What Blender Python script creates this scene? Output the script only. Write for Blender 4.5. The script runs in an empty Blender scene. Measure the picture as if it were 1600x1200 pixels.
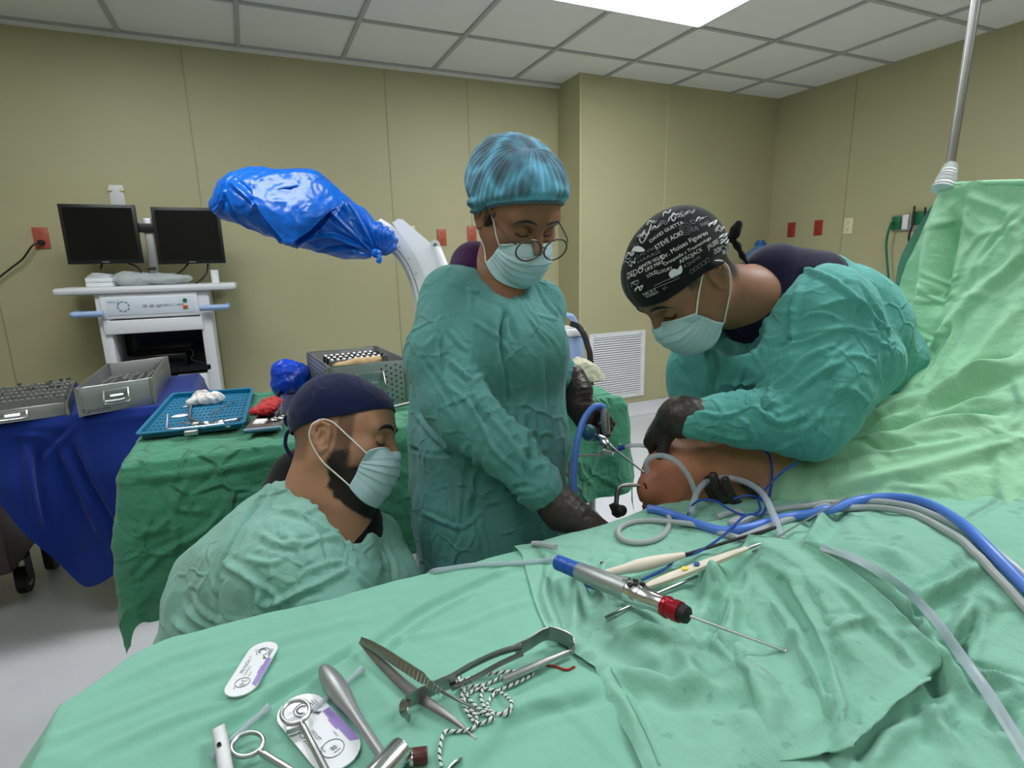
import bpy, bmesh, math, random
import numpy as np
from mathutils import Vector, Matrix
from mathutils.bvhtree import BVHTree
import openvdb as vdb
random.seed(7)
C = bpy.context.scene.collection
SC = bpy.context.scene
# ------------------------------------------------------------------ camera
RC = np.array([[0.90947602, 0.10871967, -0.40128968], [-0.415144, 0.18510783, -0.89072474], [-0.02255744, 0.97668579, 0.21348545]])
FPX = 876.46; CZ = 1.30
cam = bpy.data.objects.new('camera', bpy.data.cameras.new('camera')); C.objects.link(cam)
m4 = Matrix([list(RC[0]) + [0], list(RC[1]) + [0], list(RC[2]) + [CZ], [0, 0, 0, 1]])
cam.matrix_world = m4
cam.data.sensor_width = 36; cam.data.lens = FPX / 1600 * 36; cam.data.clip_start = .02
SC.camera = cam
# ------------------------------------------------------------------ world, exposure
w = bpy.data.worlds.new('world'); SC.world = w; w.use_nodes = True
w.node_tree.nodes['Background'].inputs[0].default_value = (.8, .88, 1, 1)
w.node_tree.nodes['Background'].inputs[1].default_value = .25
SC.view_settings.view_transform = 'Standard'; SC.view_settings.look = 'None'
SC.view_settings.gamma = 1; SC.view_settings.use_curve_mapping = False
SC.view_settings.exposure = 0.34
LAMP = 9.0       # strength of the ceiling light diffusers
SC.cycles.max_bounces = 8; SC.cycles.diffuse_bounces = 4; SC.cycles.caustics_reflective = False; SC.cycles.caustics_refractive = False
SC.cycles.sample_clamp_indirect = 6; SC.cycles.transparent_max_bounces = 12

def W(x, y, D):
    return RC @ np.array([(x - 800) / FPX * D, -(y - 600) / FPX * D, -D]) + np.array([0, 0, CZ])
def ray(x, y):
    return RC @ np.array([(x - 800) / FPX, -(y - 600) / FPX, -1.0])
def WZ(x, y, z):
    d = ray(x, y); return d * ((z - CZ) / d[2]) + np.array([0, 0, CZ])
def WY(x, y, Y):
    d = ray(x, y); return d * (Y / d[1]) + np.array([0, 0, CZ])
def WX(x, y, X):
    d = ray(x, y); return d * (X / d[0]) + np.array([0, 0, CZ])
def CD(x, y, z): return RC @ np.array([x, y, z], float)   # direction given in camera axes (right, up, towards camera)
def A(*p): return np.array(p, dtype=float)
def unit(v):
    v = np.asarray(v, float); return v / (np.linalg.norm(v, axis=-1, keepdims=True) + 1e-12)

# ------------------------------------------------------------------ noise
_rg = np.random.RandomState(3)
_perm = np.tile(_rg.permutation(256), 3)
_g3 = unit(_rg.normal(size=(256, 3)))
def perlin(P, seed=0):
    P = np.asarray(P, float) + seed * 17.31
    i = np.floor(P).astype(int); f = P - i; u = f * f * f * (f * (f * 6 - 15) + 10); i &= 255
    out = 0
    for dx in (0, 1):
        for dy in (0, 1):
            for dz in (0, 1):
                h = _perm[_perm[_perm[i[:, 0] + dx] + i[:, 1] + dy] + i[:, 2] + dz]
                g = _g3[h]
                d = (g * (f - [dx, dy, dz])).sum(1)
                wt = (u[:, 0] if dx else 1 - u[:, 0]) * (u[:, 1] if dy else 1 - u[:, 1]) * (u[:, 2] if dz else 1 - u[:, 2])
                out = out + d * wt
    return out * 1.6
def warp(P, amp, sc, seed=0):
    return P + amp * np.stack([perlin(P * sc, seed + 1), perlin(P * sc, seed + 2), perlin(P * sc, seed + 3)], 1)
def ridged(P, sc, seed=0, sharp=9.0):
    n = perlin(P * sc, seed); return np.clip(1 - np.abs(n) * sharp * .36, 0, 1) ** 1.3
def cells(P, seed=0):
    """distance to the nearest of scattered points: straight creases where the cells meet"""
    P = np.asarray(P, float) + seed * 7.7; i0 = np.floor(P).astype(int); f = P - i0; best = np.full(len(P), 9.0)
    for dx in (-1, 0, 1):
        for dy in (-1, 0, 1):
            for dz in (-1, 0, 1):
                h = _perm[_perm[_perm[(i0[:, 0] + dx) & 255] + ((i0[:, 1] + dy) & 255)] + ((i0[:, 2] + dz) & 255)]
                q = _jit[h] + [dx, dy, dz] - f
                best = np.minimum(best, (q * q).sum(1))
    return np.sqrt(best)
_jit = _rg.rand(256, 3)
def crumple(P, s=12.0, seed=0, aniso=None, sharp=6.0):
    """straight sharp creases between smooth facets, about -0.5..1"""
    Q = P if aniso is None else P * np.asarray(aniso)
    Q = warp(Q, .18 / s, s * .7, seed + 5)
    m = np.clip(perlin(P * s * .4, seed + 20) * 1.3 + .55, 0, 1.2)
    return (cells(Q * s, seed) * 1.5 - .85) * m + .35 * ridged(Q[:, [1, 2, 0]] + 3.1, s * 1.3, seed + 9, sharp) * (1.2 - m) + .3 * perlin(Q * s * .6, seed + 12)

# ------------------------------------------------------------------ materials
def srgb(r, g, b):
    f = lambda c: (c / 255) / 12.92 if c / 255 <= .04045 else (((c / 255) + .055) / 1.055) ** 2.4
    return (f(r), f(g), f(b), 1)
def newmat(name):
    m = bpy.data.materials.new(name); m.use_nodes = True
    return m, m.node_tree.nodes, m.node_tree.links, m.node_tree.nodes['Principled BSDF']
def setin(b, **k):
    for n, v in k.items():
        key = {'rough': 'Roughness', 'metal': 'Metallic', 'spec': 'Specular IOR Level', 'trans': 'Transmission Weight', 'coat': 'Coat Weight',
               'sheen': 'Sheen Weight', 'sss': 'Subsurface Weight', 'ior': 'IOR', 'alpha': 'Alpha'}[n]
        b.inputs[key].default_value = v
def plain(name, col, rough=.5, metal=0, bump=0, bscale=200, var=0, vscale=6, **k):
    m, N, L, b = newmat(name)
    b.inputs['Base Color'].default_value = col
    setin(b, rough=rough, metal=metal, **k)
    tc = N.new('ShaderNodeTexCoord')
    nz = N.new('ShaderNodeTexNoise'); nz.inputs['Scale'].default_value = vscale; nz.inputs['Detail'].default_value = 4
    L.new(tc.outputs['Object'], nz.inputs['Vector'])
    if var:
        mx = N.new('ShaderNodeMix'); mx.data_type = 'RGBA'
        mx.inputs[6].default_value = tuple(c * (1 - var) for c in col[:3]) + (1,)
        mx.inputs[7].default_value = tuple(min(1, c * (1 + var)) for c in col[:3]) + (1,)
        L.new(nz.outputs['Fac'], mx.inputs[0]); L.new(mx.outputs[2], b.inputs['Base Color'])
    if bump:
        n2 = N.new('ShaderNodeTexNoise'); n2.inputs['Scale'].default_value = bscale; n2.inputs['Detail'].default_value = 3
        L.new(tc.outputs['Object'], n2.inputs['Vector'])
        bp = N.new('ShaderNodeBump'); bp.inputs['Strength'].default_value = bump; bp.inputs['Distance'].default_value = .002
        L.new(n2.outputs['Fac'], bp.inputs['Height']); L.new(bp.outputs[0], b.inputs['Normal'])
    return m
def cloth(name, col, var=.1, cscale=14, cstr=.5, dist=.004, stains=0, rough=.9, sheen=.15):
    """woven cotton: fine weave bump plus a crease network"""
    m, N, L, b = newmat(name)
    setin(b, rough=rough, sheen=sheen, spec=.2)
    tc = N.new('ShaderNodeTexCoord')
    wn = N.new('ShaderNodeTexNoise'); wn.inputs['Scale'].default_value = cscale * .5; wn.inputs['Detail'].default_value = 2
    L.new(tc.outputs['Object'], wn.inputs['Vector'])
    va = N.new('ShaderNodeVectorMath'); va.operation = 'SCALE'; va.inputs['Scale'].default_value = .04
    L.new(wn.outputs['Color'], va.inputs[0])
    vb = N.new('ShaderNodeVectorMath'); vb.operation = 'ADD'
    L.new(tc.outputs['Object'], vb.inputs[0]); L.new(va.outputs[0], vb.inputs[1])
    vo = N.new('ShaderNodeTexVoronoi'); vo.feature = 'DISTANCE_TO_EDGE'; vo.inputs['Scale'].default_value = cscale
    L.new(vb.outputs[0], vo.inputs['Vector'])
    mr = N.new('ShaderNodeMapRange'); mr.inputs[1].default_value = 0; mr.inputs[2].default_value = .12; mr.inputs[3].default_value = 1; mr.inputs[4].default_value = 0
    mr.interpolation_type = 'SMOOTHSTEP'
    L.new(vo.outputs['Distance'], mr.inputs[0])
    msk = N.new('ShaderNodeTexNoise'); msk.inputs['Scale'].default_value = cscale * .55
    L.new(tc.outputs['Object'], msk.inputs['Vector'])
    mr2 = N.new('ShaderNodeMapRange'); mr2.inputs[1].default_value = .45; mr2.inputs[2].default_value = .65
    L.new(msk.outputs['Fac'], mr2.inputs[0])
    mu = N.new('ShaderNodeMath'); mu.operation = 'MULTIPLY'; L.new(mr.outputs[0], mu.inputs[0]); L.new(mr2.outputs[0], mu.inputs[1])
    n3 = N.new('ShaderNodeTexNoise'); n3.inputs['Scale'].default_value = cscale * 4; n3.inputs['Detail'].default_value = 5
    L.new(vb.outputs[0], n3.inputs['Vector'])
    ad = N.new('ShaderNodeMath'); ad.operation = 'MULTIPLY_ADD'; ad.inputs[1].default_value = .6
    L.new(n3.outputs['Fac'], ad.inputs[0]); L.new(mu.outputs[0], ad.inputs[2])
    bp = N.new('ShaderNodeBump'); bp.inputs['Strength'].default_value = cstr; bp.inputs['Distance'].default_value = dist
    L.new(ad.outputs[0], bp.inputs['Height']); L.new(bp.outputs[0], b.inputs['Normal'])
    mx = N.new('ShaderNodeMix'); mx.data_type = 'RGBA'
    mx.inputs[6].default_value = tuple(c * (1 - var) for c in col[:3]) + (1,)
    mx.inputs[7].default_value = tuple(min(1, c * (1 + var)) for c in col[:3]) + (1,)
    n4 = N.new('ShaderNodeTexNoise'); n4.inputs['Scale'].default_value = 5; n4.inputs['Detail'].default_value = 6
    L.new(tc.outputs['Object'], n4.inputs['Vector']); L.new(n4.outputs['Fac'], mx.inputs[0])
    out = mx.outputs[2]
    if stains:
        n5 = N.new('ShaderNodeTexNoise'); n5.inputs['Scale'].default_value = 30; n5.inputs['Detail'].default_value = 2
        L.new(tc.outputs['Object'], n5.inputs['Vector'])
        r5 = N.new('ShaderNodeMapRange'); r5.inputs[1].default_value = .645; r5.inputs[2].default_value = .665; r5.inputs[4].default_value = stains
        L.new(n5.outputs['Fac'], r5.inputs[0])
        m5 = N.new('ShaderNodeMix'); m5.data_type = 'RGBA'; m5.inputs[7].default_value = tuple(c * .5 for c in col[:3]) + (1,)
        L.new(r5.outputs[0], m5.inputs[0]); L.new(out, m5.inputs[6]); out = m5.outputs[2]
    L.new(out, b.inputs['Base Color'])
    return m
def glassy(name, col, rough=.15, alpha=.35):
    m, N, L, b = newmat(name)
    b.inputs['Base Color'].default_value = col
    setin(b, rough=rough, alpha=alpha, ior=1.35)
    return m
M = {}
M['drape'] = cloth('mint green cotton', srgb(132, 190, 168), cscale=8, cstr=.6, dist=.006, stains=.0)
M['drape2'] = cloth('mint green cotton stained', srgb(140, 194, 172), cscale=9, cstr=.9, dist=.008, stains=.35)
M['screen'] = cloth('light green cotton', srgb(158, 210, 172), cscale=8, cstr=.9, dist=.008)
M['gownW'] = cloth('teal cotton', srgb(90, 148, 144), cscale=18, cstr=.75, dist=.005)
M['gownR'] = cloth('turquoise cotton', srgb(90, 166, 158), cscale=22, cstr=.6, dist=.005)
M['gownL'] = cloth('pale green cotton', srgb(138, 188, 174), cscale=18, cstr=.7, dist=.005)
M['tablegreen'] = cloth('deep green cotton', srgb(74, 142, 112), cscale=13, cstr=1.0, dist=.010)
M['blue'] = cloth('royal blue cotton', srgb(14, 42, 122), cscale=6, cstr=.3, var=.15)
M['navy'] = cloth('navy cotton', srgb(20, 26, 66), cscale=14, cstr=.6, rough=.85)
M['navy2'] = cloth('dark navy cotton', srgb(20, 20, 48), cscale=10, cstr=.2)
M['purple'] = cloth('purple cotton', srgb(58, 22, 66), cscale=10, cstr=.2)
M['blackcloth'] = cloth('black cotton', srgb(14, 14, 18), cscale=10, cstr=.2)
M['steel'] = plain('brushed steel', (.50, .50, .50, 1), .33, 1, var=.08, vscale=40)
M['darksteel'] = plain('worn steel', (.33, .32, .31, 1), .3, 1, var=.15, vscale=60)
M['chrome'] = plain('polished chrome', (.68, .68, .69, 1), .2, 1)
M['alu'] = plain('anodised aluminium', srgb(170, 172, 172), .42, .75, var=.06, vscale=20)
M['white'] = plain('white plastic', srgb(226, 228, 232), .4, var=.02)
M['whitemetal'] = plain('white painted metal', srgb(214, 216, 220), .38, var=.03)
M['bluegrip'] = plain('pale blue plastic', srgb(150, 175, 215), .35)
M['screenblack'] = plain('switched off display', srgb(7, 8, 10), .18)
M['blackplastic'] = plain('black plastic', srgb(20, 21, 23), .38)
M['bag'] = plain('glossy blue polythene', srgb(0, 98, 205), .27, spec=.45, bump=.5, bscale=45, var=.12, coat=.08)
M['bag2'] = plain('royal blue polythene', srgb(5, 70, 205), .25, spec=.5, bump=.4, bscale=60)
M['glove'] = plain('brown latex glove', srgb(52, 42, 38), .42, bump=.5, bscale=90, var=.25, vscale=30)
M['teal'] = plain('teal tray plastic', srgb(10, 112, 150), .35, var=.06)
M['silicone'] = plain('teal silicone', srgb(40, 100, 125), .35)
M['red'] = plain('brick red plastic', srgb(176, 84, 62), .45)
M['redR'] = plain('red plastic', srgb(160, 46, 38), .45)
M['ivory'] = plain('ivory plastic', srgb(222, 216, 180), .45)
M['gauze'] = cloth('white gauze', srgb(235, 228, 225), cscale=40, cstr=.5)
M['bloodgauze'] = cloth('blood soaked gauze', srgb(190, 40, 45), cscale=60, cstr=.6, rough=.5, var=.4)
M['tubeblue'] = plain('periwinkle silicone hose', srgb(88, 132, 225), .35)
M['tubegrey'] = plain('grey silicone cable', srgb(176, 180, 182), .4)
M['cableblue'] = plain('blue insulated wire', srgb(20, 70, 165), .35)
M['cableblack'] = plain('black rubber cable', srgb(18, 18, 18), .5)
M['clear'] = glassy('clear vinyl', srgb(200, 210, 222), .12, .5)
M['mask'] = cloth('pale blue nonwoven', srgb(186, 214, 224), cscale=30, cstr=.12, dist=.001, var=.04)
M['maskwhite'] = plain('white elastic', srgb(238, 236, 232), .7)
M['bouffant'] = None
M['paper'] = plain('white foil packet', srgb(236, 238, 242), .35, coat=.3)
M['lilac'] = plain('lilac ink', srgb(158, 132, 205), .45)
M['ink'] = plain('grey ink', srgb(78, 76, 90), .5)
M['whiteink'] = plain('white print', srgb(222, 224, 226), .6)
M['greyink'] = plain('grey print', srgb(120, 122, 126), .6)
M['blueplug'] = plain('blue rubber sleeve', srgb(15, 80, 175), .4)
M['redring'] = plain('red anodised ring', srgb(165, 25, 40), .25, .5)
M['cream'] = plain('cream plastic', srgb(235, 222, 205), .4, var=.04, vscale=60)
M['yellow'] = plain('yellow button', srgb(235, 215, 40), .4)
M['bluebtn'] = plain('blue button', srgb(25, 85, 145), .4)
M['green'] = plain('green plastic', srgb(20, 105, 65), .4)
M['brown'] = plain('dark brown painted metal', srgb(48, 24, 22), .4, var=.1)
M['rubber'] = plain('black rubber', srgb(22, 22, 22), .6)
M['kraft'] = plain('kraft paper', srgb(205, 172, 128), .8, bump=.4, bscale=60)
M['creamcloth'] = cloth('cream crumpled latex', srgb(196, 192, 170), cscale=40, cstr=.5)
M['orange'] = plain('orange switch', srgb(200, 95, 40), .4)
M['darkred'] = plain('dark red rubber', srgb(88, 32, 32), .4)

# ------------------------------------------------------------------ object helpers
def tag(o, label=None, cat=None, group=None, kind=None):
    if label: o['label'] = label
    if cat: o['category'] = cat
    if group: o['group'] = group
    if kind: o['kind'] = kind
    return o
def empty(name, loc=(0, 0, 0)):
    o = bpy.data.objects.new(name, None); C.objects.link(o); o.location = [float(c) for c in loc]; o.empty_display_size = .05
    return o
def mk(name, V, F, mat, parent=None, smooth=True, sharp=None):
    """one mesh object; V in world space"""
    me = bpy.data.meshes.new(name)
    V = np.asarray(V, float)
    if parent is not None: V = V - np.array(parent_loc(parent))
    if isinstance(F, np.ndarray):
        n = F.shape[1]
        me.vertices.add(len(V)); me.vertices.foreach_set('co', V.astype(np.float32).ravel())
        me.loops.add(F.size); me.loops.foreach_set('vertex_index', F.astype(np.int32).ravel())
        me.polygons.add(len(F)); me.polygons.foreach_set('loop_start', np.arange(0, F.size, n, dtype=np.int32))
        me.polygons.foreach_set('loop_total', np.full(len(F), n, dtype=np.int32))
        me.update(calc_edges=True)
    else:
        me.from_pydata([tuple(v) for v in V], [], [tuple(f) for f in F]); me.update()
    for mm in (mat if isinstance(mat, (list, tuple)) else [mat]): me.materials.append(mm)
    if smooth:
        me.polygons.foreach_set('use_smooth', [True] * len(me.polygons))
        if sharp: 
            me.set_sharp_from_angle(angle=math.radians(sharp))
    o = bpy.data.objects.new(name, me); C.objects.link(o)
    if parent is not None: o.parent = parent
    return o
def parent_loc(p):
    l = np.array(p.location)
    while p.parent: p = p.parent; l = l + np.array(p.location)
    return l
class MB:
    """collects shapes into one mesh"""
    def __init__(s): s.V = []; s.F = []; s.mi = []; s.n = 0
    def add(s, V, F, mi=0):
        V = np.asarray(V, float); s.V.append(V); s.F += [tuple(int(i) + s.n for i in f) for f in F]; s.mi += [mi] * len(F); s.n += len(V); return s
    def build(s, name, mat, parent=None, smooth=True, sharp=35):
        o = mk(name, np.vstack(s.V), s.F, mat, parent, smooth, sharp)
        if any(s.mi): o.data.polygons.foreach_set('material_index', s.mi)
        return o
    def box(s, c, size, R=None, bev=0.0, mi=0):
        x, y, z = [q / 2 for q in size]; b = min(bev, x * .9, y * .9, z * .9)
        bm = bmesh.new(); bmesh.ops.create_cube(bm, size=1)
        for v in bm.verts: v.co = Vector((v.co.x * 2 * x, v.co.y * 2 * y, v.co.z * 2 * z))
        if b > 0: bmesh.ops.bevel(bm, geom=bm.edges[:], offset=b, segments=2, affect='EDGES', profile=.5)
        V = np.array([v.co[:] for v in bm.verts]); bm.verts.index_update(); F = [[v.index for v in f.verts] for f in bm.faces]; bm.free()
        if R is not None: V = V @ np.asarray(R, float).T
        return s.add(V + np.asarray(c, float), F, mi)
    def bb(s, lo, hi, bev=0.0, mi=0):
        lo = np.asarray(lo, float); hi = np.asarray(hi, float)
        return s.box((lo + hi) / 2, np.abs(hi - lo), None, bev, mi)
    def tube(s, pts, r, n=12, closed=False, mi=0, cap=True, flat=None):
        pts = np.asarray(pts, float); k = len(pts); r = np.full(k, r) if np.isscalar(r) else np.asarray(r, float)
        if k < 2: return s
        T = np.zeros_like(pts)
        if closed: T = np.roll(pts, -1, 0) - np.roll(pts, 1, 0)
        else: T[1:-1] = pts[2:] - pts[:-2]; T[0] = pts[1] - pts[0]; T[-1] = pts[-1] - pts[-2]
        T = unit(T); up = A(0, 0, 1) if abs(T[0][2]) < .9 else A(1, 0, 0)
        nrm = unit(np.cross(T[0], up)); V = []
        for i in range(k):
            nrm = unit(nrm - T[i] * (nrm @ T[i])); b = np.cross(T[i], nrm)
            for j in range(n):
                a = 2 * math.pi * j / n
                V.append(pts[i] + r[i] * (math.cos(a) * nrm * (flat or 1) + math.sin(a) * b))
        F = []; kk = k if closed else k - 1
        for i in range(kk):
            for j in range(n):
                F.append((i * n + j, ((i + 1) % k) * n + j, ((i + 1) % k) * n + (j + 1) % n, i * n + (j + 1) % n))
        if cap and not closed:
            F.append(tuple(range(n))[::1]); F.append(tuple(range((k - 1) * n, k * n))[::-1])
        return s.add(V, F, mi)
    def cyl(s, a, b, r, r2=None, n=24, mi=0): return s.tube([a, b], [r, r if r2 is None else r2], n, mi=mi)
    def lathe(s, a, b, prof, n=24, mi=0):
        """prof: list of (t, r) along a->b; repeated t allowed"""
        a = np.asarray(a, float); b = np.asarray(b, float); d = unit(b - a); L = np.linalg.norm(b - a)
        up = A(0, 0, 1) if abs(d[2]) < .9 else A(1, 0, 0); u = unit(np.cross(d, up)); v = np.cross(d, u)
        V = []; F = []
        for t, r in prof:
            for j in range(n):
                an = 2 * math.pi * j / n; V.append(a + d * t * L + r * (math.cos(an) * u + math.sin(an) * v))
        for i in range(len(prof) - 1):
            for j in range(n): F.append((i * n + j, i * n + (j + 1) % n, (i + 1) * n + (j + 1) % n, (i + 1) * n + j))
        F.append(tuple(range(n))[::-1]); F.append(tuple(range((len(prof) - 1) * n, len(prof) * n)))
        return s.add(V, F, mi)
    def prism(s, poly, o, ux, uy, th, mi=0, holes=None):
        """polygon (2d) on plane o+ux*x+uy*y extruded along cross by th"""
        o = np.asarray(o, float); ux = unit(ux); uy = unit(np.asarray(uy) - ux * (np.asarray(uy) @ ux)); nz = np.cross(ux, uy)
        n = len(poly); V = [o + ux * x + uy * y for x, y in poly] + [o + ux * x + uy * y + nz * th for x, y in poly]
        F = [tuple(range(n))[::-1], tuple(range(n, 2 * n))] + [(i, (i + 1) % n, n + (i + 1) % n, n + i) for i in range(n)]
        return s.add(V, F, mi)
    def ribbon(s, pts, wv, w, th, mi=0):
        pts = np.asarray(pts, float); k = len(pts); T = np.zeros_like(pts); T[1:-1] = pts[2:] - pts[:-2]; T[0] = pts[1] - pts[0]; T[-1] = pts[-1] - pts[-2]; T = unit(T)
        wv = np.broadcast_to(np.asarray(wv, float), pts.shape); w = np.full(k, w) if np.isscalar(w) else np.asarray(w, float); th = np.full(k, th) if np.isscalar(th) else np.asarray(th, float); V = []
        for i in range(k):
            a = unit(wv[i] - T[i] * (T[i] @ wv[i])); b = np.cross(T[i], a)
            for p, q in ((-.5, -.35), (-.35, -.5), (.35, -.5), (.5, -.35), (.5, .35), (.35, .5), (-.35, .5), (-.5, .35)): V.append(pts[i] + a * p * w[i] + b * q * th[i])
        F = [(i * 8 + j, (i + 1) * 8 + j, (i + 1) * 8 + (j + 1) % 8, i * 8 + (j + 1) % 8) for i in range(k - 1) for j in range(8)]
        F.append(tuple(range(8))[::-1]); F.append(tuple(range((k - 1) * 8, k * 8))); return s.add(V, F, mi)
    def blob(s, c, r, R=None, n=16, mi=0, fn=None):
        bm = bmesh.new(); bmesh.ops.create_uvsphere(bm, u_segments=n * 2, v_segments=n, radius=1)
        V = np.array([v.co[:] for v in bm.verts]); bm.verts.index_update(); F = [[v.index for v in f.verts] for f in bm.faces]; bm.free()
        V = V * np.asarray(r)
        if R is not None: V = V @ np.asarray(R).T
        V = V + np.asarray(c)
        if fn is not None: V = fn(V, unit(V - np.asarray(c)))
        return s.add(V, F, mi)
def catmull(pts, n=8, closed=False):
    pts = np.asarray(pts, float); k = len(pts); out = []
    rng = range(k) if closed else range(k - 1)
    for i in rng:
        p1 = pts[i]; p2 = pts[(i + 1) % k]
        p0 = pts[(i - 1) % k] if closed or i > 0 else 2 * p1 - p2
        p3 = pts[(i + 2) % k] if closed or i < k - 2 else 2 * p2 - p1
        for t in np.arange(n) / n:
            out.append(.5 * (2 * p1 + (p2 - p0) * t + (2 * p0 - 5 * p1 + 4 * p2 - p3) * t * t + (3 * p1 - p0 - 3 * p2 + p3) * t ** 3))
    if not closed: out.append(pts[-1])
    return np.array(out)
def frame(fwd, up):
    f = unit(fwd); u = unit(np.asarray(up, float) - f * (f @ np.asarray(up, float))); x = np.cross(f, u)
    return np.array([x, f, u]).T        # columns: right, forward, up
def bvh_of(V, F): return BVHTree.FromPolygons([Vector(v) for v in V], [tuple(int(i) for i in f) for f in F])
def obj_bvh(o):
    me = o.data; L = parent_loc(o)
    V = np.empty(len(me.vertices) * 3); me.vertices.foreach_get('co', V); V = V.reshape(-1, 3) + L
    return bvh_of(V, [p.vertices[:] for p in me.polygons])
CAM0 = A(0, 0, CZ)
def hit(bvh, x, y, h=0.0):
    d = ray(x, y); r = bvh.ray_cast(Vector(CAM0), Vector(unit(d)))
    if r[0] is None: return None
    n = np.array(r[1]); 
    if n @ d > 0: n = -n
    return np.array(r[0]) + n * h

# ------------------------------------------------------------------ signed distance modelling
class SDF:
    def __init__(s, lo, hi, h):
        s.lo = np.asarray(lo, float); s.h = h; s.n = np.ceil((np.asarray(hi) - s.lo) / h).astype(int) + 1
        s.d = np.full(s.n, .08, np.float32); s.ax = [s.lo[i] + h * np.arange(s.n[i]) for i in range(3)]
    def _blk(s, lo, hi, pad):
        a = np.clip(np.floor((lo - pad - s.lo) / s.h).astype(int), 0, s.n - 1); b = np.clip(np.ceil((hi + pad - s.lo) / s.h).astype(int) + 1, 1, s.n)
        sl = tuple(slice(a[i], b[i]) for i in range(3))
        X, Y, Z = np.meshgrid(*[s.ax[i][sl[i]] for i in range(3)], indexing='ij', sparse=True)
        return sl, X, Y, Z
    def _mix(s, sl, v, k, mode='u'):
        a = s.d[sl]; v = v.astype(np.float32)
        if mode == 'u':
            if k > 0: h = np.maximum(k - np.abs(a - v), 0) / k; s.d[sl] = np.minimum(a, v) - h * h * k * .25
            else: s.d[sl] = np.minimum(a, v)
        else:
            v = -v
            if k > 0: h = np.maximum(k - np.abs(a - v), 0) / k; s.d[sl] = np.maximum(a, v) + h * h * k * .25
            else: s.d[sl] = np.maximum(a, v)
    def cone(s, a, b, ra, rb, k=.02, mode='u', sq=None):
        a = np.asarray(a, float); b = np.asarray(b, float); pad = max(ra, rb) + .03 + k
        sl, X, Y, Z = s._blk(np.minimum(a, b), np.maximum(a, b), pad)
        ba = b - a; L2 = ba @ ba + 1e-12
        t = np.clip(((X - a[0]) * ba[0] + (Y - a[1]) * ba[1] + (Z - a[2]) * ba[2]) / L2, 0, 1)
        q = [X - a[0] - t * ba[0], Y - a[1] - t * ba[1], Z - a[2] - t * ba[2]]
        d = np.sqrt(q[0] ** 2 + q[1] ** 2 + q[2] ** 2)
        if sq is not None:      # flatten along direction sq[0] by factor sq[1]
            u = unit(sq[0]); c = q[0] * u[0] + q[1] * u[1] + q[2] * u[2]
            d = np.sqrt(np.maximum(d ** 2 - c ** 2, 0) + (c / sq[1]) ** 2)
            s._mix(sl, (d - (ra + (rb - ra) * t)) * (sq[1] if sq[1] < 1 else 1), k, mode); return s
        s._mix(sl, d - (ra + (rb - ra) * t), k, mode); return s
    def chain(s, pts, rs, k=.02, kj=.01, sq=None):
        for i in range(len(pts) - 1): s.cone(pts[i], pts[i + 1], rs[i], rs[i + 1], k if i == 0 else kj, sq=sq)
        return s
    def ell(s, c, r, R=None, k=.02, mode='u'):
        c = np.asarray(c, float); r = np.asarray(r, float); R = np.eye(3) if R is None else np.asarray(R)
        ext = np.sqrt((R ** 2) @ (r ** 2))
        sl, X, Y, Z = s._blk(c - ext, c + ext, .03 + k)
        X = X - c[0]; Y = Y - c[1]; Z = Z - c[2]
        q = [X * R[0, i] + Y * R[1, i] + Z * R[2, i] for i in range(3)]
        k0 = np.sqrt((q[0] / r[0]) ** 2 + (q[1] / r[1]) ** 2 + (q[2] / r[2]) ** 2)
        k1 = np.sqrt((q[0] / r[0] ** 2) ** 2 + (q[1] / r[1] ** 2) ** 2 + (q[2] / r[2] ** 2) ** 2)
        s._mix(sl, k0 * (k0 - 1) / (k1 + 1e-9), k, mode); return s
    def mesh(s, iso=0.0):
        g = vdb.FloatGrid(.08); g.copyFromArray(s.d, tolerance=0)
        P, Q = g.convertToQuads(isovalue=iso)
        V = np.asarray(P, float) * s.h + s.lo; F = np.asarray(Q).astype(np.int64)[:, ::-1]
        return V, F
def vnormals(V, F):
    a = V[F[:, 2]] - V[F[:, 0]]; b = V[F[:, 3]] - V[F[:, 1]]; n = np.cross(a, b); N = np.zeros_like(V)
    for i in range(4): np.add.at(N, F[:, i], n)
    return unit(N)
def orient(V, F):
    """make faces point outward (closed mesh)"""
    a = V[F[:, 2]] - V[F[:, 0]]; b = V[F[:, 3]] - V[F[:, 1]]; n = np.cross(a, b); c = V[F].mean(1) - V.mean(0)
    vol = (n * V[F].mean(1)).sum()
    return F if vol > 0 else F[:, ::-1].copy()
def segdist(P, pts):
    """distance of points to polyline, and signed side is ignored"""
    best = np.full(len(P), 9.0)
    for a, b in zip(pts[:-1], pts[1:]):
        ba = b - a; t = np.clip(((P - a) @ ba) / (ba @ ba + 1e-12), 0, 1)
        best = np.minimum(best, np.linalg.norm(P - a - t[:, None] * ba, axis=1))
    return best
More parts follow.
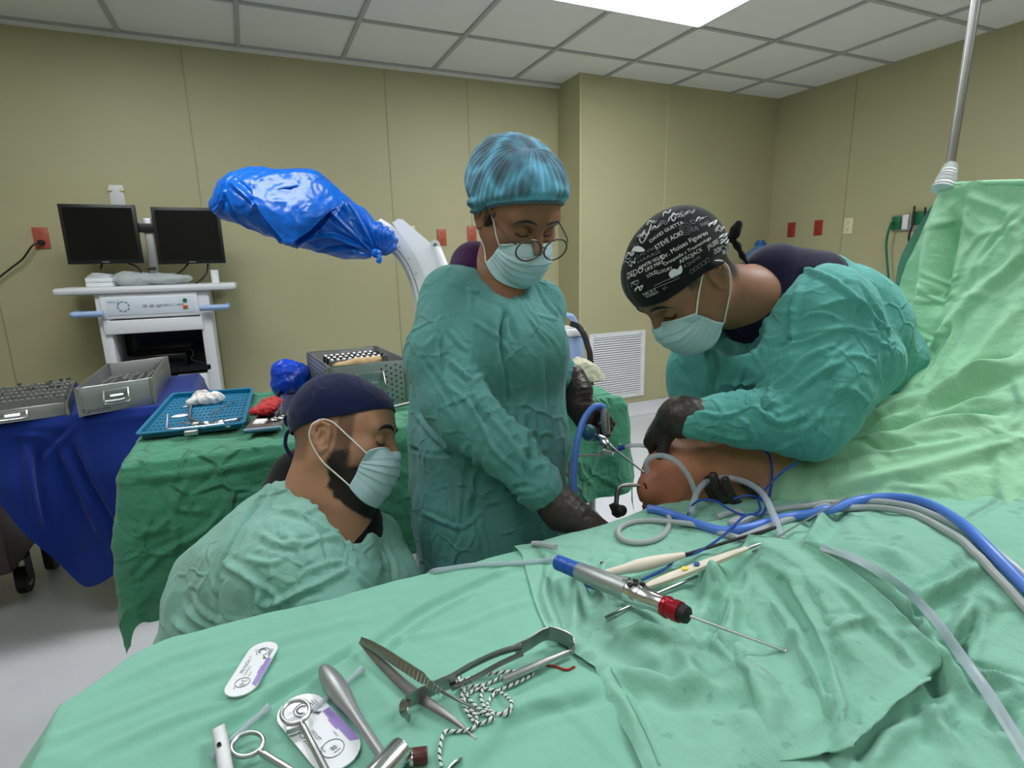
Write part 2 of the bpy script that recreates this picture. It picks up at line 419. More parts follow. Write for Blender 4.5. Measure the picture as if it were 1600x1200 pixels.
def creases(V, N, F, lines, bvh=None):
    """lines: (pixel polyline, width m, amplitude m); laid on the surface seen from the camera, moved along the normal"""
    bvh = bvh or bvh_of(V, F); D = np.zeros(len(V))
    for px, wd, am in lines:
        pts = [hit(bvh, x, y) for x, y in catmull(A(*[c for p in px for c in p]).reshape(-1, 2), 4)]
        pts = [p for p in pts if p is not None]
        if len(pts) < 2: continue
        pts = np.array(pts)
        lo = pts.min(0) - 4 * wd; hi = pts.max(0) + 4 * wd
        idx = np.where(((V > lo) & (V < hi)).all(1))[0]
        if not len(idx): continue
        # taper toward both ends
        L = len(pts); d = segdist(V[idx], pts)
        e = np.minimum(np.linalg.norm(V[idx] - pts[0], axis=1), np.linalg.norm(V[idx] - pts[-1], axis=1))
        tp = np.clip(e / (5 * wd), .25, 1)
        D[idx] += am * tp * (np.exp(-(d / wd) ** 2) - .35 * np.exp(-((d - 2.1 * wd) / wd) ** 2))
    return V + N * D[:, None]
def grid_mesh(G):
    """G: (nu,nv,3) -> V,F quads"""
    nu, nv = G.shape[:2]; V = G.reshape(-1, 3); i = np.arange(nu - 1)[:, None] * nv + np.arange(nv - 1)[None]
    i = i.ravel(); return V, np.stack([i, i + nv, i + nv + 1, i + 1], 1)
def bspline_net(net, nu, nv):
    """smooth surface through a control net (Catmull-Rom both ways)"""
    net = np.asarray(net, float)
    def cr(P, n):
        k = len(P); t = np.linspace(0, k - 1 - 1e-9, n); i = t.astype(int); f = t - i
        g = lambda j: P[np.clip(j, 0, k - 1)]
        p0, p1, p2, p3 = g(i - 1), g(i), g(i + 1), g(i + 2); f = f.reshape((-1,) + (1,) * (P.ndim - 1))
        return .5 * (2 * p1 + (p2 - p0) * f + (2 * p0 - 5 * p1 + 4 * p2 - p3) * f ** 2 + (3 * p1 - p0 - 3 * p2 + p3) * f ** 3)
    a = cr(net, nu); b = cr(np.swapaxes(a, 0, 1), nv); return np.swapaxes(b, 0, 1)
def smooth01(a, b, x):
    t = np.clip((x - a) / (b - a), 0, 1); return t * t * (3 - 2 * t)
def lettering(text, size, o, ux, uy, mat, parent, name='lettering', th=.0002, align='CENTER', bvh=None, lift=.0008):
    cu = bpy.data.curves.new('t', 'FONT'); cu.body = text; cu.size = size; cu.align_x = align; cu.align_y = 'CENTER'; cu.resolution_u = 3
    cu.extrude = th
    ob = bpy.data.objects.new('t', cu); C.objects.link(ob); dg = bpy.context.evaluated_depsgraph_get(); dg.update()
    me = bpy.data.meshes.new_from_object(ob.evaluated_get(dg)); 
    V = np.array([v.co[:] for v in me.vertices]) if len(me.vertices) else np.zeros((0, 3)); F = [p.vertices[:] for p in me.polygons]
    bpy.data.objects.remove(ob); bpy.data.curves.remove(cu); bpy.data.meshes.remove(me)
    ux = unit(ux); uy = unit(np.asarray(uy) - ux * (np.asarray(uy) @ ux)); nz = np.cross(ux, uy)
    Wd = np.asarray(o) + V[:, :1] * ux + V[:, 1:2] * uy + V[:, 2:] * nz
    return Wd, F
# ================================================================== ROOM
CEIL = CZ + 1.30; GX = .078; GY = 3.444; T = .61
WB = 4.12; PF = 3.79; PX = 2.30; WR = 4.28; WL = -2.1; WN = -2.3
def struct(name, mb, mat, smooth=False):
    o = mb.build(name, mat, None, smooth, None); tag(o, kind='structure'); return o
def wallmat():
    m, N, L, b = newmat('olive vinyl wall panel')
    setin(b, rough=.45, spec=.35)
    tc = N.new('ShaderNodeTexCoord')
    n = N.new('ShaderNodeTexNoise'); n.inputs['Scale'].default_value = 1.3; n.inputs['Detail'].default_value = 8; L.new(tc.outputs['Object'], n.inputs['Vector'])
    mx = N.new('ShaderNodeMix'); mx.data_type = 'RGBA'; mx.inputs[6].default_value = srgb(168, 164, 128); mx.inputs[7].default_value = srgb(184, 180, 144)
    L.new(n.outputs['Fac'], mx.inputs[0])
    n2 = N.new('ShaderNodeTexNoise'); n2.inputs['Scale'].default_value = 90; n2.inputs['Detail'].default_value = 3; L.new(tc.outputs['Object'], n2.inputs['Vector'])
    bp = N.new('ShaderNodeBump'); bp.inputs['Strength'].default_value = .15; bp.inputs['Distance'].default_value = .002; L.new(n2.outputs['Fac'], bp.inputs['Height'])
    L.new(mx.outputs[2], b.inputs['Base Color']); L.new(bp.outputs[0], b.inputs['Normal'])
    return m
M['wall'] = wallmat()
def floormat():
    m, N, L, b = newmat('pale vinyl floor')
    setin(b, rough=.28, spec=.4)
    tc = N.new('ShaderNodeTexCoord')
    n = N.new('ShaderNodeTexNoise'); n.inputs['Scale'].default_value = 2.2; n.inputs['Detail'].default_value = 9; L.new(tc.outputs['Object'], n.inputs['Vector'])
    mx = N.new('ShaderNodeMix'); mx.data_type = 'RGBA'; mx.inputs[6].default_value = srgb(196, 197, 203); mx.inputs[7].default_value = srgb(226, 227, 232)
    L.new(n.outputs['Fac'], mx.inputs[0]); L.new(mx.outputs[2], b.inputs['Base Color'])
    return m
M['floor'] = floormat()
struct('floor', MB().bb((WL - .1, WN - .1, -.1), (WR + .1, WB + .1, 0)), M['floor'])
M['tile'] = plain('mineral fibre ceiling tile', srgb(232, 234, 230), .9, bump=.35, bscale=260, var=.03)
M['tbar'] = plain('ceiling grid bar', srgb(176, 178, 176), .5)
cl = MB()
cl.bb((WL - .1, WN - .1, CEIL + .012), (WR + .1, WB + .1, CEIL + .1))
struct('ceiling', cl, M['tile'])
tb = MB()
nx0, nx1 = -3, 7; 
for i in range(-3, 8):
    x = GX + T * i
    if x > WR: continue
    tb.bb((x - .012, WN, CEIL), (x + .012, GY + T + .02, CEIL + .014))
for j in range(-1, 10):
    y = GY - T * j + (0.0 if j > -1 else .02)
    tb.bb((WL, y - .012, CEIL + .0005), (WR, y + .012, CEIL + .0145))
struct('trim_1', tb, M['tbar'])
# light ledge that closes the gap between the last grid bar and the back wall
ld = MB(); ld.bb((WL, GY + T + .03, CEIL - .012), (PX, WB, CEIL + .013)); struct('trim_2', ld, M['tile'])
def seamed_wall(name, lo, hi, axis, seams, at, thick):
    mb = MB(); mb.bb(lo, hi)
    return struct(name, mb, M['wall'])
seamed_wall('wall_back', (WL, WB, 0), (PX + .02, WB + .1, CEIL + .02), 0, [], 0, 0)
seamed_wall('wall_column', (PX, PF, 0), (WR, WB + .1, CEIL + .02), 0, [], 0, 0)
seamed_wall('wall_right', (WR, WN, 0), (WR + .1, WB + .1, CEIL + .02), 1, [], 0, 0)
seamed_wall('wall_left', (WL - .1, WN, 0), (WL, WB + .1, CEIL + .02), 1, [], 0, 0)
seamed_wall('wall_near', (WL, WN - .1, 0), (WR, WN, CEIL + .02), 1, [], 0, 0)
# panel joints: raised joint strips between the vinyl panels
M['joint'] = plain('wall joint strip', srgb(156, 151, 112), .5)
M['jointlight'] = plain('pale wall joint strip', srgb(194, 190, 150), .5)
jt = MB()
for px, py in ((293, 160), (612, 300), (735, 280), (-60, 200)):
    X = WY(px, py, WB)[0]; jt.bb((X - .003, WB - .003, .0), (X + .003, WB + .001, CEIL - .01))
Y = WX(1322, 300, WR)[1]
jt.bb((WR - .003, Y - .003, 0), (WR + .001, Y + .003, CEIL)); struct('trim_3', jt, M['joint'])
jl = MB(); X = WY(1040, 250, PF)[0]; jl.bb((X - .004, PF - .003, .1), (X + .004, PF + .001, CEIL))
jl.bb((PX - .004, PF - .004, .1), (PX + .006, PF + .004, CEIL)); struct('trim_4', jl, M['jointlight'])
# coved white vinyl base
def cove(name, p0, p1, nrm):
    p0 = A(*p0); p1 = A(*p1); nrm = A(*nrm); prof = [(0.004, .105), (.006, .08), (.012, .045), (.03, .014), (.06, .002)]
    V = []; 
    for p in (p0, p1):
        for a, z in prof: V.append(p + nrm * a + A(0, 0, z))
    n = len(prof); F = [(i, i + 1, n + i + 1, n + i) for i in range(n - 1)]
    o = MB().add(V, F).build(name, M['floor'], None, True, None); tag(o, kind='structure')
cove('baseboard_back', (WL, WB, 0), (PX, WB, 0), (0, -1, 0)); cove('baseboard_column', (PX, PF, 0), (WR, PF, 0), (0, -1, 0)); cove('baseboard_right', (WR, PF, 0), (WR, WN, 0), (-1, 0, 0))
cove('baseboard_column_side', (PX, WB, 0), (PX, PF, 0), (-1, 0, 0))
# ceiling lights
def emit(name, col, s):
    m = bpy.data.materials.new(name); m.use_nodes = True; N = m.node_tree.nodes; N.clear(); e = N.new('ShaderNodeEmission'); o = N.new('ShaderNodeOutputMaterial')
    e.inputs[0].default_value = col; e.inputs[1].default_value = s; m.node_tree.links.new(e.outputs[0], o.inputs[0]); return m
POW = {(2, 1): 1.35, (2, 4): 1.45, (-2, 1): 1.15, (-2, 4): .55, (2, 7): .35, (-2, 7): .35}
lights = [(2, 1, 'bright rectangular ceiling light panel at the top edge of the picture'), (2, 4, 'ceiling light panel above the near end of the operating table'),
          (-2, 1, 'ceiling light panel towards the left wall in front of the monitors'), (-2, 4, 'ceiling light panel left of the operating table'),
          (2, 7, 'ceiling light panel nearest the wall behind the viewer'), (-2, 7, 'ceiling light panel in the corner behind the viewer')]
for i, j, lab in lights:
    x0 = GX + T * i; y1 = GY - T * j; x1 = x0 + 2 * T; y0 = y1 - T
    r = empty('ceiling_light', ((x0 + x1) / 2, (y0 + y1) / 2, CEIL)); tag(r, lab, 'ceiling light', 'ceiling light panels')
    fr = MB(); e = .02
    for lo, hi in (((x0, y0), (x1, y0 + e)), ((x0, y1 - e), (x1, y1)), ((x0, y0), (x0 + e, y1)), ((x1 - e, y0), (x1, y1))):
        fr.bb((lo[0], lo[1], CEIL - .006), (hi[0], hi[1], CEIL + .012))
    fr.build('frame', M['white'], r, False, None)
    MB().bb((x0 + e, y0 + e, CEIL - .002), (x1 - e, y1 - e, CEIL + .008)).build('diffuser', emit('lit light diffuser', (.95, .98, 1, 1), LAMP * POW[(i, j)]), r, False, None)
# ================================================================== OPERATING TABLE AND DRAPES
ZT = .85
UPV = A(0, 0, 1)
def smoothG2(G, it):
    for _ in range(it):
        H = G.copy(); H[1:-1, 1:-1] = (G[:-2, 1:-1] + G[2:, 1:-1] + G[1:-1, :-2] + G[1:-1, 2:] + 2 * G[1:-1, 1:-1]) / 6; G = H
    return G
def bump(x, c, w): return np.exp(-((x - c) / w) ** 2)
def sheet_z(X, Y):
    """height of the draped table: flat towards the left end, the patient's other leg and trunk under it on the right"""
    z = ZT + 0 * X
    lump = smooth01(.46, .80, X + .25 * (Y - .4)) * bump(Y, .40 + .05 * np.sin(X * 5), .20)
    z = z + .075 * lump
    z = z + .03 * smooth01(.75, 1.05, X) * bump(Y, .62, .16)
    z = z + .10 * smooth01(.95, 1.45, X)
    # slight sag of the near side
    z = z - .05 * smooth01(.22, -.1, Y) * 1.0
    return z
def fold(P, a, b, wd, am):
    a = A(*a); b = A(*b); ba = b - a; t = ((P - a) @ ba) / (ba @ ba); d = np.abs((P - a)[:, 0] * ba[1] - (P - a)[:, 1] * ba[0]) / np.linalg.norm(ba)
    return am * np.exp(-(d / wd) ** 2) * smooth01(-.15, .15, t) * smooth01(1.15, .85, t)
def sheet_mesh(xe, x1, y0, y1, hang, nx, ny, lift=0, seed=0, amp=.0025, edgeR=.05, hangL=0, hangLen=.35):
    """rows across Y from the near edge to the far edge then hanging; xe(Y) left edge"""
    s = np.linspace(0, 1, ny); tot = (y1 - y0) + hang
    G = np.zeros((nx, ny, 3)); fal = np.zeros((nx, ny))
    for j, q in enumerate(s * tot):
        flat = q - (y1 - y0)
        Yf = y0 + min(q, y1 - y0)
        le = xe(Yf); u = np.linspace(0, 1, nx) ** 1.0
        d = u * (x1 - le + hangL)          # arc length from the free left edge
        if hangL:
            r = edgeR; off = d - hangL     # <0: hanging part
            X = le + np.where(off < 0, -np.minimum(-off, r * 1.57) * .62 - np.maximum(-off - r * 1.57, 0) * .10, off)
            dz = np.where(off < 0, -np.maximum(-off - .35 * r, 0) * .95, 0)
        else: X = le + d; dz = 0 * d
        z = sheet_z(X, np.full(nx, Yf)) + dz
        Y = np.full(nx, Yf)
        if flat > 0:
            r = edgeR * .7; Y = Y + min(flat, r * 1.57) * .62 + max(flat - r * 1.57, 0) * .06
            z = z - max(flat - .35 * r, 0) * .95; z = np.maximum(z, z - 0)
            fal[:, j] = min(flat / .1, 1)
        fal[:, j] = np.maximum(fal[:, j], np.clip(-dz / .1, 0, 1))
        G[:, j] = np.stack([X, Y, z + lift], 1)
    if hangL: G[..., 1] -= .10 * smooth01(-.13, -.29, G[..., 0]) * smooth01(.40, .74, G[..., 1])
    V, F = grid_mesh(G); fl = fal.ravel()
    N = vnormals(V, F); N[N[:, 2] < -0.2] *= -1
    if N[:, 2].mean() < 0: F = F[:, ::-1].copy(); N = -N
    # broad soft folds lying roughly along the table, finer near the hanging edges
    Q = V.copy(); ang = .35; cx = Q[:, 0] * math.cos(ang) + Q[:, 1] * math.sin(ang); cy = -Q[:, 0] * math.sin(ang) + Q[:, 1] * math.cos(ang)
    Pn = np.stack([cx * 2.2, cy * 11, Q[:, 2] * 2], 1)
    d = amp * (1.3 * perlin(Pn, seed) + .8 * ridged(Pn * .8, 1, seed + 3, 7) + .5 * perlin(V * 26, seed + 5))
    d += amp * .8 * crumple(V, 9, seed + 7) + amp * .35 * crumple(V, 24, seed + 9)
    # vertical flutes on what hangs
    ph = (V[:, 0] * 38 + V[:, 1] * 38 + 2.4 * perlin(V * [3, 3, 1.5], seed + 8))
    d += fl * .012 * np.sin(ph) * .8
    V = V + N * d[:, None]
    return V, F, N
table = empty('operating_table', (.6, .45, 0)); tag(table, 'operating table hidden under the mint green drapes in the foreground', 'operating table')
MB().bb((-.16, .02, .76), (1.75, .66, .83), .03).build('tabletop', M['blackplastic'], table)
MB().bb((.45, .22, .1), (.95, .56, .76), .03).build('column', M['whitemetal'], table)
MB().bb((.2, .12, 0), (1.25, .62, .1), .03).build('base', M['whitemetal'], table)
# lower sheet, with the rounded left end
def xe0(Y): return -.225 - .02 * smooth01(.5, .0, Y)
V, F, N = sheet_mesh(xe0, 1.5, -.25, .735, .34, 420, 330, 0, 1, .0022, hangL=.42)
pre = bvh_of(V, F)
cr = [
 (((60, 1165), (200, 1110), (350, 1050), (470, 1010)), .006, .004), (((120, 1190), (280, 1120), (420, 1080), (500, 1040)), .006, .004),
 (((240, 1075), (330, 1050), (420, 1005), (600, 960)), .008, .004), (((330, 1150), (440, 1085), (520, 1035), (565, 1010)), .005, -.009),
 (((560, 1020), (640, 960), (720, 920), (800, 885)), .006, .007), (((585, 1035), (660, 975), (740, 930)), .004, -.006),
 (((540, 1160), (600, 1120), (660, 1090)), .006, .003), (((600, 1000), (700, 985), (790, 950), (850, 935)), .006, .003),
 (((700, 1195), (800, 1120), (900, 1075), (960, 1050)), .012, .006), (((200, 1195), (330, 1130), (400, 1110)), .008, .004),
 (((760, 1150), (860, 1110), (950, 1090)), .006, -.004), (((150, 1080), (260, 1030), (360, 1000)), .006, .003),
]
V = creases(V, N, F, cr, pre)
def xe1(Y):
    pts = [(-.3, .20), (.15, .25), (.328, .269), (.393, .284), (.46, .301), (.525, .281), (.605, .298), (.72, .335), (1.2, .34)]
    return float(np.interp(Y, [p[0] for p in pts], [p[1] for p in pts]))
XE = np.array([xe1(y) for y in V[:, 1]]); V[:, 2] -= .030 * smooth01(.02, .07, V[:, 0] - XE); V[:, 1] -= .02 * smooth01(.02, .07, V[:, 0] - XE) * (V[:, 1] > .72)
sheetL = mk('table_drape', V, F, M['drape'])
tag(sheetL, 'mint green cotton sheet under the loose instruments, rounded over the left table end', 'drape')
bvL = obj_bvh(sheetL)
# upper sheet with a hemmed left edge, over the covered leg and trunk
def xe1(Y):
    pts = [(-.3, .20), (.15, .25), (.328, .269), (.393, .284), (.46, .301), (.525, .281), (.605, .298), (.72, .335), (1.2, .34)]
    return float(np.interp(Y, [p[0] for p in pts], [p[1] for p in pts]))
V, F, N = sheet_mesh(xe1, 1.62, -.3, .742, .13, 460, 380, .004, 21, .0048, hangL=0)
pre = bvh_of(V, F)
cr = [
 (((930, 1035), (1000, 1060), (1090, 1075), (1180, 1060)), .010, .008), (((960, 1000), (1010, 985), (1060, 990)), .008, .010),
 (((1060, 1000), (1080, 1060), (1090, 1120)), .010, .009), (((1090, 870), (1130, 930), (1120, 990)), .012, .016), (((1150, 880), (1130, 940), (1105, 1000)), .008, -.014),
 (((1180, 850), (1260, 920), (1320, 1010), (1400, 1085)), .012, .010), (((1235, 850), (1330, 890), (1420, 960), (1480, 1050), (1540, 1110)), .006, .012),
 (((1250, 880), (1330, 920), (1400, 990), (1460, 1070)), .005, -.012), (((1200, 930), (1260, 1040), (1300, 1130), (1320, 1190)), .005, .009),
 (((1160, 1000), (1200, 1090), (1230, 1190)), .014, .008), (((1320, 1190), (1380, 1140), (1450, 1095), (1470, 1060)), .006, -.012), (((1330, 1180), (1400, 1130), (1470, 1080)), .008, .012),
 (((1430, 940), (1500, 905), (1530, 880)), .005, .010), (((1430, 930), (1428, 980), (1430, 1010)), .004, -.008), (((1530, 940), (1510, 1000), (1495, 1035)), .004, -.010),
 (((1540, 935), (1505, 975), (1465, 1000)), .006, .008), (((1500, 1060), (1550, 1060), (1600, 1070)), .004, .008), (((1560, 1140), (1580, 1115), (1600, 1100)), .005, -.012),
 (((1290, 790), (1280, 830), (1250, 850)), .008, .010), (((1340, 850), (1400, 870), (1440, 910)), .010, .008), (((1290, 985), (1340, 970), (1380, 960)), .006, .006),
 (((1010, 1190), (980, 1110), (935, 1045)), .006, .006), (((860, 885), (850, 930), (870, 985)), .004, .004), (((905, 880), (900, 940), (895, 1000)), .006, .006), 
 (((960, 870), (940, 900), (945, 960)), .006, .006), (((1500, 1190), (1460, 1120), (1445, 1080)), .006, .008), (((1100, 1100), (1160, 1120), (1200, 1170)), .010, .006),
 (((1360, 1010), (1400, 1050), (1430, 1060)), .006, .008), (((1200, 1010), (1260, 1000), (1300, 1010)), .006, .005), (((1240, 1150), (1290, 1120), (1340, 1090)), .006, .005)]
cr = [(a, w_ * 1.15, m * 1.7) for a, w_, m in cr]
V = creases(V, N, F, cr, pre)
sheetR = mk('operating_drape', V, F, M['drape2'])
tag(sheetR, 'rumpled, faintly stained mint green drape over the covered leg, hemmed edge crossing the table', 'drape')
bvR = obj_bvh(sheetR)
# stitched hem along its free edge
def hem(pts, name, mat, par, r=.0009):
    pts = [hit(bvR, x, y, .0012) for x, y in catmull(np.array(pts, float), 8)]; pts = [p for p in pts if p is not None]
    if len(pts) > 1: MB().tube(pts, r, 6).build(name, mat, par)
hem([(850, 870), (852, 900), (868, 950), (880, 985)], 'hem_stitching', M['drape'], sheetR)
hem([(955, 1045), (985, 1100), (1015, 1160), (1030, 1196)], 'hem_stitching', M['drape'], sheetR)
# folded back flap of the sheet, its free edge standing a little proud
lf = catmull(A(1138, 880, 1120, 960, 1150, 1080, 1200, 1190).reshape(-1, 2), 16); rg2 = catmull(A(1168, 852, 1255, 868, 1340, 920, 1410, 985, 1468, 1058, 1408, 1112, 1335, 1186).reshape(-1, 2), 8)
G = np.zeros((49, 40, 3)); ok = True
for i in range(49):
    for j in range(40):
        u = j / 39; q = lf[i] * (1 - u) + rg2[i] * u; p = hit(bvR, *q)
        if p is None: p = WZ(q[0], q[1], ZT)
        G[i, j] = p + UPV * (-.004 + .016 * u ** .8 + (.006 * u ** 6))
G = smoothG2(G, 10); G = bspline_net(G, 170, 130); V, F = grid_mesh(G); N = vnormals(V, F)
if N[:, 2].mean() < 0: N = -N; F = F[:, ::-1].copy()
cr = [(((1235, 900), (1280, 990), (1305, 1080), (1325, 1180)), .006, .010), (((1180, 870), (1230, 900), (1250, 930)), .008, .006), (((1290, 985), (1340, 968), (1370, 965)), .005, .006), (((1150, 1010), (1190, 1080), (1210, 1170)), .010, .009),
      (((1290, 900), (1340, 940), (1400, 1010), (1455, 1060)), .006, .006), (((1170, 900), (1160, 960), (1180, 1010)), .008, -.006)]
V = V + N * (.0035 * crumple(V, 10, 91) + .0016 * crumple(V, 26, 92))[:, None]; V = creases(V, N, F, cr)
from collections import Counter
def solid0(V, F, N, th):
    n = len(V); V2 = np.vstack([V, V - N * th]); F2 = [tuple(f) for f in F] + [tuple(int(i) + n for i in f[::-1]) for f in F]; E = Counter()
    for f in F:
        for a, b in zip(f, np.roll(f, -1)): E[(int(a), int(b))] += 1
    for (a, b) in list(E):
        if (b, a) not in E: F2.append((b, a, a + n, b + n))
    return V2, F2
V2, F2 = solid0(V, F, N, .0018); mk('folded_flap', V2, F2, M['drape2'], sheetR)
# screen drape from the pole down to the patient
net = [[(1478, 288, 1.27), (1540, 284, 1.19), (1620, 283, 1.10), (1740, 285, 1.0)],
       [(1436, 370, 1.30), (1520, 360, 1.20), (1620, 370, 1.09), (1760, 380, .98)],
       [(1402, 470, 1.33), (1500, 480, 1.18), (1620, 480, 1.06), (1780, 480, .95)],
       [(1396, 560, 1.30), (1480, 570, 1.13), (1600, 580, 1.01), (1790, 590, .90)],
       [(1325, 640, 1.20), (1430, 640, 1.07), (1580, 650, .96), (1790, 680, .85)],
       [(1262, 700, 1.09), (1380, 700, 1.00), (1560, 720, .90), (1790, 780, .77)],
       [(1215, 745, 1.045), (1350, 755, .955), (1540, 795, .85), (1790, 860, .70)],
       [(1208, 790, 1.035), (1330, 800, .945), (1520, 850, .82), (1790, 920, .66)]]
net = np.array([[W(*p) for p in r] for r in net])
G = bspline_net(net, 330, 260); V, F = grid_mesh(G); N = vnormals(V, F)
if (N * (V - CAM0)).sum(1).mean() > 0: N = -N; F = F[:, ::-1].copy()
pre = bvh_of(V, F)
V = V + N * (.004 * perlin(V * [6, 6, 14], 31) + .009 * ridged(V @ np.array([[1, 0, 0], [0, .7, .7], [0, -.7, .7]]) * [2, 2, 7], 1, 33, 6) + .006 * crumple(V, 9, 35) + .003 * crumple(V, 24, 38))[:, None]
cr = [
 (((1478, 300), (1455, 400), (1440, 500), (1425, 600)), .014, .016), (((1500, 310), (1490, 360), (1470, 480)), .010, -.014), (((1495, 300), (1600, 340)), .008, .004),
 (((1600, 400), (1540, 450), (1490, 500), (1440, 560)), .010, .008), (((1600, 470), (1530, 560), (1460, 620), (1380, 660)), .012, .010),
 (((1600, 570), (1520, 600), (1430, 650), (1330, 690)), .010, .014), (((1590, 545), (1500, 600), (1400, 665)), .008, -.012), (((1600, 640), (1500, 660), (1400, 690), (1280, 715)), .010, .010),
 (((1580, 330), (1590, 400), (1560, 440)), .008, .008), (((1510, 480), (1540, 400), (1600, 330)), .005, -.007), (((1420, 480), (1405, 540), (1380, 610)), .006, .010),
 (((1300, 760), (1400, 745), (1500, 720), (1600, 690)), .010, .010), (((1320, 700), (1420, 700), (1520, 680)), .007, -.010), (((1560, 700), (1570, 780), (1590, 830)), .008, .008),
 (((1370, 780), (1400, 760), (1470, 770)), .006, .008), (((1560, 620), (1480, 640), (1380, 690)), .006, .008), (((1500, 490), (1480, 540), (1440, 600)), .005, .006),
 (((1450, 430), (1480, 440), (1510, 430)), .004, .004), (((1440, 450), (1470, 470), (1500, 455)), .004, .004), (((1420, 510), (1450, 530), (1480, 520)), .004, .005)]
cr = [(a, w_ * 1.1, m * 1.5) for a, w_, m in cr] + [(((1262, 706), (1330, 690), (1420, 668), (1500, 652), (1600, 640)), .012, -.030), (((1270, 690), (1340, 668), (1430, 640), (1520, 600), (1600, 555)), .016, .026)]
V = creases(V, N, F, cr, pre)
scr = mk('screen_drape', V, F, M['screen'])
tag(scr, 'light green drape hung from the metal pole and sloping down over the patient', 'drape')
bvS = obj_bvh(scr)
# turned edge along the top and a second fold hanging behind its left edge
MB().tube(catmull([W(1476, 290, 1.268), W(1540, 286, 1.188), W(1620, 285, 1.098), W(1740, 287, .998)], 8), .006, 10).build('rolled_edge', M['screen'], scr)
net = np.array([[W(1476, 292, 1.30), W(1500, 300, 1.32), W(1530, 310, 1.34)], [W(1418, 380, 1.36), W(1450, 385, 1.36), W(1500, 390, 1.36)], [W(1402, 430, 1.39), W(1440, 440, 1.40), W(1500, 450, 1.4)],
                [W(1394, 480, 1.41), W(1430, 500, 1.42), W(1480, 520, 1.42)], [W(1388, 560, 1.42), W(1430, 560, 1.44), W(1480, 560, 1.44)]])
G = bspline_net(net, 90, 40); V, F = grid_mesh(G); N = vnormals(V, F); V = V + N * (.006 * perlin(V * 12, 41) + .003 * crumple(V, 14, 42))[:, None]
mk('back_fold', V, F, M['gownL'], scr)
# pole
pole = empty('drape_pole', tuple(W(1480, 285, 1.30) * [1, 1, 0])); tag(pole, 'slender steel pole rising to the ceiling behind the green screen drape', 'pole')
pa = W(1479, 292, 1.29); pb = W(1529, -20, 1.20); dd = pa - pb
lo_ = pa + A(0, 0, -(pa[2] - .06))
MB().cyl(pa, pb + (pb - pa) * .25, .0095).build('upper_tube', M['steel'], pole)
MB().cyl(lo_, pa, .0125).build('lower_tube', M['steel'], pole)
MB().lathe(lo_ - A(0, 0, .06), lo_ + A(0, 0, .02), [(0, .03), (.3, .03), (1, .015)]).build('foot', M['blackplastic'], pole)
mb = MB()
ca = W(1481, 268, 1.275)
q_ = catmull([W(1486, 258, 1.27), W(1482, 270, 1.265), W(1478, 282, 1.262), W(1473, 296, 1.26)], 8); k_ = len(q_); mb.tube(q_, .012 + .010 * np.linspace(0, 1, k_) + .002 * np.sin(np.arange(k_) * 1.9), 14)
mb.build('plastic_wrap', M['white'], pole)
# ================================================================== PEOPLE
def skinmat(name, col, col2, beard=None, spots=0):
    """warm skin with soft mottling; optional short beard and stubble bounded in head space through an attribute"""
    m, N, L, b = newmat(name)
    setin(b, rough=.48, spec=.35, sss=.08); b.inputs['Subsurface Radius'].default_value = (.02, .008, .004)
    tc = N.new('ShaderNodeTexCoord'); n = N.new('ShaderNodeTexNoise'); n.inputs['Scale'].default_value = 22; n.inputs['Detail'].default_value = 6
    L.new(tc.outputs['Object'], n.inputs['Vector'])
    mx = N.new('ShaderNodeMix'); mx.data_type = 'RGBA'; mx.inputs[6].default_value = col; mx.inputs[7].default_value = col2
    L.new(n.outputs['Fac'], mx.inputs[0]); out = mx.outputs[2]
    at = N.new('ShaderNodeAttribute'); at.attribute_name = 'hair'
    n2 = N.new('ShaderNodeTexNoise'); n2.inputs['Scale'].default_value = 420; n2.inputs['Detail'].default_value = 2; L.new(tc.outputs['Object'], n2.inputs['Vector'])
    ad = N.new('ShaderNodeMath'); ad.operation = 'MULTIPLY_ADD'; ad.inputs[1].default_value = .5; L.new(n2.outputs['Fac'], ad.inputs[0]); 
    sb = N.new('ShaderNodeMath'); sb.operation = 'SUBTRACT'; sb.inputs[1].default_value = .25; L.new(at.outputs['Fac'], sb.inputs[0]); L.new(sb.outputs[0], ad.inputs[2])
    mr = N.new('ShaderNodeMapRange'); mr.inputs[1].default_value = .05; mr.inputs[2].default_value = .85; L.new(ad.outputs[0], mr.inputs[0])
    m2 = N.new('ShaderNodeMix'); m2.data_type = 'RGBA'; m2.inputs[7].default_value = srgb(28, 20, 18); L.new(mr.outputs[0], m2.inputs[0]); L.new(out, m2.inputs[6])
    at2 = N.new('ShaderNodeAttribute'); at2.attribute_name = 'ruddy'
    m3 = N.new('ShaderNodeMix'); m3.data_type = 'RGBA'; m3.inputs[7].default_value = srgb(150, 66, 52); L.new(at2.outputs['Fac'], m3.inputs[0]); L.new(m2.outputs[2], m3.inputs[6])
    L.new(m3.outputs[2], b.inputs['Base Color'])
    n3 = N.new('ShaderNodeTexNoise'); n3.inputs['Scale'].default_value = 300; L.new(tc.outputs['Object'], n3.inputs['Vector'])
    bp = N.new('ShaderNodeBump'); bp.inputs['Strength'].default_value = .12; bp.inputs['Distance'].default_value = .001; L.new(n3.outputs['Fac'], bp.inputs['Height']); L.new(bp.outputs[0], b.inputs['Normal'])
    return m
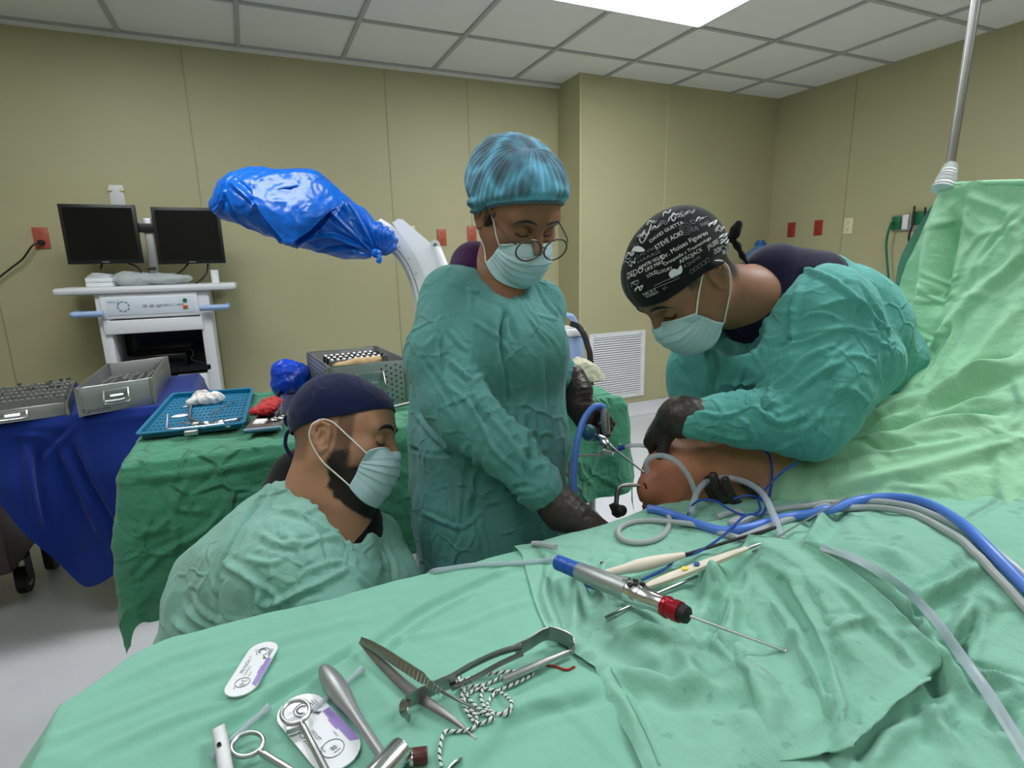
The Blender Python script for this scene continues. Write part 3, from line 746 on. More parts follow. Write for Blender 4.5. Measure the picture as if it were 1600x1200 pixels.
def head_sdf(c, R, s, neck_to, neck_r=.056, jaw=1.0, ext=None, female=False):
    """head, neck and upper chest as one surface. c: head centre, R: columns right, forward, up; neck_to: list of world points (neck base, chest...)"""
    L = lambda x, y, z: c + R @ (A(x, y, z) * s)
    pts = [L(0, 0, 0)] + [np.asarray(p, float) for p in neck_to]
    lo = np.min([p for p in pts], 0) - .14; hi = np.max([p for p in pts], 0) + .14
    lo = np.minimum(lo, c - .145); hi = np.maximum(hi, c + .145)
    S = SDF(lo, hi, .0023)
    S.ell(L(0, -.012, .035), A(.077, .096, .088) * s, R, 0)                         # cranium
    S.ell(L(0, .028, -.018), A(.066, .066, .082) * s, R, .03 * s)                      # face mass
    S.ell(L(0, .052, .045), A(.058, .040, .045) * s, R, .03 * s)                       # forehead
    for q in (-1, 1):
        S.cone(L(q * .060, -.002, -.045), L(q * .030 * jaw, .070, -.097), .018 * s, .016 * s, .03 * s)   # jaw line
        S.ell(L(q * .044, .058, -.022), A(.022, .022, .020) * s, R, .02 * s)            # cheek bone
        S.cone(L(q * .014, .090, .026), L(q * .048, .076, .024), .010 * s, .009 * s, .016 * s)  # brow ridge
        S.ell(L(q * .031, .090, .004), A(.018, .013, .012) * s, R, .010 * s, 's')        # eye socket
        S.ell(L(q * .031, .079, .003), A(.0145, .0135, .0125) * s, R, .003 * s)           # eye under its lid
        S.cone(L(q * .018, .0905, -.003), L(q * .045, .078, -.004), .0022 * s, .002 * s, .003 * s)   # lid fold
        # ear: rim, bowl, lobe
        e = lambda u, v, o=0: L(q * (.0765 + o * .85), -.008 - u * .84, -.012 + v * .84)
        rim = [e(-.010, .012, .002), e(-.006, .030, .007), (e(.010, .037, .012)), e(.022, .026, .015), e(.023, .008, .014), e(.014, -.012, .010), e(.002, -.027, .005), e(-.007, -.020, .002), e(-.010, -.008, .001)]
        S.ell(e(.006, .006, .004), A(.0065, .015, .023) * s, R, .006 * s)
        rr = [.0035, .0036, .004, .004, .004, .0042, .0055, .004, .0034]
        for i in range(len(rim) - 1): S.cone(rim[i], rim[i + 1], rr[i] * s, rr[i + 1] * s, .003 * s)
        S.ell(e(.004, .004, .013), A(.007, .0085, .0125) * s, R, .003 * s, 's')
        S.cone(e(.012, .022, .009), e(.014, -.006, .009), .0028 * s, .003 * s, .003 * s)
        S.cone(e(-.008, .002, .004), e(-.007, -.006, .004), .004 * s, .003 * s, .003 * s)
    S.cone(L(0, .094, .012), L(0, .112, -.028), .0075 * s, .0105 * s, .012 * s)        # nose
    for q in (-1, 1): S.ell(L(q * .012, .102, -.034), A(.008, .010, .007) * s, R, .006 * s); S.ell(L(q * .0065, .107, -.0425), A(.0035, .005, .003) * s, R, .002 * s, 's')
    S.ell(L(0, .084, -.062), A(.030, .018, .020) * s, R, .014 * s)                     # mouth mound
    S.cone(L(-.022, .094, -.056), L(.022, .094, -.056), .004 * s, .004 * s, .005 * s); S.cone(L(-.018, .095, -.067), L(.018, .095, -.067), .005 * s, .005 * s, .005 * s)
    S.cone(L(-.024, .101, -.0615), L(.024, .101, -.0615), .0012 * s, .0012 * s, .003 * s, 's')
    S.ell(L(0, .080, -.100), A(.022, .018, .016) * s, R, .014 * s)                     # chin
    n0 = L(0, -.028, -.055)
    S.cone(n0, neck_to[0], neck_r * .92, neck_r, .03)
    S.cone(L(0, .012, -.075), neck_to[0] + unit(R[:, 1]) * .012, neck_r * .66, neck_r * .7, .03)
    for a, b, ra, rb in (ext or []): S.cone(a, b, ra, rb, .05)
    V, F = S.mesh(); F = orient(V, F); return V, F, L
def to_local(V, c, R, s): return ((V - c) @ R) / s
def add_attr(o, name, arr):
    a = o.data.attributes.new(name, 'FLOAT', 'POINT'); a.data.foreach_set('value', np.clip(arr, 0, 1).astype(np.float32))
def shell_from(bv, c, R, s, dirs_fn, nu, nv, off, Cc=(0, 0, 0)):
    """surface around a head: dirs_fn(u,v)->(local origin, local dir); radius from the head mesh plus off(u,v)"""
    G = np.zeros((nu, nv, 3))
    for i in range(nu):
        for j in range(nv):
            o_, d_, o2 = dirs_fn(i / (nu - 1), j / (nv - 1))
            ow = c + R @ (A(*o_) * s); dw = unit(R @ A(*d_)); far = ow + dw * .3
            h = bv.ray_cast(Vector(far), Vector(-dw), .4)
            p = np.array(h[0]) if h[0] is not None else ow + dw * .08
            rad = (p - ow) @ dw
            G[i, j] = ow + dw * (max(rad, .02) + o2)
    return G
def solid(V, F, N, th):
    n = len(V); V2 = np.vstack([V, V - N * th]); F2 = [tuple(f) for f in F] + [tuple(int(i) + n for i in f[::-1]) for f in F]
    from collections import Counter
    E = Counter()
    for f in F:
        for a, b in zip(f, np.roll(f, -1)): E[(int(a), int(b))] += 1
    for (a, b) in list(E):
        if (b, a) not in E: F2.append((b, a, a + n, b + n))
    return V2, F2
def smoothG(G, it=6, wrap=False):
    for _ in range(it):
        H = G.copy(); H[1:-1, 1:-1] = (G[:-2, 1:-1] + G[2:, 1:-1] + G[1:-1, :-2] + G[1:-1, 2:] + 2 * G[1:-1, 1:-1]) / 6
        if wrap:
            H[0, 1:-1] = H[-1, 1:-1] = (G[1, 1:-1] + G[-2, 1:-1] + G[0, :-2] + G[0, 2:] + 2 * G[0, 1:-1]) / 6
        G = H
    return G
def face_mask(bv, c, R, s, root, drop=0.0, loops=(1, -1), wide=1.0, fwd=0.0):
    """surgical mask: pleated cloth from cheek to cheek, with elastic loops to the ears"""
    nu, nv = 81, 64
    v = np.linspace(0, 1, nv); kv = [0, .18, .38, .6, .8, .93, 1]
    ym = np.interp(v, kv, [.098, .119, .125, .120, .110, .096, .082]); zm = np.interp(v, kv, [-.008, -.028, -.048, -.073, -.100, -.116, -.123]) + drop
    xs = np.interp(v, [0, .5, 1], [.058, .062, .054]) * wide; ys = np.interp(v, [0, .5, 1], [.060, .050, .030]) + fwd * np.interp(v, [0, .5, 1], [.4, .8, 1.2]); zs = np.interp(v, [0, .5, 1], [-.022, -.050, -.090]) + drop
    for _ in range(4): ym[1:-1] = (ym[:-2] + ym[2:] + ym[1:-1]) / 3; zm[1:-1] = (zm[:-2] + zm[2:] + zm[1:-1]) / 3
    G = np.zeros((nu, nv, 3))
    for i, u in enumerate(np.linspace(-1, 1, nu)):
        f = abs(u) * math.pi / 2; cc = math.cos(f)
        x = np.sign(u) * xs * math.sin(f) ** .9; y = ys + (ym - ys) * cc ** .85; z = zs + (zm - zs) * cc ** .7
        G[i] = c + (np.stack([x, y, z], 1) * s) @ R.T
    def push(P, gap):
        out = P.copy(); sh = P.shape; out = out.reshape(-1, 3)
        for k in range(len(out)):
            n = bv.find_nearest(Vector(out[k])); q = np.array(n[0]); nn = np.array(n[1]); d = (out[k] - q) @ nn
            if d < gap: out[k] = q + nn * gap
        return out.reshape(sh)
    G = push(G, .003); G = smoothG(G, 5); G = push(G, .0022)
    V, F = grid_mesh(G); N = vnormals(V, F); cen = c + R @ (A(0, .02, -.05) * s)
    if ((V - cen) * N).sum(1).mean() < 0: N = -N; F = F[:, ::-1].copy()
    vv = np.tile(v, nu); uu = np.repeat(np.linspace(-1, 1, nu), nv)
    q = (vv - .5) / (1 - .45 * np.abs(uu) ** 2.5) * 1.0 + .5; q = .5 + (vv - .5) * (1 + .5 * np.abs(uu) ** 2.5)
    pl = np.where((q > .2) & (q < .84), ((q - .2) / .64 * 4) % 1, .35)
    V = V + N * (.0030 * (pl - .35) + .0012 * crumple(V, 22, 5))[:, None]
    V2, F2 = solid(V, F, N, .0011); m = mk('face_mask', V2, F2, M['mask'], root); g = V.reshape(nu, nv, 3)
    for q in loops:
        a = g[0 if q < 0 else -1, 1]; b = g[0 if q < 0 else -1, -2]
        Lq = lambda x, y, z: c + R @ (A(x * q, y, z) * s)
        ps = catmull([a, Lq(.074, .030, .002), Lq(.082, -.004, .024), Lq(.089, -.028, .012), Lq(.088, -.034, -.010), Lq(.082, -.016, -.040), Lq(.072, .008, -.062), b], 7)
        for _ in range(3):
            for k in range(1, len(ps) - 1):
                n = bv.find_nearest(Vector(ps[k])); p0 = np.array(n[0]); nn = np.array(n[1])
                if (ps[k] - p0) @ nn < .0016: ps[k] = p0 + nn * .0016
            ps[1:-1] = (ps[:-2] + ps[1:-1] * 2 + ps[2:]) / 4
        MB().tube(ps, .0014, 8).build('ear_loop', M['maskwhite'], m)
    MB().tube(g[2:-2, 1] + 0, .0010, 6).build('nose_wire', M['maskwhite'], m)
    return m
def eyebrow(bv, c, R, s, q, root, thick=.0034, mat=None):
    pts = []
    for x, z in ((.012, .024), (.024, .0285), (.036, .029), (.047, .025), (.054, .018)):
        o = c + R @ (A(q * x, .2, z) * s); h = bv.ray_cast(Vector(o), Vector(-R[:, 1]))
        if h[0] is not None: pts.append(np.array(h[0]) + R[:, 1] * .0003)
    if len(pts) > 2:
        pts = catmull(pts, 6); k = len(pts); MB().tube(pts, thick * (np.sin(np.linspace(.35, 2.95, k))), 8).build('eyebrow', mat or M['browhair'], root)
def lashes(bv, c, R, s, q, root):
    pts = []
    for x, z in ((.019, -.004), (.025, -.0085), (.032, -.0095), (.040, -.0075), (.045, -.003)):
        o = c + R @ (A(q * x, .2, z) * s); h = bv.ray_cast(Vector(o), Vector(-R[:, 1]))
        if h[0] is not None: pts.append(np.array(h[0]) + R[:, 1] * .0006)
    if len(pts) > 2: MB().tube(catmull(pts, 5), .0011, 6).build('eyelashes', M['browhair'], root)
M['browhair'] = plain('dark brown hair', srgb(26, 18, 15), .6)
def cap_shell(bv, c, R, s, root, brim, name, mat, off=.006, bulge=None, nu=96, nv=44, pleat=None, close_back=None, th=.0015):
    """cap: brim(az)->z (local height of the rim) ; az measured from the face"""
    def pnt(u, v):
        az = u * 2 * math.pi; zb = brim(az)
        # elevation from brim to pole
        o = (0, -.012, .02)
        rb = .085; e0 = math.atan2(zb - .02, rb + (.02 if math.cos(az) > 0 else .01)); el = e0 + (math.pi / 2 - e0) * (v ** 1.0) * .999
        d = (math.sin(az) * math.cos(el), math.cos(az) * math.cos(el), math.sin(el))
        o2 = off + (bulge(az, v) if bulge else 0)
        return o, d, o2 * s
    G = shell_from(bv, c, R, s, pnt, nu, nv, None); G = smoothG(G, 8, True)
    V, F = grid_mesh(G); N = vnormals(V, F); cen = c + R @ (A(0, 0, .03) * s)
    if ((V - cen) * N).sum(1).mean() < 0: N = -N; F = F[:, ::-1].copy()
    if pleat is not None:
        u = np.repeat(np.linspace(0, 1, nu), nv); v = np.tile(np.linspace(0, 1, nv), nu); V = V + N * pleat(u, v, V)[:, None]
        G2 = V.reshape(nu, nv, 3); G2[-1] = G2[0]; V = G2.reshape(-1, 3)
    V2, F2 = solid(V, F, N, th)
    o = mk(name, V2, F2, mat, root)
    return o, V.reshape(nu, nv, 3), F
def garment(S, name, mat, parent, amp=(.003, .0016), sc=(9, 22), seed=0, aniso=None, cre=None, extra=None, iso=0):
    V, F = S.mesh(iso); F = orient(V, F); N = vnormals(V, F)
    if (unit(N) * 1).size and False: pass
    pre = bvh_of(V, F)
    D = amp[0] * crumple(V, sc[0], seed, aniso, 6) + amp[1] * crumple(V, sc[1], seed + 50, aniso, 6)
    if extra is not None: D = D + extra(V, N)
    V2 = V + N * D[:, None]
    if cre: V2 = creases(V2, N, F, cre, pre)
    o = mk(name, V2, F, mat, parent)
    return o, V2, F, pre
def rings(a, b, wl, amp, seed, rad=.12):
    """creases running round a sleeve between a and b"""
    a = np.asarray(a, float); b = np.asarray(b, float); ba = b - a; L = np.linalg.norm(ba); u = ba / L
    def f(V, N):
        t = (V - a) @ u; q = V - a - t[:, None] * u; d = np.linalg.norm(q, axis=1)
        w_ = smooth01(-.04, .02, t) * smooth01(L + .04, L - .02, t) * smooth01(rad * 1.25, rad, d)
        k = warp(V, .03, 9, seed); tt = (k - a) @ u
        gate = np.clip(perlin(V * 9, seed + 4) * 1.6 + .45, 0, 1)
        return w_ * amp * gate * (np.exp(-np.abs(np.sin(tt / wl * math.pi + 2.6 * perlin(V * 8, seed))) * 3.0) - .35)
    return f
def glove_hand(wrist, palm_dir, palm_n, side, curl, s=1.0, spread=.0, root=None, name='glove', forearm=None, fr=.036, mat=None, thumb=None, h=.0019, curls=None):
    """gloved hand. wrist point, palm_dir: towards the knuckles, palm_n: out of the palm, side +1: thumb on the (palm_dir x palm_n) side"""
    f = unit(palm_dir); n = unit(np.asarray(palm_n) - f * (f @ np.asarray(palm_n))); t = np.cross(f, n) * side
    Lc = lambda x, y, z: np.asarray(wrist) + (f * x + t * y + n * z) * s
    pts = [Lc(-.06, 0, 0), Lc(.2, 0, 0), Lc(.05, .1, 0), Lc(.05, -.08, 0), Lc(.05, 0, .1), Lc(.05, 0, -.06)] + ([np.asarray(p) for p in forearm] if forearm is not None else [])
    S = SDF(np.min(pts, 0) - .055, np.max(pts, 0) + .055, h)
    S.cone(Lc(-.02, 0, 0), Lc(.03, 0, 0), .029 * s, .030 * s, .01, sq=(n, .8))
    for y in (-.026, -.010, .008, .024): S.cone(Lc(.01, y * .75, 0), Lc(.082 - abs(y - .002) * .25, y, -.002), .0155 * s, .0125 * s, .014 * s)
    S.ell(Lc(.03, .022, .008), A(.024, .016, .016) * s, np.array([f, t, n]).T, .015 * s)
    if forearm is not None:
        S.chain([Lc(-.01, 0, 0)] + list(forearm), [.030 * s] + [fr] * len(forearm), .02, .01)
    Ls = [.068, .082, .088, .078]; ys = [-.027, -.0095, .009, .026]; 
    for i, (y, ln) in enumerate(zip(ys, Ls)):
        ang = 0; p = Lc(.080 - abs(y - .002) * .25, y, -.001); r = (.0090, .0096, .0098, .0095)[i] * s
        cu = (curls[i] if curls else curl)
        for k, fr_ in enumerate((.46, .30, .24)):
            ang += cu[k] if hasattr(cu, '__len__') else cu
            sp = (y + .002) * spread * 8
            dr = f * math.cos(ang) + n * math.sin(ang) + t * sp; dr = unit(dr)
            q = p + dr * ln * fr_ * s; S.cone(p, q, r, r * .92, .004 * s if k else .006 * s); p = q; r *= .92
    tp = thumb or [(.022, .030, .010), (.050, .048, .022), (.078, .050, .034), (.100, .044, .040)]
    tp = [Lc(*q) for q in tp]; S.chain(tp, [.014 * s, .0115 * s, .0105 * s, .009 * s], .012 * s, .004 * s)
    V, F = S.mesh(); F = orient(V, F); N = vnormals(V, F)
    V = V + N * (.0010 * crumple(V, 55, 3) + .0006 * perlin(V * 120, 4))[:, None]
    if forearm is not None:
        a = Lc(0, 0, 0); b = np.asarray(forearm[-1]); V = V + N * (rings(a, b, .014, .0013, 9, .06)(V, N))[:, None]
    return mk(name, V, F, mat or M['glove'], root)
# ---------------------------------------------------------------- patient's leg
pat = empty('person', tuple(W(1100, 760, 1.09) * [1, 1, 0])); tag(pat, 'patient on the operating table, bare bent knee stained reddish brown, held up by gloved hands', 'person')
kn = W(1052, 752, 1.09); hp = W(1190, 762, 1.10); hp2 = W(1330, 735, 1.13)
sh = W(1040, 900, 1.09); ft = sh + A(0, .02, -.28)
S = SDF(np.min([kn, hp2, ft], 0) - .16, np.max([kn, hp2, ft], 0) + .14, .004)
S.cone(kn + A(.02, 0, .0), hp, .056, .058, .02); S.cone(hp, hp2, .062, .075, .03); S.cone(W(1100, 742, 1.10), W(1210, 735, 1.11), .05, .056, .03); S.cone(W(1072, 722, 1.09), W(1190, 722, 1.11), .043, .047, .03)
S.ell(W(1050, 738, 1.08), (.052, .055, .055), None, .03)
S.ell(W(1110, 735, 1.08), (.07, .05, .050), None, .03)
S.cone(kn + A(-.005, 0, -.01), sh, .053, .048, .03); S.cone(sh, ft, .048, .03, .02)
S.cone(ft, ft + A(-.12, .03, -.05), .03, .02, .02)
S.ell(W(1012, 765, 1.06), (.02, .022, .03), None, .02)
S.ell(W(1078, 728, 1.045), (.02, .02, .022), None, .03)
V, F = S.mesh(); F = orient(V, F); N = vnormals(V, F)
V = V + N * (.0015 * perlin(V * 14, 2))[:, None]
preL = bvh_of(V, F)
V = creases(V, N, F, [(((1100, 732), (1112, 730), (1124, 731)), .0018, -.0016), (((1000, 770), (1006, 790), (1012, 802)), .003, -.004), (((1095, 775), (1120, 764), (1150, 768)), .006, -.006), (((1035, 800), (1060, 790), (1075, 775)), .004, -.003)], preL)
leg = mk('body', V, F, skinmat('iodine stained skin', srgb(206, 148, 110), srgb(222, 166, 126)), pat)
d = np.linalg.norm(V - W(1025, 775, 1.05), axis=1); add_attr(leg, 'ruddy', .62 * smooth01(.22, .03, d + .02 * perlin(V * 14, 8)))
add_attr(leg, 'hair', 0 * d)
bvLeg = bvh_of(V, F)
# portal cuts
M['wound'] = plain('dark wet incision', srgb(80, 14, 16), .25)
p = hit(bvLeg, 1008, 762, .0005); q = hit(bvLeg, 1010, 742, 0.0005)
for nm, (x, y) in (('incision', (1007, 795)), ('incision', (1009, 759))):
    pp = [hit(bvLeg, x + dx, y + dy, .0003) for dx, dy in ((-3, -4), (0, 0), (1, 5))]
    if all(k is not None for k in pp): MB().tube(catmull(pp, 4), .0016, 8).build(nm, M['wound'], leg)

# ---------------------------------------------------------------- standing woman
wo = empty('person', (.42, 1.10, 0)); tag(wo, 'standing woman in teal gown with blue bouffant cap and round glasses looking down', 'person')
hc = A(.486, 1.037, 1.391); hR = frame((0.089, -0.861, -0.500), (0.031, -0.500, 0.866)); s_ = .90
nb = W(778, 448, 1.17)
sR = W(700, 470, 1.10); sL = W(850, 480, 1.22)
V, F, L_ = head_sdf(hc, hR, s_, [nb], .050, ext=[(nb, W(782, 500, 1.17), .055, .075)])
bvW = bvh_of(V, F)
skW = skinmat('warm brown skin', srgb(138, 96, 74), srgb(158, 112, 88))
body = mk('body', V, F, skW, wo); loc = to_local(V, hc, hR, s_)
hairW = smooth01(.030, .046, loc[:, 2]) * smooth01(.05, .0, loc[:, 1]) + smooth01(-.01, -.03, loc[:, 1]) * smooth01(-.065, -.04, loc[:, 2]) 
side = smooth01(.058, .066, np.abs(loc[:, 0])) * smooth01(.0, .02, loc[:, 2]) * smooth01(.045, .03, loc[:, 1])
add_attr(body, 'hair', np.clip(hairW, 0, 1) * (np.abs(loc[:, 0]) < .084) * 1.2 + 0 * side); add_attr(body, 'ruddy', 0 * loc[:, 0])
for q in (1, -1): eyebrow(bvW, hc, hR, s_, q, body, .0028); lashes(bvW, hc, hR, s_, q, body)
face_mask(bvW, hc, hR, s_, wo, -.012)
# bouffant cap: thin pleated nonwoven over dark hair
def bouffmat():
    m, N, L, b = newmat('blue bouffant nonwoven')
    setin(b, rough=.75, sheen=.3)
    tc = N.new('ShaderNodeTexCoord'); n = N.new('ShaderNodeTexNoise'); n.inputs['Scale'].default_value = 26; n.inputs['Detail'].default_value = 3; n.inputs['Distortion'].default_value = 1.5
    L.new(tc.outputs['Object'], n.inputs['Vector'])
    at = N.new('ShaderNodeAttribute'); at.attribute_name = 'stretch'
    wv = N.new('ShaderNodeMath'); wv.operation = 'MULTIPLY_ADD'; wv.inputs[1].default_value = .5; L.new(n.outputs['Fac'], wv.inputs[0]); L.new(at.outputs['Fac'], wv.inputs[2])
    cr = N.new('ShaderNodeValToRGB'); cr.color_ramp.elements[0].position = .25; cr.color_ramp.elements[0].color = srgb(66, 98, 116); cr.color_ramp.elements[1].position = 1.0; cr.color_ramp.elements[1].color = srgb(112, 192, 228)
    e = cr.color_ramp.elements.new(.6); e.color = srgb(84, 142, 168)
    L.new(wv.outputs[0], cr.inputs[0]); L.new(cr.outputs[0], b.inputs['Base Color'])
    b.inputs['Alpha'].default_value = .93
    return m
M['bouffant'] = bouffmat()
def brimW(az):
    c = math.cos(az); return .058 * max(c, 0) ** .8 - .005 * max(-c, 0) * 6 + .012 - .018 * (1 - abs(c))
def bulW(az, v): 
    return (.006 + .017 * math.sin(math.pi * min(v * .95 + .03, 1)) ** .8 + .020 * max(-math.cos(az), 0) * math.sin(math.pi * min(v + .02, 1)) ** .7) * min(1, v * 9 + .12)
def plW(u, v, V):
    fine = .0016 * np.sin(u * 2 * math.pi * 46 + 2 * perlin(V * 14, 6)) * (1 - v * .8) * np.clip(v * 12, .4, 1)
    gather = .004 * np.abs(np.sin(u * 2 * math.pi * 9 + 2.5 * perlin(V * 9, 7))) * (1 - v) * np.clip(v * 8, 0, 1)
    k = 1 - smooth01(.8, .97, v)
    return (fine + gather) * k + k * .006 * crumple(V, 12, 8) * np.clip(v * 6, 0, 1) + .0015 * k * crumple(V, 34, 9)
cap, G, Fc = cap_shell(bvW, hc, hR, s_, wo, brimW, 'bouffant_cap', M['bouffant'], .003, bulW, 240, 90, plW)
n = len(cap.data.vertices) // 2; u = np.repeat(np.linspace(0, 1, 240), 90); v = np.tile(np.linspace(0, 1, 90), 240); P = G.reshape(-1, 3)
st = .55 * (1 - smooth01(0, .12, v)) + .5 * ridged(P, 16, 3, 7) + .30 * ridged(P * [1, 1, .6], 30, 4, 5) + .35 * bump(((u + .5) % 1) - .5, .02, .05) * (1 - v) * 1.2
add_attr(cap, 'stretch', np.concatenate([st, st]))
rim = G[:, 0]; MB().tube(rim[:-1], .0032, 8, closed=True).build('elastic_rim', M['bouffant'], cap)
# hair strands beside the ear
mb = MB()
for k, (x, z, y) in enumerate(((.066, .030, .036), (.067, .024, .030), (.068, .02, .024), (.069, .018, .018))):
    a = L_(x, y, z + .01); b = L_(x + .006, y - .006, z - .02); c_ = L_(x + .007, y - .012, z - .045); mb.tube(catmull([a, b, c_], 5), [.0016] * 10 + [.0006], 6)
mb.build('hair', M['browhair'], body)
# glasses
gl = empty('glasses', tuple(L_(0, .12, -.01))); gl.parent = wo; gl.location = Vector(L_(0, .12, -.012)) - wo.location
M['browhorn'] = plain('brown grey spectacle frame', srgb(86, 72, 66), .3, .3); fr = MB(); ln = MB()
gy, gz = .126, -.020
for q in (-1, 1):
    cx = q * .033; pts = []
    for k in range(40):
        a = 2 * math.pi * k / 40; pts.append(L_(cx + .0285 * math.cos(a), gy - .10 * (cx + .0265 * math.cos(a)) ** 2 * 9 - .008 * 0, gz + .0235 * math.sin(a)))
    fr.tube(pts, .0016, 8, closed=True)
    nrm = hR[:, 1]
    V_ = [L_(cx, gy - .006, gz)] + [p for p in pts]; ln.add(V_, [(0, 1 + k, 1 + (k + 1) % 40) for k in range(40)])
    hinge = L_(q * .0595, gy - .008, gz + .010); fr.tube(catmull([hinge, L_(q * .070, gy - .02, gz + .014), L_(q * .078, .05, gz + .026), L_(q * .084, .0, gz + .04), L_(q * .084, -.02, gz + .03)], 6), .0014, 8)
fr.tube(catmull([L_(-.008, gy, gz + .004), L_(0, gy + .003, gz + .008), L_(.008, gy, gz + .004)], 5), .0014, 8)
fr.build('frame', M['browhorn'], gl)
M['lens'] = glassy('spectacle lens', (1, 1, 1, 1), .03, .12); ln.build('lens', M['lens'], gl)
# necklace
nk = [hit(bvW, x, y, .001) for x, y in catmull(A(741, 368, 744, 385, 750, 402, 757, 416, 762, 424).reshape(-1, 2), 5)]
MB().tube([p for p in nk if p is not None], .0009, 6).build('necklace', M['chrome'], wo)
# shirt collar
S = SDF(W(760, 440, 1.16) - .25, W(760, 440, 1.16) + .2, .0035)
S.cone(W(744, 418, 1.19), W(730, 432, 1.16), .034, .034, .02); S.cone(W(742, 415, 1.19), W(790, 460, 1.21), .05, .05, .03); S.cone(W(732, 445, 1.16), W(770, 480, 1.16), .040, .045, .03)
garment(S, 'shirt', M['purple'], wo, (.001, .001), seed=5)
# gown
el = W(706, 632, 1.07); wr = W(848, 768, 1.0)
S = SDF(A(.05, .72, .22), A(.78, 1.38, 1.30), .0042)
c0 = W(775, 560, 1.20)
S.chain([W(778, 470, 1.20), W(780, 560, 1.20), W(772, 680, 1.21), W(768, 800, 1.22)], [.080, .128, .140, .158], .03, .06)
S.chain([W(768, 800, 1.22), W(770, 800, 1.24) - A(0, 0, .45)], [.158, .175], .03, .06)
S.cone(W(715, 458, 1.14), W(842, 476, 1.22), .054, .050, .05)
S.ell(W(822, 540, 1.13), (.075, .07, .085), None, .05); S.ell(W(760, 545, 1.10), (.07, .07, .09), None, .06)
S.cone(W(705, 475, 1.12), W(692, 560, 1.07), .062, .070, .03); S.cone(W(692, 560, 1.07), W(712, 625, 1.03), .070, .060, .015); S.cone(W(712, 625, 1.03), W(728, 648, 1.02), .060, .058, .012)
S.cone(W(728, 648, 1.02), W(792, 705, 1.0), .057, .049, .008); S.cone(W(792, 705, 1.0), W(838, 757, .99), .049, .040, .008); S.cone(W(838, 757, .99), wr, .042, .037, .006)
S.cone(W(672, 540, 1.24), W(672, 760, 1.27), .045, .05, .05)
S.cone(W(846, 495, 1.24), W(856, 545, 1.28), .048, .038, .04); S.cone(W(856, 545, 1.28), W(886, 592, 1.27), .038, .034, .02)
# neck opening
S.cone(W(775, 400, 1.16), W(806, 436, 1.08), .058, .042, .006, 's'); S.cone(W(745, 378, 1.17), W(775, 400, 1.16), .042, .056, .006, 's')
def exW(V, N):
    f = rings(W(690, 560, 1.10), W(838, 757, 1.0), .030, .0050, 3, .085)(V, N)
    low = smooth01(1.05, .85, V[:, 2]); ph = V[:, 0] * 50 + V[:, 1] * 30 + 2.6 * perlin(V * [4, 4, 1.6], 3)
    return f + low * .004 * np.sin(ph)
cr = [
 (((735, 445), (735, 500), (733, 580)), .004, .004), (((738, 500), (780, 530), (800, 560)), .004, .004), (((700, 440), (740, 455), (745, 445)), .004, .004), (((745, 455), (790, 490), (806, 540)), .005, -.005),
 (((790, 480), (782, 530), (790, 590), (798, 640)), .004, -.010), (((772, 490), (780, 560), (796, 620), (800, 660)), .006, .006), (((830, 425), (850, 470), (875, 500)), .004, .007), (((845, 430), (862, 470), (880, 495)), .003, -.006),
 (((800, 455), (830, 500), (860, 540)), .004, .004), (((812, 450), (845, 495), (868, 520)), .003, -.004), (((733, 580), (745, 620), (770, 660)), .004, .006), (((700, 560), (735, 590), (760, 585)), .004, .006),
 (((680, 480), (690, 560), (680, 610)), .004, -.005), (((640, 700), (680, 710), (720, 705)), .004, -.005), (((650, 650), (700, 700), (735, 700)), .006, .006), (((735, 700), (725, 760), (720, 820), (700, 870)), .004, -.006),
 (((745, 705), (738, 760), (730, 800)), .005, .006), (((665, 690), (660, 780), (670, 880)), .004, .006), (((660, 800), (720, 825), (760, 790)), .004, .005), (((760, 770), (820, 760), (840, 770)), .004, -.005),
 (((750, 790), (790, 780), (800, 770)), .004, .005), (((820, 640), (828, 700), (820, 760)), .006, -.008), (((845, 560), (850, 660), (855, 740)), .006, .004), (((700, 600), (740, 640), (770, 700), (810, 740)), .004, .006),
 (((740, 620), (790, 680), (830, 740)), .004, .006), (((760, 620), (810, 690), (845, 735)), .004, -.005), (((790, 770), (830, 775), (855, 765)), .004, -.005), (((690, 500), (720, 540), (735, 545)), .004, .004),
 (((660, 560), (700, 620), (712, 650)), .004, -.005), (((745, 800), (760, 850), (765, 880)), .004, .005), (((700, 750), (705, 820), (690, 870)), .004, .004)]
garment(S, 'surgical_gown', M['gownW'], wo, (.0095, .0044), (9, 22), 3, (1, 1, .6), cr, exW)
# folded collar edge
ce = catmull([W(697, 404, 1.115), W(715, 408, 1.10), W(745, 425, 1.075), W(772, 436, 1.05), W(800, 438, 1.04), W(830, 425, 1.05)], 6)
# near hand, gloved, gripping the table edge
wv = W(862, 782, 1.0)
glove_hand(W(905, 812, .99), W(945, 828, 1.0) - W(905, 812, .99) + A(0, 0, -.01), A(-.2, .2, -1), -1, .5, .95, root=wo, forearm=[W(880, 798, .995), W(858, 776, 1.0)], fr=.036)
# far hand, gloved, holding the camera
glove_hand(W(905, 636, 1.25), CD(.40, -.62, .05), CD(.42, .12, .85), -1, 1.0, .82, root=wo, forearm=[W(903, 612, 1.26), W(893, 590, 1.27)], fr=.032,
           thumb=[(.02, .026, .012), (.042, .034, .03), (.06, .028, .045), (.07, .018, .05)])
# trousers and shoes under the gown
mb = MB()
for x in (-.08, .08): mb.cyl((.42 + x, 1.12, .06), (.42 + x, 1.12, .5), .055, .075)
mb.build('trousers', M['purple'], wo)
for x in (-.08, .08): MB().blob((.42 + x, 1.06, .045), (.045, .13, .05)).build('shoe', M['white'], wo)

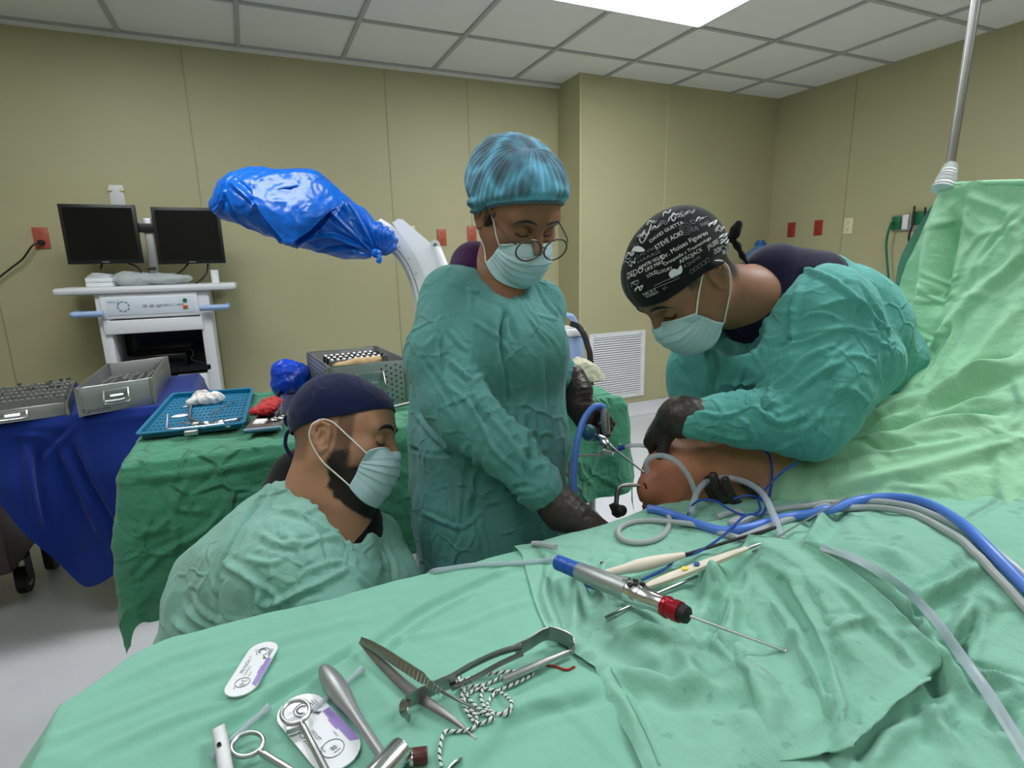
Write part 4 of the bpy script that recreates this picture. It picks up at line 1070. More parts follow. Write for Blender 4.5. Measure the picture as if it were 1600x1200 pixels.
# ---------------------------------------------------------------- man on the right
mr_ = empty('person', (1.15, .98, 0)); tag(mr_, 'man in turquoise gown and black lettered cap bending over the bare knee', 'person')
hc = W(1071, 437, 1.045); hR = np.array(Matrix.Rotation(math.radians(8), 3, Vector(CD(0, 0, 1)))) @ frame((-0.755, 0.101, -0.648), (-0.641, 0.095, 0.761)); s_ = .95
nb = W(1182, 470, 1.13); 
V, F, L_ = head_sdf(hc, hR, s_, [nb], .058, ext=[(nb, W(1235, 520, 1.15), .06, .08)])
bvH = bvh_of(V, F); skR = skinmat('brown skin', srgb(140, 98, 76), srgb(160, 115, 90))
body = mk('body', V, F, skR, mr_); loc = to_local(V, hc, hR, s_)
hr = smooth01(-.075, -.045, loc[:, 2]) * smooth01(-.030, -.055, loc[:, 1]) * .8
sb_ = smooth01(.056, .062, np.abs(loc[:, 0])) * smooth01(.0, .02, loc[:, 2]) * smooth01(.045, .035, loc[:, 1]) * smooth01(.012, .022, loc[:, 1]) * .7
add_attr(body, 'hair', np.clip(hr + sb_, 0, 1) * (loc[:, 2] < .2)); add_attr(body, 'ruddy', 0 * hr)
for q in (1, -1): eyebrow(bvH, hc, hR, s_, q, body, .003); lashes(bvH, hc, hR, s_, q, body)
face_mask(bvH, hc, hR, s_, mr_)
def brimR(az):
    c = math.cos(az); return .016 + .024 * max(c, 0) ** 1.2 - .034 * max(-c, 0) ** 1.0
def bulR(az, v): return .002 + .009 * math.sin(math.pi * v) ** .8 + .002 * v
capcloth = cloth('black printed cotton', srgb(20, 20, 24), cscale=14, cstr=.2)
cap, Gc, Fc = cap_shell(bvH, hc, hR, s_, mr_, brimR, 'surgical_cap', capcloth, .004, bulR, 140, 60, lambda u, v, V: .0015 * crumple(V, 12, 4))
bvC = bvh_of(Gc.reshape(-1, 3), Fc)
# printed lettering on the cap, wrapped onto the cloth
def capword(text, xa, ya, xb, yb, h, mat='whiteink'):
    xa, ya, xb, yb = 940 + xa / 4, 300 + ya / 4, 940 + xb / 4, 300 + yb / 4
    p = hit(bvC, (xa + xb) / 2, (ya + yb) / 2)
    if p is None: return
    n_ = bvC.find_nearest(Vector(p)); nz = unit(np.array(n_[1])); nz = nz if nz @ (CAM0 - p) > 0 else -nz
    d = unit(RC @ A(xb - xa, -(yb - ya), 0)); D = -(RC.T @ (p - CAM0))[2]; view = unit(p - CAM0)
    # tangent whose image runs along the line of the word
    side = np.cross(view, d); ux = unit(np.cross(nz, side)); ux = ux if ux @ d > 0 else -ux; uy = np.cross(nz, ux)
    fs = max(.35, ux @ d); L_ = math.hypot(xb - xa, yb - ya) * D / FPX / fs; sz = h / 4 * D / FPX * 1.25
    Wv, Fv = lettering(text, 1.0, A(0, 0, 0), A(1, 0, 0), A(0, 1, 0), None, None, th=0)
    if not len(Fv): return
    wd = Wv[:, 0].max() - Wv[:, 0].min(); out = []
    for a_ in Wv:
        w_ = p + ux * a_[0] / wd * L_ + uy * a_[1] * sz; q_ = bvC.ray_cast(Vector(w_ + nz * .05), Vector(-nz), .12)
        out.append((np.array(q_[0]) + nz * .0007) if q_[0] is not None else w_)
    mk('printed_lettering', out, Fv, M[mat], cap, False)
for wd_ in (('DAVID GUETTA', 305, 300, 500, 185, 30), ('STEVE AOKI', 342, 345, 500, 255, 38), ('Dr. Moises Figuereo', 378, 405, 670, 240, 34), ('Ortopedia y Traumatologia', 395, 452, 695, 278, 23),
    ('CALVIN', 222, 405, 328, 352, 22, 'greyink'), ('HARRIS', 234, 435, 352, 378, 22, 'greyink'), ('DIMITRI VEGAS', 245, 470, 372, 408, 25), ('LIKE MIKE', 278, 487, 378, 438, 25), ('LOUD', 288, 525, 345, 500, 26), ('LUXURY', 352, 505, 438, 475, 22),
    ('AFROJACK', 487, 440, 632, 355, 28), ('KSHMR', 515, 468, 620, 405, 26, 'greyink'), ('ZEDD', 165, 522, 242, 490, 38), ('W', 178, 465, 212, 430, 40), ('JAUERS', 655, 352, 740, 300, 34), ('DON', 697, 380, 755, 350, 36), ('BLO', 745, 388, 802, 355, 30),
    ('DJ', 565, 242, 598, 222, 28, 'greyink'), ('SNAKE', 610, 212, 682, 185, 28, 'greyink'), ('Chris', 555, 198, 622, 162, 38, 'greyink'), ('NICKY', 268, 640, 330, 612, 22), ('ROMERO', 285, 655, 345, 628, 18), ('K', 386, 608, 408, 590, 26, 'greyink'),
    ): capword(*wd_)
# small printed emblems: rings, a long outlined figure, a white splash shape
def capshape(poly_px, mat, r=.0006, closed=False, name='printed_emblem', fill=False):
    pts = [hit(bvC, x, y, .0008) for x, y in catmull(np.array(poly_px, float), 3, closed)]; pts = [p for p in pts if p is not None]
    if len(pts) > 2:
        if fill:
            cpt = np.mean(pts, 0); c2 = bvC.find_nearest(Vector(cpt)); cpt = np.array(c2[0]) + unit(np.array(c2[1]) * np.sign(np.array(c2[1]) @ (CAM0 - cpt))) * .0008
            mk(name, [cpt] + pts, [(0, i + 1, (i + 1) % len(pts) + 1) for i in range(len(pts))], M[mat], cap, False)
        else: MB().tube(pts, r, 5, closed=closed).build(name, M[mat], cap)
capshape([(985, 397), (992, 385), (1002, 386), (1008, 392), (998, 394), (990, 392)], 'whiteink', fill=True)
capshape([(1018, 352), (1010, 372), (1003, 380), (1000, 372), (1008, 360)], 'whiteink', .0012)
capshape([(1045, 427), (1052, 420), (1060, 421), (1063, 414), (1066, 420), (1064, 427), (1055, 431), (1048, 434)], 'whiteink', fill=True, closed=True)
capshape([(1022, 447), (1034, 441), (1046, 436), (1060, 431)], 'greyink'); capshape([(1024, 450), (1036, 445), (1048, 440), (1062, 434)], 'greyink')
for r_ in (3, 6, 9): capshape([(1071 + r_ * math.cos(a), 358 + r_ * math.sin(a)) for a in np.linspace(0, 5.6, 8)], 'greyink', .0005, True)
for k in range(5): capshape([(1078 + 6 * k, 423 - 4.2 * k), (1082 + 6 * k, 420 - 4.2 * k), (1084 + 6 * k, 424 - 4.2 * k), (1079 + 6 * k, 427 - 4.2 * k)], 'greyink', .0005, True)
rq = random.Random(12)
for cx_, cy_, k_ in ((1030, 352, 3), (1045, 344, 3), (1060, 338, 3), (1018, 362, 3), (1075, 338, 2), (1000, 372, 3), (988, 388, 2), (978, 400, 3), (974, 412, 2), (1090, 345, 2), (1108, 352, 3), (1118, 362, 3), (1126, 374, 3), (982, 440, 2), (990, 452, 3), (1034, 336, 2), (1122, 385, 2), (1012, 352, 2)):
    for q_ in range(k_):
        x0_ = cx_ + rq.uniform(-4, 4); y0_ = cy_ + rq.uniform(-4, 4)
        capshape([(x0_, y0_), (x0_ + 4 + rq.uniform(-1, 1), y0_ - 5 + rq.uniform(-3, 3)), (x0_ + 8, y0_ - 3 + rq.uniform(-3, 3)), (x0_ + 12, y0_ - 7 + rq.uniform(-2, 2))], rq.choice(['whiteink', 'greyink', 'whiteink']), rq.choice([.0006, .0010, .0014]), name='printed_scribble')
# tie knot at the back
S = SDF(W(1145, 375, 1.1) - .09, W(1145, 375, 1.1) + .09, .002)
k0 = W(1142, 372, 1.075); S.ell(k0, (.009, .009, .008), None, .004)
S.chain([k0, W(1148, 360, 1.07), W(1154, 349, 1.065)], [.004, .007, .006], .004); S.chain([k0, W(1150, 366, 1.07), W(1157, 352, 1.07)], [.004, .005, .003], .004)
S.chain([k0, W(1152, 384, 1.08), W(1160, 400, 1.09), W(1168, 412, 1.095)], [.004, .005, .004, .003], .004)
V, F = S.mesh(); mk('cap_tie', V, orient(V, F), capcloth, cap)
# shirt
S = SDF(W(1210, 440, 1.12) - .22, W(1210, 440, 1.12) + .24, .0035)
S.cone(W(1212, 432, 1.13), W(1262, 455, 1.14), .066, .085, .03); S.cone(W(1215, 480, 1.12), W(1260, 480, 1.14), .066, .085, .03)
S.cone(W(1165, 500, 1.12), W(1230, 520, 1.12), .05, .08, .03)
S.ell(W(1150, 455, 1.105), (.05, .06, .075), None, .006, 's')
garment(S, 'shirt', M['navy2'], mr_, (.002, .001), seed=15)
# gown
S = SDF(A(.52, .52, .30), A(1.50, 1.30, 1.40), .0046)
S.chain([W(1285, 455, 1.14), W(1320, 510, 1.20), W(1345, 570, 1.27)], [.075, .105, .115], .03, .06)
S.chain([W(1345, 570, 1.27), W(1345, 570, 1.27) + A(.02, .03, -.7)], [.115, .15], .03, .06)
S.cone(W(1120, 600, 1.17), W(1270, 560, 1.14), .085, .12, .05)
S.ell(W(1165, 560, 1.12), (.085, .08, .08), None, .04)
S.cone(W(1300, 470, 1.06), W(1330, 560, 1.06), .06, .085, .05); S.cone(W(1285, 500, 1.05), W(1275, 610, 1.02), .085, .08, .05)
S.cone(W(1275, 610, 1.02), W(1262, 655, 1.0), .078, .066, .04)
S.cone(W(1262, 660, 1.0), W(1160, 655, 1.0), .062, .046, .03); S.cone(W(1160, 655, 1.0), W(1085, 653, 1.0), .046, .034, .02)
S.cone(W(1330, 570, 1.08), W(1270, 650, 1.02), .05, .05, .04)
S.cone(W(1090, 560, 1.20), W(1085, 590, 1.20), .055, .055, .04); S.cone(W(1085, 590, 1.20), W(1100, 640, 1.16), .052, .042, .03); S.cone(W(1100, 640, 1.16), W(1130, 700, 1.13), .042, .035, .03)
S.cone(W(1135, 470, 1.10), W(1150, 520, 1.07), .058, .05, .008, 's'); S.cone(W(1180, 440, 1.12), W(1150, 470, 1.1), .062, .058, .008, 's'); S.cone(W(1190, 420, 1.13), W(1215, 455, 1.10), .052, .05, .008, 's')
def exR(V, N):
    f = rings(W(1262, 655, 1.0), W(1085, 653, 1.0), .026, .005, 5, .08)(V, N) + rings(W(1290, 480, 1.05), W(1265, 650, 1.0), .045, .007, 6, .11)(V, N)
    return f
cr = [
 (((1235, 470), (1228, 520), (1232, 535), (1210, 545)), .004, -.010), (((1250, 440), (1240, 480), (1236, 520)), .006, .008), (((1250, 420), (1290, 430), (1330, 460), (1350, 500)), .005, .007),
 (((1330, 450), (1365, 500), (1370, 560)), .005, .007), (((1345, 445), (1385, 510), (1390, 550)), .004, -.006), (((1300, 540), (1260, 560), (1230, 590), (1200, 610)), .005, .010), (((1320, 560), (1270, 590), (1230, 620)), .005, .008),
 (((1325, 590), (1290, 640), (1250, 680)), .005, .008), (((1200, 600), (1190, 620), (1200, 640), (1230, 630)), .005, -.009), (((1180, 640), (1220, 660), (1270, 640)), .005, .008), (((1150, 650), (1170, 665), (1180, 690)), .004, .007),
 (((1085, 640), (1120, 650), (1150, 645)), .004, .006), (((1090, 670), (1130, 680), (1180, 690)), .004, .006), (((1200, 460), (1190, 500), (1195, 560)), .004, .005), (((1150, 530), (1160, 580), (1140, 620)), .004, .005),
 (((1110, 540), (1115, 580), (1110, 620)), .006, -.008), (((1240, 500), (1280, 490), (1320, 500)), .004, .006), (((1230, 540), (1270, 530), (1310, 510)), .004, .006), (((1170, 540), (1200, 590), (1180, 610)), .004, .005),
 (((1130, 600), (1170, 600), (1200, 580)), .004, .005), (((1210, 425), (1225, 400), (1250, 395)), .003, .004), (((1060, 560), (1090, 600), (1100, 620)), .004, .005), (((1350, 620), (1320, 650), (1300, 690)), .004, .006),
 (((1280, 600), (1300, 560), (1340, 530)), .004, .006), (((1270, 680), (1220, 700), (1190, 700)), .004, .005), (((1380, 520), (1395, 540), (1385, 560)), .004, .006)]
garment(S, 'surgical_gown', M['gownR'], mr_, (.0105, .0050), (9, 21), 23, (.8, .8, .9), cr, exR)
# near hand: gloved, fingers curling down over the knee
glove_hand(W(1050, 652, 1.04), CD(-.30, -.55, -.75), CD(.7, -.6, -.1), 1, .75, .9, root=mr_, forearm=[W(1066, 652, 1.015), W(1088, 653, 1.005)], fr=.036)
# far hand: fingers wrapped under the thigh
glove_hand(W(1165, 800, 1.10), W(1110, 782, 1.03) - W(1165, 800, 1.12), A(.0, .25, 1), -1, .30, 1.0, root=mr_, forearm=[W(1200, 800, 1.14)], fr=.034)

# ---------------------------------------------------------------- crouching man on the left
ml = empty('person', (-.05, 1.05, 0)); tag(ml, 'bearded man crouching in pale green gown and navy blue cap, left of the standing woman', 'person')
hc = W(536, 683, 1.06); hR = frame((0.870, -0.476, -0.12), (0.25, 0.315, 0.915)); s_ = .935
nb = W(505, 775, 1.06)
V, F, L_ = head_sdf(hc, hR, s_, [nb], .058, ext=[(nb, W(490, 850, 1.06), .062, .10), (W(540, 790, 1.03), W(530, 850, 1.04), .045, .06)])
bvM = bvh_of(V, F); skL = skinmat('light brown skin', srgb(170, 122, 96), srgb(190, 142, 114))
body = mk('body', V, F, skL, ml); loc = to_local(V, hc, hR, s_); x_, y_, z_ = loc.T
nz_ = .006 * perlin(loc * 60, 4)
bd = smooth01(-.022, -.050, z_ + nz_) * smooth01(-.006, .012, y_ + nz_ + .25 * (z_ + .05)) * smooth01(-.106, -.090, z_ + .62 * y_ + nz_ * .5)
cheek = smooth01(-.066, -.046, z_ + nz_) * smooth01(.034, .050, y_); bd = bd * (1 - cheek * .85) * (.70 + .5 * smooth01(-.05, -.09, z_))
sb_ = smooth01(.050, .056, np.abs(x_)) * smooth01(-.05, -.03, z_) * smooth01(.046, .036, y_) * smooth01(.006, .014, y_) * .55
nape = smooth01(-.070, -.045, z_) * smooth01(-.030, -.055, y_) * .42
add_attr(body, 'hair', np.clip(bd * 1.25 + sb_ + nape, 0, 1)); add_attr(body, 'ruddy', 0 * x_)
for q in (1, -1): eyebrow(bvM, hc, hR, s_, q, body, .0042); lashes(bvM, hc, hR, s_, q, body)
face_mask(bvM, hc, hR, s_, ml, -.002, fwd=.013, wide=.95)
def brimL(az):
    c = math.cos(az); return .030 + .036 * max(c, 0) ** 1.2 - .040 * max(-c, 0) ** 1.0
def bulL(az, v): return -.001 + .005 * math.sin(math.pi * v) ** .8
cap, Gc, Fc = cap_shell(bvM, hc, hR, s_, ml, brimL, 'surgical_cap', M['navy'], .004, bulL, 140, 60, lambda u, v, V: .005 * crumple(V, 9, 14) + .002 * crumple(V, 20, 15))
for nm, ps, r in (('cap_tie', [(470, 660, 1.07), (462, 658, 1.07), (447, 652, 1.07), (449, 663, 1.07), (464, 668, 1.07)], .004), ('cap_tie', [(466, 668, 1.06), (450, 675, 1.06), (446, 695, 1.055), (455, 712, 1.05), (463, 718, 1.045), (478, 726, 1.03), (491, 733, 1.015)], .0035), ('cap_tie', [(472, 668, 1.06), (468, 690, 1.05), (466, 712, 1.045)], .0035)):
    MB().tube(catmull([W(*p) for p in ps], 6), r, 10, flat=.45).build(nm, M['navy'], cap)
# black shirt collar
S = SDF(W(490, 780, 1.06) - .22, W(490, 780, 1.06) + .2, .0032)
S.cone(W(472, 745, 1.10), W(470, 790, 1.09), .056, .075, .03); S.cone(W(470, 790, 1.09), W(540, 840, 1.06), .07, .075, .04); S.cone(W(560, 800, 1.06), W(540, 850, 1.05), .03, .06, .03)
S.cone(W(515, 735, 1.05), W(525, 800, 1.015), .060, .056, .006, 's')
garment(S, 'shirt', M['blackcloth'], ml, (.001, .001), seed=35)
S = SDF(A(-.42, .70, .12), A(.42, 1.36, 1.02), .0044)
S.chain([W(470, 800, 1.06), W(440, 850, 1.04), W(385, 930, 1.06), W(362, 1020, 1.08)], [.062, .095, .120, .125], .03, .06)
S.chain([W(362, 1020, 1.08), W(370, 1020, 1.10) - A(0, 0, .42)], [.125, .15], .03, .05)
S.cone(W(478, 830, .99), W(455, 890, .95), .062, .088, .04); S.cone(W(455, 890, .95), W(520, 985, .90), .085, .060, .04); S.cone(W(520, 850, 1.0), W(500, 930, .96), .050, .075, .05)
S.cone(W(540, 825, 1.03), W(540, 900, 1.0), .040, .07, .04); S.cone(W(400, 900, .98), W(440, 960, .95), .08, .08, .04)
S.cone(W(585, 840, 1.09), W(600, 915, 1.07), .050, .062, .04); S.cone(W(600, 915, 1.07), W(560, 990, 1.0), .06, .06, .04)
S.cone(W(520, 985, .90), W(600, 1000, .92), .058, .04, .02)
S.cone(W(512, 760, 1.045), W(540, 812, 1.0), .055, .052, .006, 's'); S.cone(W(545, 800, .99), W(552, 835, .98), .028, .014, .01, 's')
def exL(V, N): return rings(W(470, 850, .97), W(520, 985, .90), .042, .006, 25, .12)(V, N)
cr = [
 (((435, 745), (400, 790), (360, 850), (342, 900), (345, 960), (380, 980)), .004, -.009), (((450, 745), (410, 795), (375, 850)), .005, .005), (((430, 790), (480, 810), (540, 850)), .005, .008), (((450, 780), (470, 800), (500, 790)), .004, .006),
 (((440, 830), (470, 860), (465, 900)), .005, .007), (((470, 850), (520, 840), (540, 860)), .005, .007), (((400, 830), (440, 850), (500, 850)), .005, .007), (((350, 880), (400, 910), (410, 945), (460, 930), (550, 885)), .005, .009),
 (((400, 950), (420, 900), (430, 870)), .004, .005), (((520, 800), (545, 850), (560, 890)), .004, .007), (((545, 870), (560, 900), (580, 920)), .004, .007), (((420, 960), (470, 930), (500, 925)), .004, -.006),
 (((285, 920), (320, 960), (370, 975)), .005, .007), (((275, 945), (320, 975), (370, 990)), .005, .007), (((265, 970), (310, 995), (340, 1000)), .005, .007), (((470, 900), (510, 880), (545, 880)), .004, .006),
 (((380, 870), (420, 880), (450, 870)), .004, .005), (((500, 820), (510, 870), (540, 900)), .004, -.005), (((600, 850), (612, 880), (615, 910)), .004, -.006), (((595, 820), (615, 800), (625, 790)), .003, .005),
 (((340, 860), (330, 900), (345, 940)), .005, .004), (((420, 770), (450, 765), (480, 780)), .004, .005), (((390, 900), (430, 930), (440, 960)), .004, .006)]
garment(S, 'surgical_gown', M['gownL'], ml, (.0100, .0046), (9, 22), 43, (.7, 1, .9), cr, exL)
mb = MB()
for x in (-.12, .05): mb.cyl((x - .05, 1.1, .05), (x, 1.1, .35), .06, .08)
mb.build('trousers', M['blackcloth'], ml)
for x in (-.12, .05): MB().blob((x - .02, 1.05, .045), (.045, .13, .05)).build('shoe', M['blackplastic'], ml)
# ================================================================== EQUIPMENT IN THE ROOM
def obj_label(o, l, c, g=None): return tag(o, l, c, g)
def plate(name, ctr, n, up, w, h, mat, label, cat, kind='outlet', group=None):
    """wall plate with its sockets; n: outward wall normal"""
    n = unit(n); r = unit(np.cross(up, n)); Rm = np.array([r, n, up]).T
    o = empty(name, ctr); tag(o, label, cat, group)
    mb = MB().box(np.asarray(ctr) + n * .004, (w, .008, h), Rm, .002)
    if kind == 'outlet':
        for q in (-1, 1):
            cc = np.asarray(ctr) + n * .0085 + up * q * h * .21
            for dx, dz in ((-.008, .006), (.008, .006), (0, -.008)): mb.box(cc + r * dx + up * dz, (.003 if dz > 0 else .005, .002, .009 if dz > 0 else .005), Rm, 0, 1)
    elif kind == 'switch':
        MB().box(np.asarray(ctr) + n * .011, (w * .28, .010, h * .3), Rm, .002).build('toggle', mat, o)
    mb.build('face_plate', [mat, M['blackplastic']], o)
    return o
UP = A(0, 0, 1); NB = A(0, -1, 0); NR = A(-1, 0, 0)
o = plate('wall_outlet', WY(65, 372, WB), NB, UP, .072, .118, M['red'], 'terracotta red wall outlet at the far left with a cord plugged in', 'outlet')
pl = WY(66, 379, WB)
cd = MB(); cd.tube(catmull([pl + NB * .03, WY(55, 385, WB) + NB * .05, WY(40, 405, WB) + NB * .05, WY(20, 420, WB) + NB * .04, WY(0, 436, WB) + NB * .04, WY(-40, 470, WB) + NB * .04, WY(-70, 560, WB) + NB * .05], 8), .005, 8)
c_ = empty('power_cord', pl); tag(c_, 'black power cord plugged into the far left outlet and trailing down', 'power cord'); cd.build('cable', M['cableblack'], c_)
MB().cyl(pl + NB * .01, pl + NB * .04, .017, .013).build('plug', M['blackplastic'], c_)
plate('wall_plate', WY(183, 306, WB), NB, UP, .072, .12, M['whitemetal'], 'pale blank wall plate just above the two monitors', 'wall plate', 'blank')
mb = MB(); p = WY(182, 297, WB); 
for dx in (-.03, .03): mb.bb((p[0] + dx - .01, WB - .02, p[2] - .008), (p[0] + dx + .01, WB, p[2] + .01), .002)
tag(mb.build('wall_bracket', M['ivory']), 'small ivory twin clips on the wall above the blank plate', 'bracket')
plate('wall_outlet', WY(690, 371, WB), NB, UP, .07, .118, M['red'], 'terracotta red wall outlet directly left of the standing woman\'s shoulder', 'outlet')
plate('wall_outlet', WY(737, 366, WB), NB, UP, .07, .118, M['red'], 'terracotta red wall outlet almost hidden behind the standing woman\'s neck', 'outlet')
plate('wall_switch', WY(641, 366, WB), NB, UP, .07, .118, M['ivory'], 'ivory wall plate partly behind the white curved arm', 'switch', 'switch')
plate('wall_outlet', WX(1237, 359, WR), NR, UP, .072, .12, M['redR'], 'red wall outlet on the right wall, nearest the room corner', 'outlet')
plate('wall_outlet', WX(1279, 356, WR), NR, UP, .072, .12, M['redR'], 'red wall outlet on the right wall beside the ivory one', 'outlet')
plate('wall_outlet', WX(1326, 353, WR), NR, UP, .075, .12, M['ivory'], 'ivory duplex wall outlet on the right wall', 'outlet')
# gas outlet panel with hoses
g0 = WX(1418, 348, WR); go = empty('gas_outlet_panel', g0); tag(go, 'grey medical gas panel with green and white sockets beside the screen drape', 'gas outlet')
MB().bb(g0 + A(-.02, -.34, -.055), g0 + A(0, .10, .055), .004).build('backplate', M['alu'], go)
gp = WX(1404, 349, WR); MB().bb(gp + A(-.035, -.03, -.045), gp + A(-.018, .03, .045), .003).build('oxygen_socket', M['green'], go)
gp2 = WX(1436, 341, WR); MB().bb(gp2 + A(-.035, -.06, -.045), gp2 + A(-.018, .03, .045), .003).build('oxygen_socket', M['green'], go)
gp3 = WX(1418, 347, WR); MB().bb(gp3 + A(-.03, -.02, -.05), gp3 + A(-.018, .02, .05), .003).build('socket_cover', M['white'], go)
hs = MB(); hs.tube(catmull([gp + A(-.03, .02, 0), WX(1392, 350, WR - .08), WX(1385, 380, WR - .08), WX(1388, 430, WR - .08), WX(1393, 475, WR - .07), WX(1400, 560, WR - .06)], 8), .008, 10)
tag(hs.build('gas_hose', M['green']), 'dark green gas hose hanging down the right wall from the panel', 'hose')
hs = MB(); hs.tube(catmull([WX(1429, 322, WR - .05), WX(1426, 350, WR - .06), WX(1420, 372, WR - .07), WX(1425, 400, WR - .05)], 6), .007, 8); hs.tube(catmull([WX(1446, 324, WR - .05), WX(1444, 350, WR - .06), WX(1440, 372, WR - .06)], 6), .007, 8)
tag(hs.build('black_rail', M['rubber']), 'black equipment rails in front of the gas panel', 'rail')
# return air grille
v0 = WY(920, 522.5, PF); v1 = WY(1008, 515, PF); v3 = WY(1004, 617, PF)
x0, x1, z0, z1 = v0[0], v1[0] - .005, v3[2], v1[2]
gr = empty('air_vent', ((x0 + x1) / 2, PF, (z0 + z1) / 2)); tag(gr, 'white louvred return air grille low on the wall between the two standing figures', 'air vent')
mb = MB(); e = .035
for lo, hi in (((x0, z0), (x1, z0 + e)), ((x0, z1 - e), (x1, z1)), ((x0, z0 + e), (x0 + e, z1 - e)), ((x1 - e, z0 + e), (x1, z1 - e))): mb.bb((lo[0], PF - .012, lo[1]), (hi[0], PF, hi[1]), 0)
mb.build('frame', M['white'], gr, False)
MB().bb((x0 + e, PF - .001, z0 + e), (x1 - e, PF + .0, z1 - e)).build('backing', plain('dark duct', srgb(60, 62, 66), .8), gr)
sl = MB(); n = 26
for i in range(n):
    z = z0 + e + (z1 - z0 - 2 * e) * (i + .5) / n; h = (z1 - z0 - 2 * e) / n
    V = [(x0 + e, PF - .009, z - h * .34), (x1 - e, PF - .009, z - h * .34), (x1 - e, PF - .004, z + h * .26), (x0 + e, PF - .004, z + h * .26)]
    V = V + [(a, b + .0015, c + .0015) for a, b, c in V]; sl.add(V, [(0, 1, 2, 3), (7, 6, 5, 4), (0, 4, 5, 1), (2, 6, 7, 3), (1, 5, 6, 2), (0, 3, 7, 4)])
sl.build('louvre', M['white'], gr, False)
for dx, z in ((.1, z1 - .017), (.9, z1 - .017), (.1, z0 + .017), (.9, z0 + .017)):
    MB().cyl((x0 + (x1 - x0) * dx, PF - .014, z), (x0 + (x1 - x0) * dx, PF - .010, z), .005).build('screw', M['darksteel'], gr)

# ---------------------------------------------------------------- monitor cart
YC = 3.70
ct = empty('monitor_cart', (WY(235, 500, YC)[0], 3.88, 0)); tag(ct, 'white imaging workstation cart against the back wall carrying two black monitors', 'cart')
a = WY(82, 456, YC); b = WY(369, 447, YC)
MB().bb((a[0], YC - .02, a[2] - .022), (b[0], 4.06, a[2] + .016), .016).build('top_shelf', M['whitemetal'], ct)
zs = a[2]
p0 = WY(160, 500, YC); p1 = WY(308, 462, YC)
MB().bb((p0[0], YC, p0[2]), (p1[0], YC + .25, zs - .022), .008).build('control_panel', M['white'], ct)
cpl = ct.children[-1]
pf = MB(); pf.bb((p0[0] + .03, YC - .003, p0[2] + .02), (p1[0] - .02, YC, zs - .045), .001); pf.build('control_membrane', plain('pale membrane', srgb(214, 222, 234), .35), cpl)
# ring of arrow keys, three keys, lamp and switch, lettering
kc = WY(193, 479, YC) + A(0, -.004, 0); rg = MB()
for k in range(8):
    an = k * math.pi / 4 + .2; rg.box(kc + A(.026 * math.cos(an), 0, .026 * math.sin(an)), (.014, .002, .007), np.array([[math.cos(an + 1.57), 0, -math.sin(an + 1.57)], [0, 1, 0], [math.sin(an + 1.57), 0, math.cos(an + 1.57)]]))
rg.build('direction_keys', plain('grey key', srgb(120, 140, 140), .5), cpl, False)
for x in (227, 237.5, 248): MB().box(WY(x, 477.5, YC) + A(0, -.004, 0), (.022, .003, .014), None, .001).build('key', plain('grey keypad', srgb(160, 162, 172), .5), cpl)
MB().cyl(WY(289, 469, YC), WY(289, 469, YC) + A(0, -.008, 0), .011).build('green_button', M['green'], cpl)
MB().box(WY(290, 479, YC) + A(0, -.006, 0), (.024, .01, .018), None, .002).build('power_switch', M['orange'], cpl)
Wv, Fv = lettering('MOBILE C-ARM', .018, WY(268, 476.5, YC) + A(0, -.0035, 0), A(1, 0, 0), UP, None, None); mk('panel_lettering', Wv, Fv, M['ink'], cpl, False)
Wv, Fv = lettering('WELLX', .018, WY(177, 472.5, YC) + A(0, -.0035, 0), A(1, 0, 0), UP, None, None); mk('panel_lettering', Wv, Fv, M['bluebtn'], cpl, False)
zb = .12; pl_ = WY(152, 500, YC)[0]; pr = WY(325, 500, YC)[0]
for nm, xa, xb in (('side_post', pl_, pl_ + .055), ('side_post', pr - .04, pr + .02)):
    MB().bb((xa, YC + .01, zb), (xb, 4.03, zs - .02), .008).build(nm, M['whitemetal'], ct)
d0 = WY(163, 521, YC); MB().bb((p0[0], YC - .005, d0[2] - .01), (p1[0] + .01, YC + .3, p0[2] - .008), .006).build('keyboard_drawer', M['white'], ct)
MB().bb((pl_ + .05, 4.0, zb), (pr, 4.03, zs - .02)).build('back_panel', M['screenblack'], ct)
MB().bb((pl_, YC, zb), (pr + .02, 4.03, .35), .01).build('lower_cabinet', M['whitemetal'], ct)
sh_ = WY(240, 577, YC); MB().bb((pl_ + .04, YC + .01, sh_[2] - .03), (pr - .02, 4.02, sh_[2])).build('inner_shelf', M['blackplastic'], ct)
MB().bb((pl_ + .09, YC + .04, sh_[2]), (pr - .14, 3.98, sh_[2] + .075), .006).build('recorder', M['screenblack'], ct)
q = WY(305, 590, YC); MB().bb((q[0] - .09, YC + .02, q[2] - .12), (q[0] + .08, 3.98, q[2] + .02), .006).build('paper_tray', M['white'], ct)
cb = MB(); cb.tube(catmull([WY(283, 560, YC + .12), WY(295, 545, YC + .1), WY(302, 552, YC + .08), WY(300, 562, YC + .06), WY(320, 567, YC + .06)], 6), .004, 8); cb.build('cable', M['cableblack'], ct)
for xs_, xe_, yy in ((114, 162, 492.5), (312, 354, 481.5)):
    A0 = WY(xs_, yy, YC - .03); A1 = WY(xe_, yy, YC - .03); A1 = A(A1[0], A1[1], A0[2])
    MB().tube(catmull([A0 + A(0, .20, 0), A0 + A(0, .03, 0), A0, A0 + (A1 - A0) * .15, A1] if xs_ < 200 else [A0, A0 + (A1 - A0) * .85, A1, A1 + A(0, .03, 0), A1 + A(0, .20, 0)], 5), .017, 12).build('grab_handle', M['bluegrip'], ct)
for x in (pl_ + .03, pr):
    for y in (YC + .04, 4.0): MB().cyl((x - .012, y, .05), (x + .012, y, .05), .05).build('caster_wheel', M['rubber'], ct)
MB().bb((pl_, YC, .09), (pr + .02, 4.03, .13), .01).build('base', M['whitemetal'], ct)
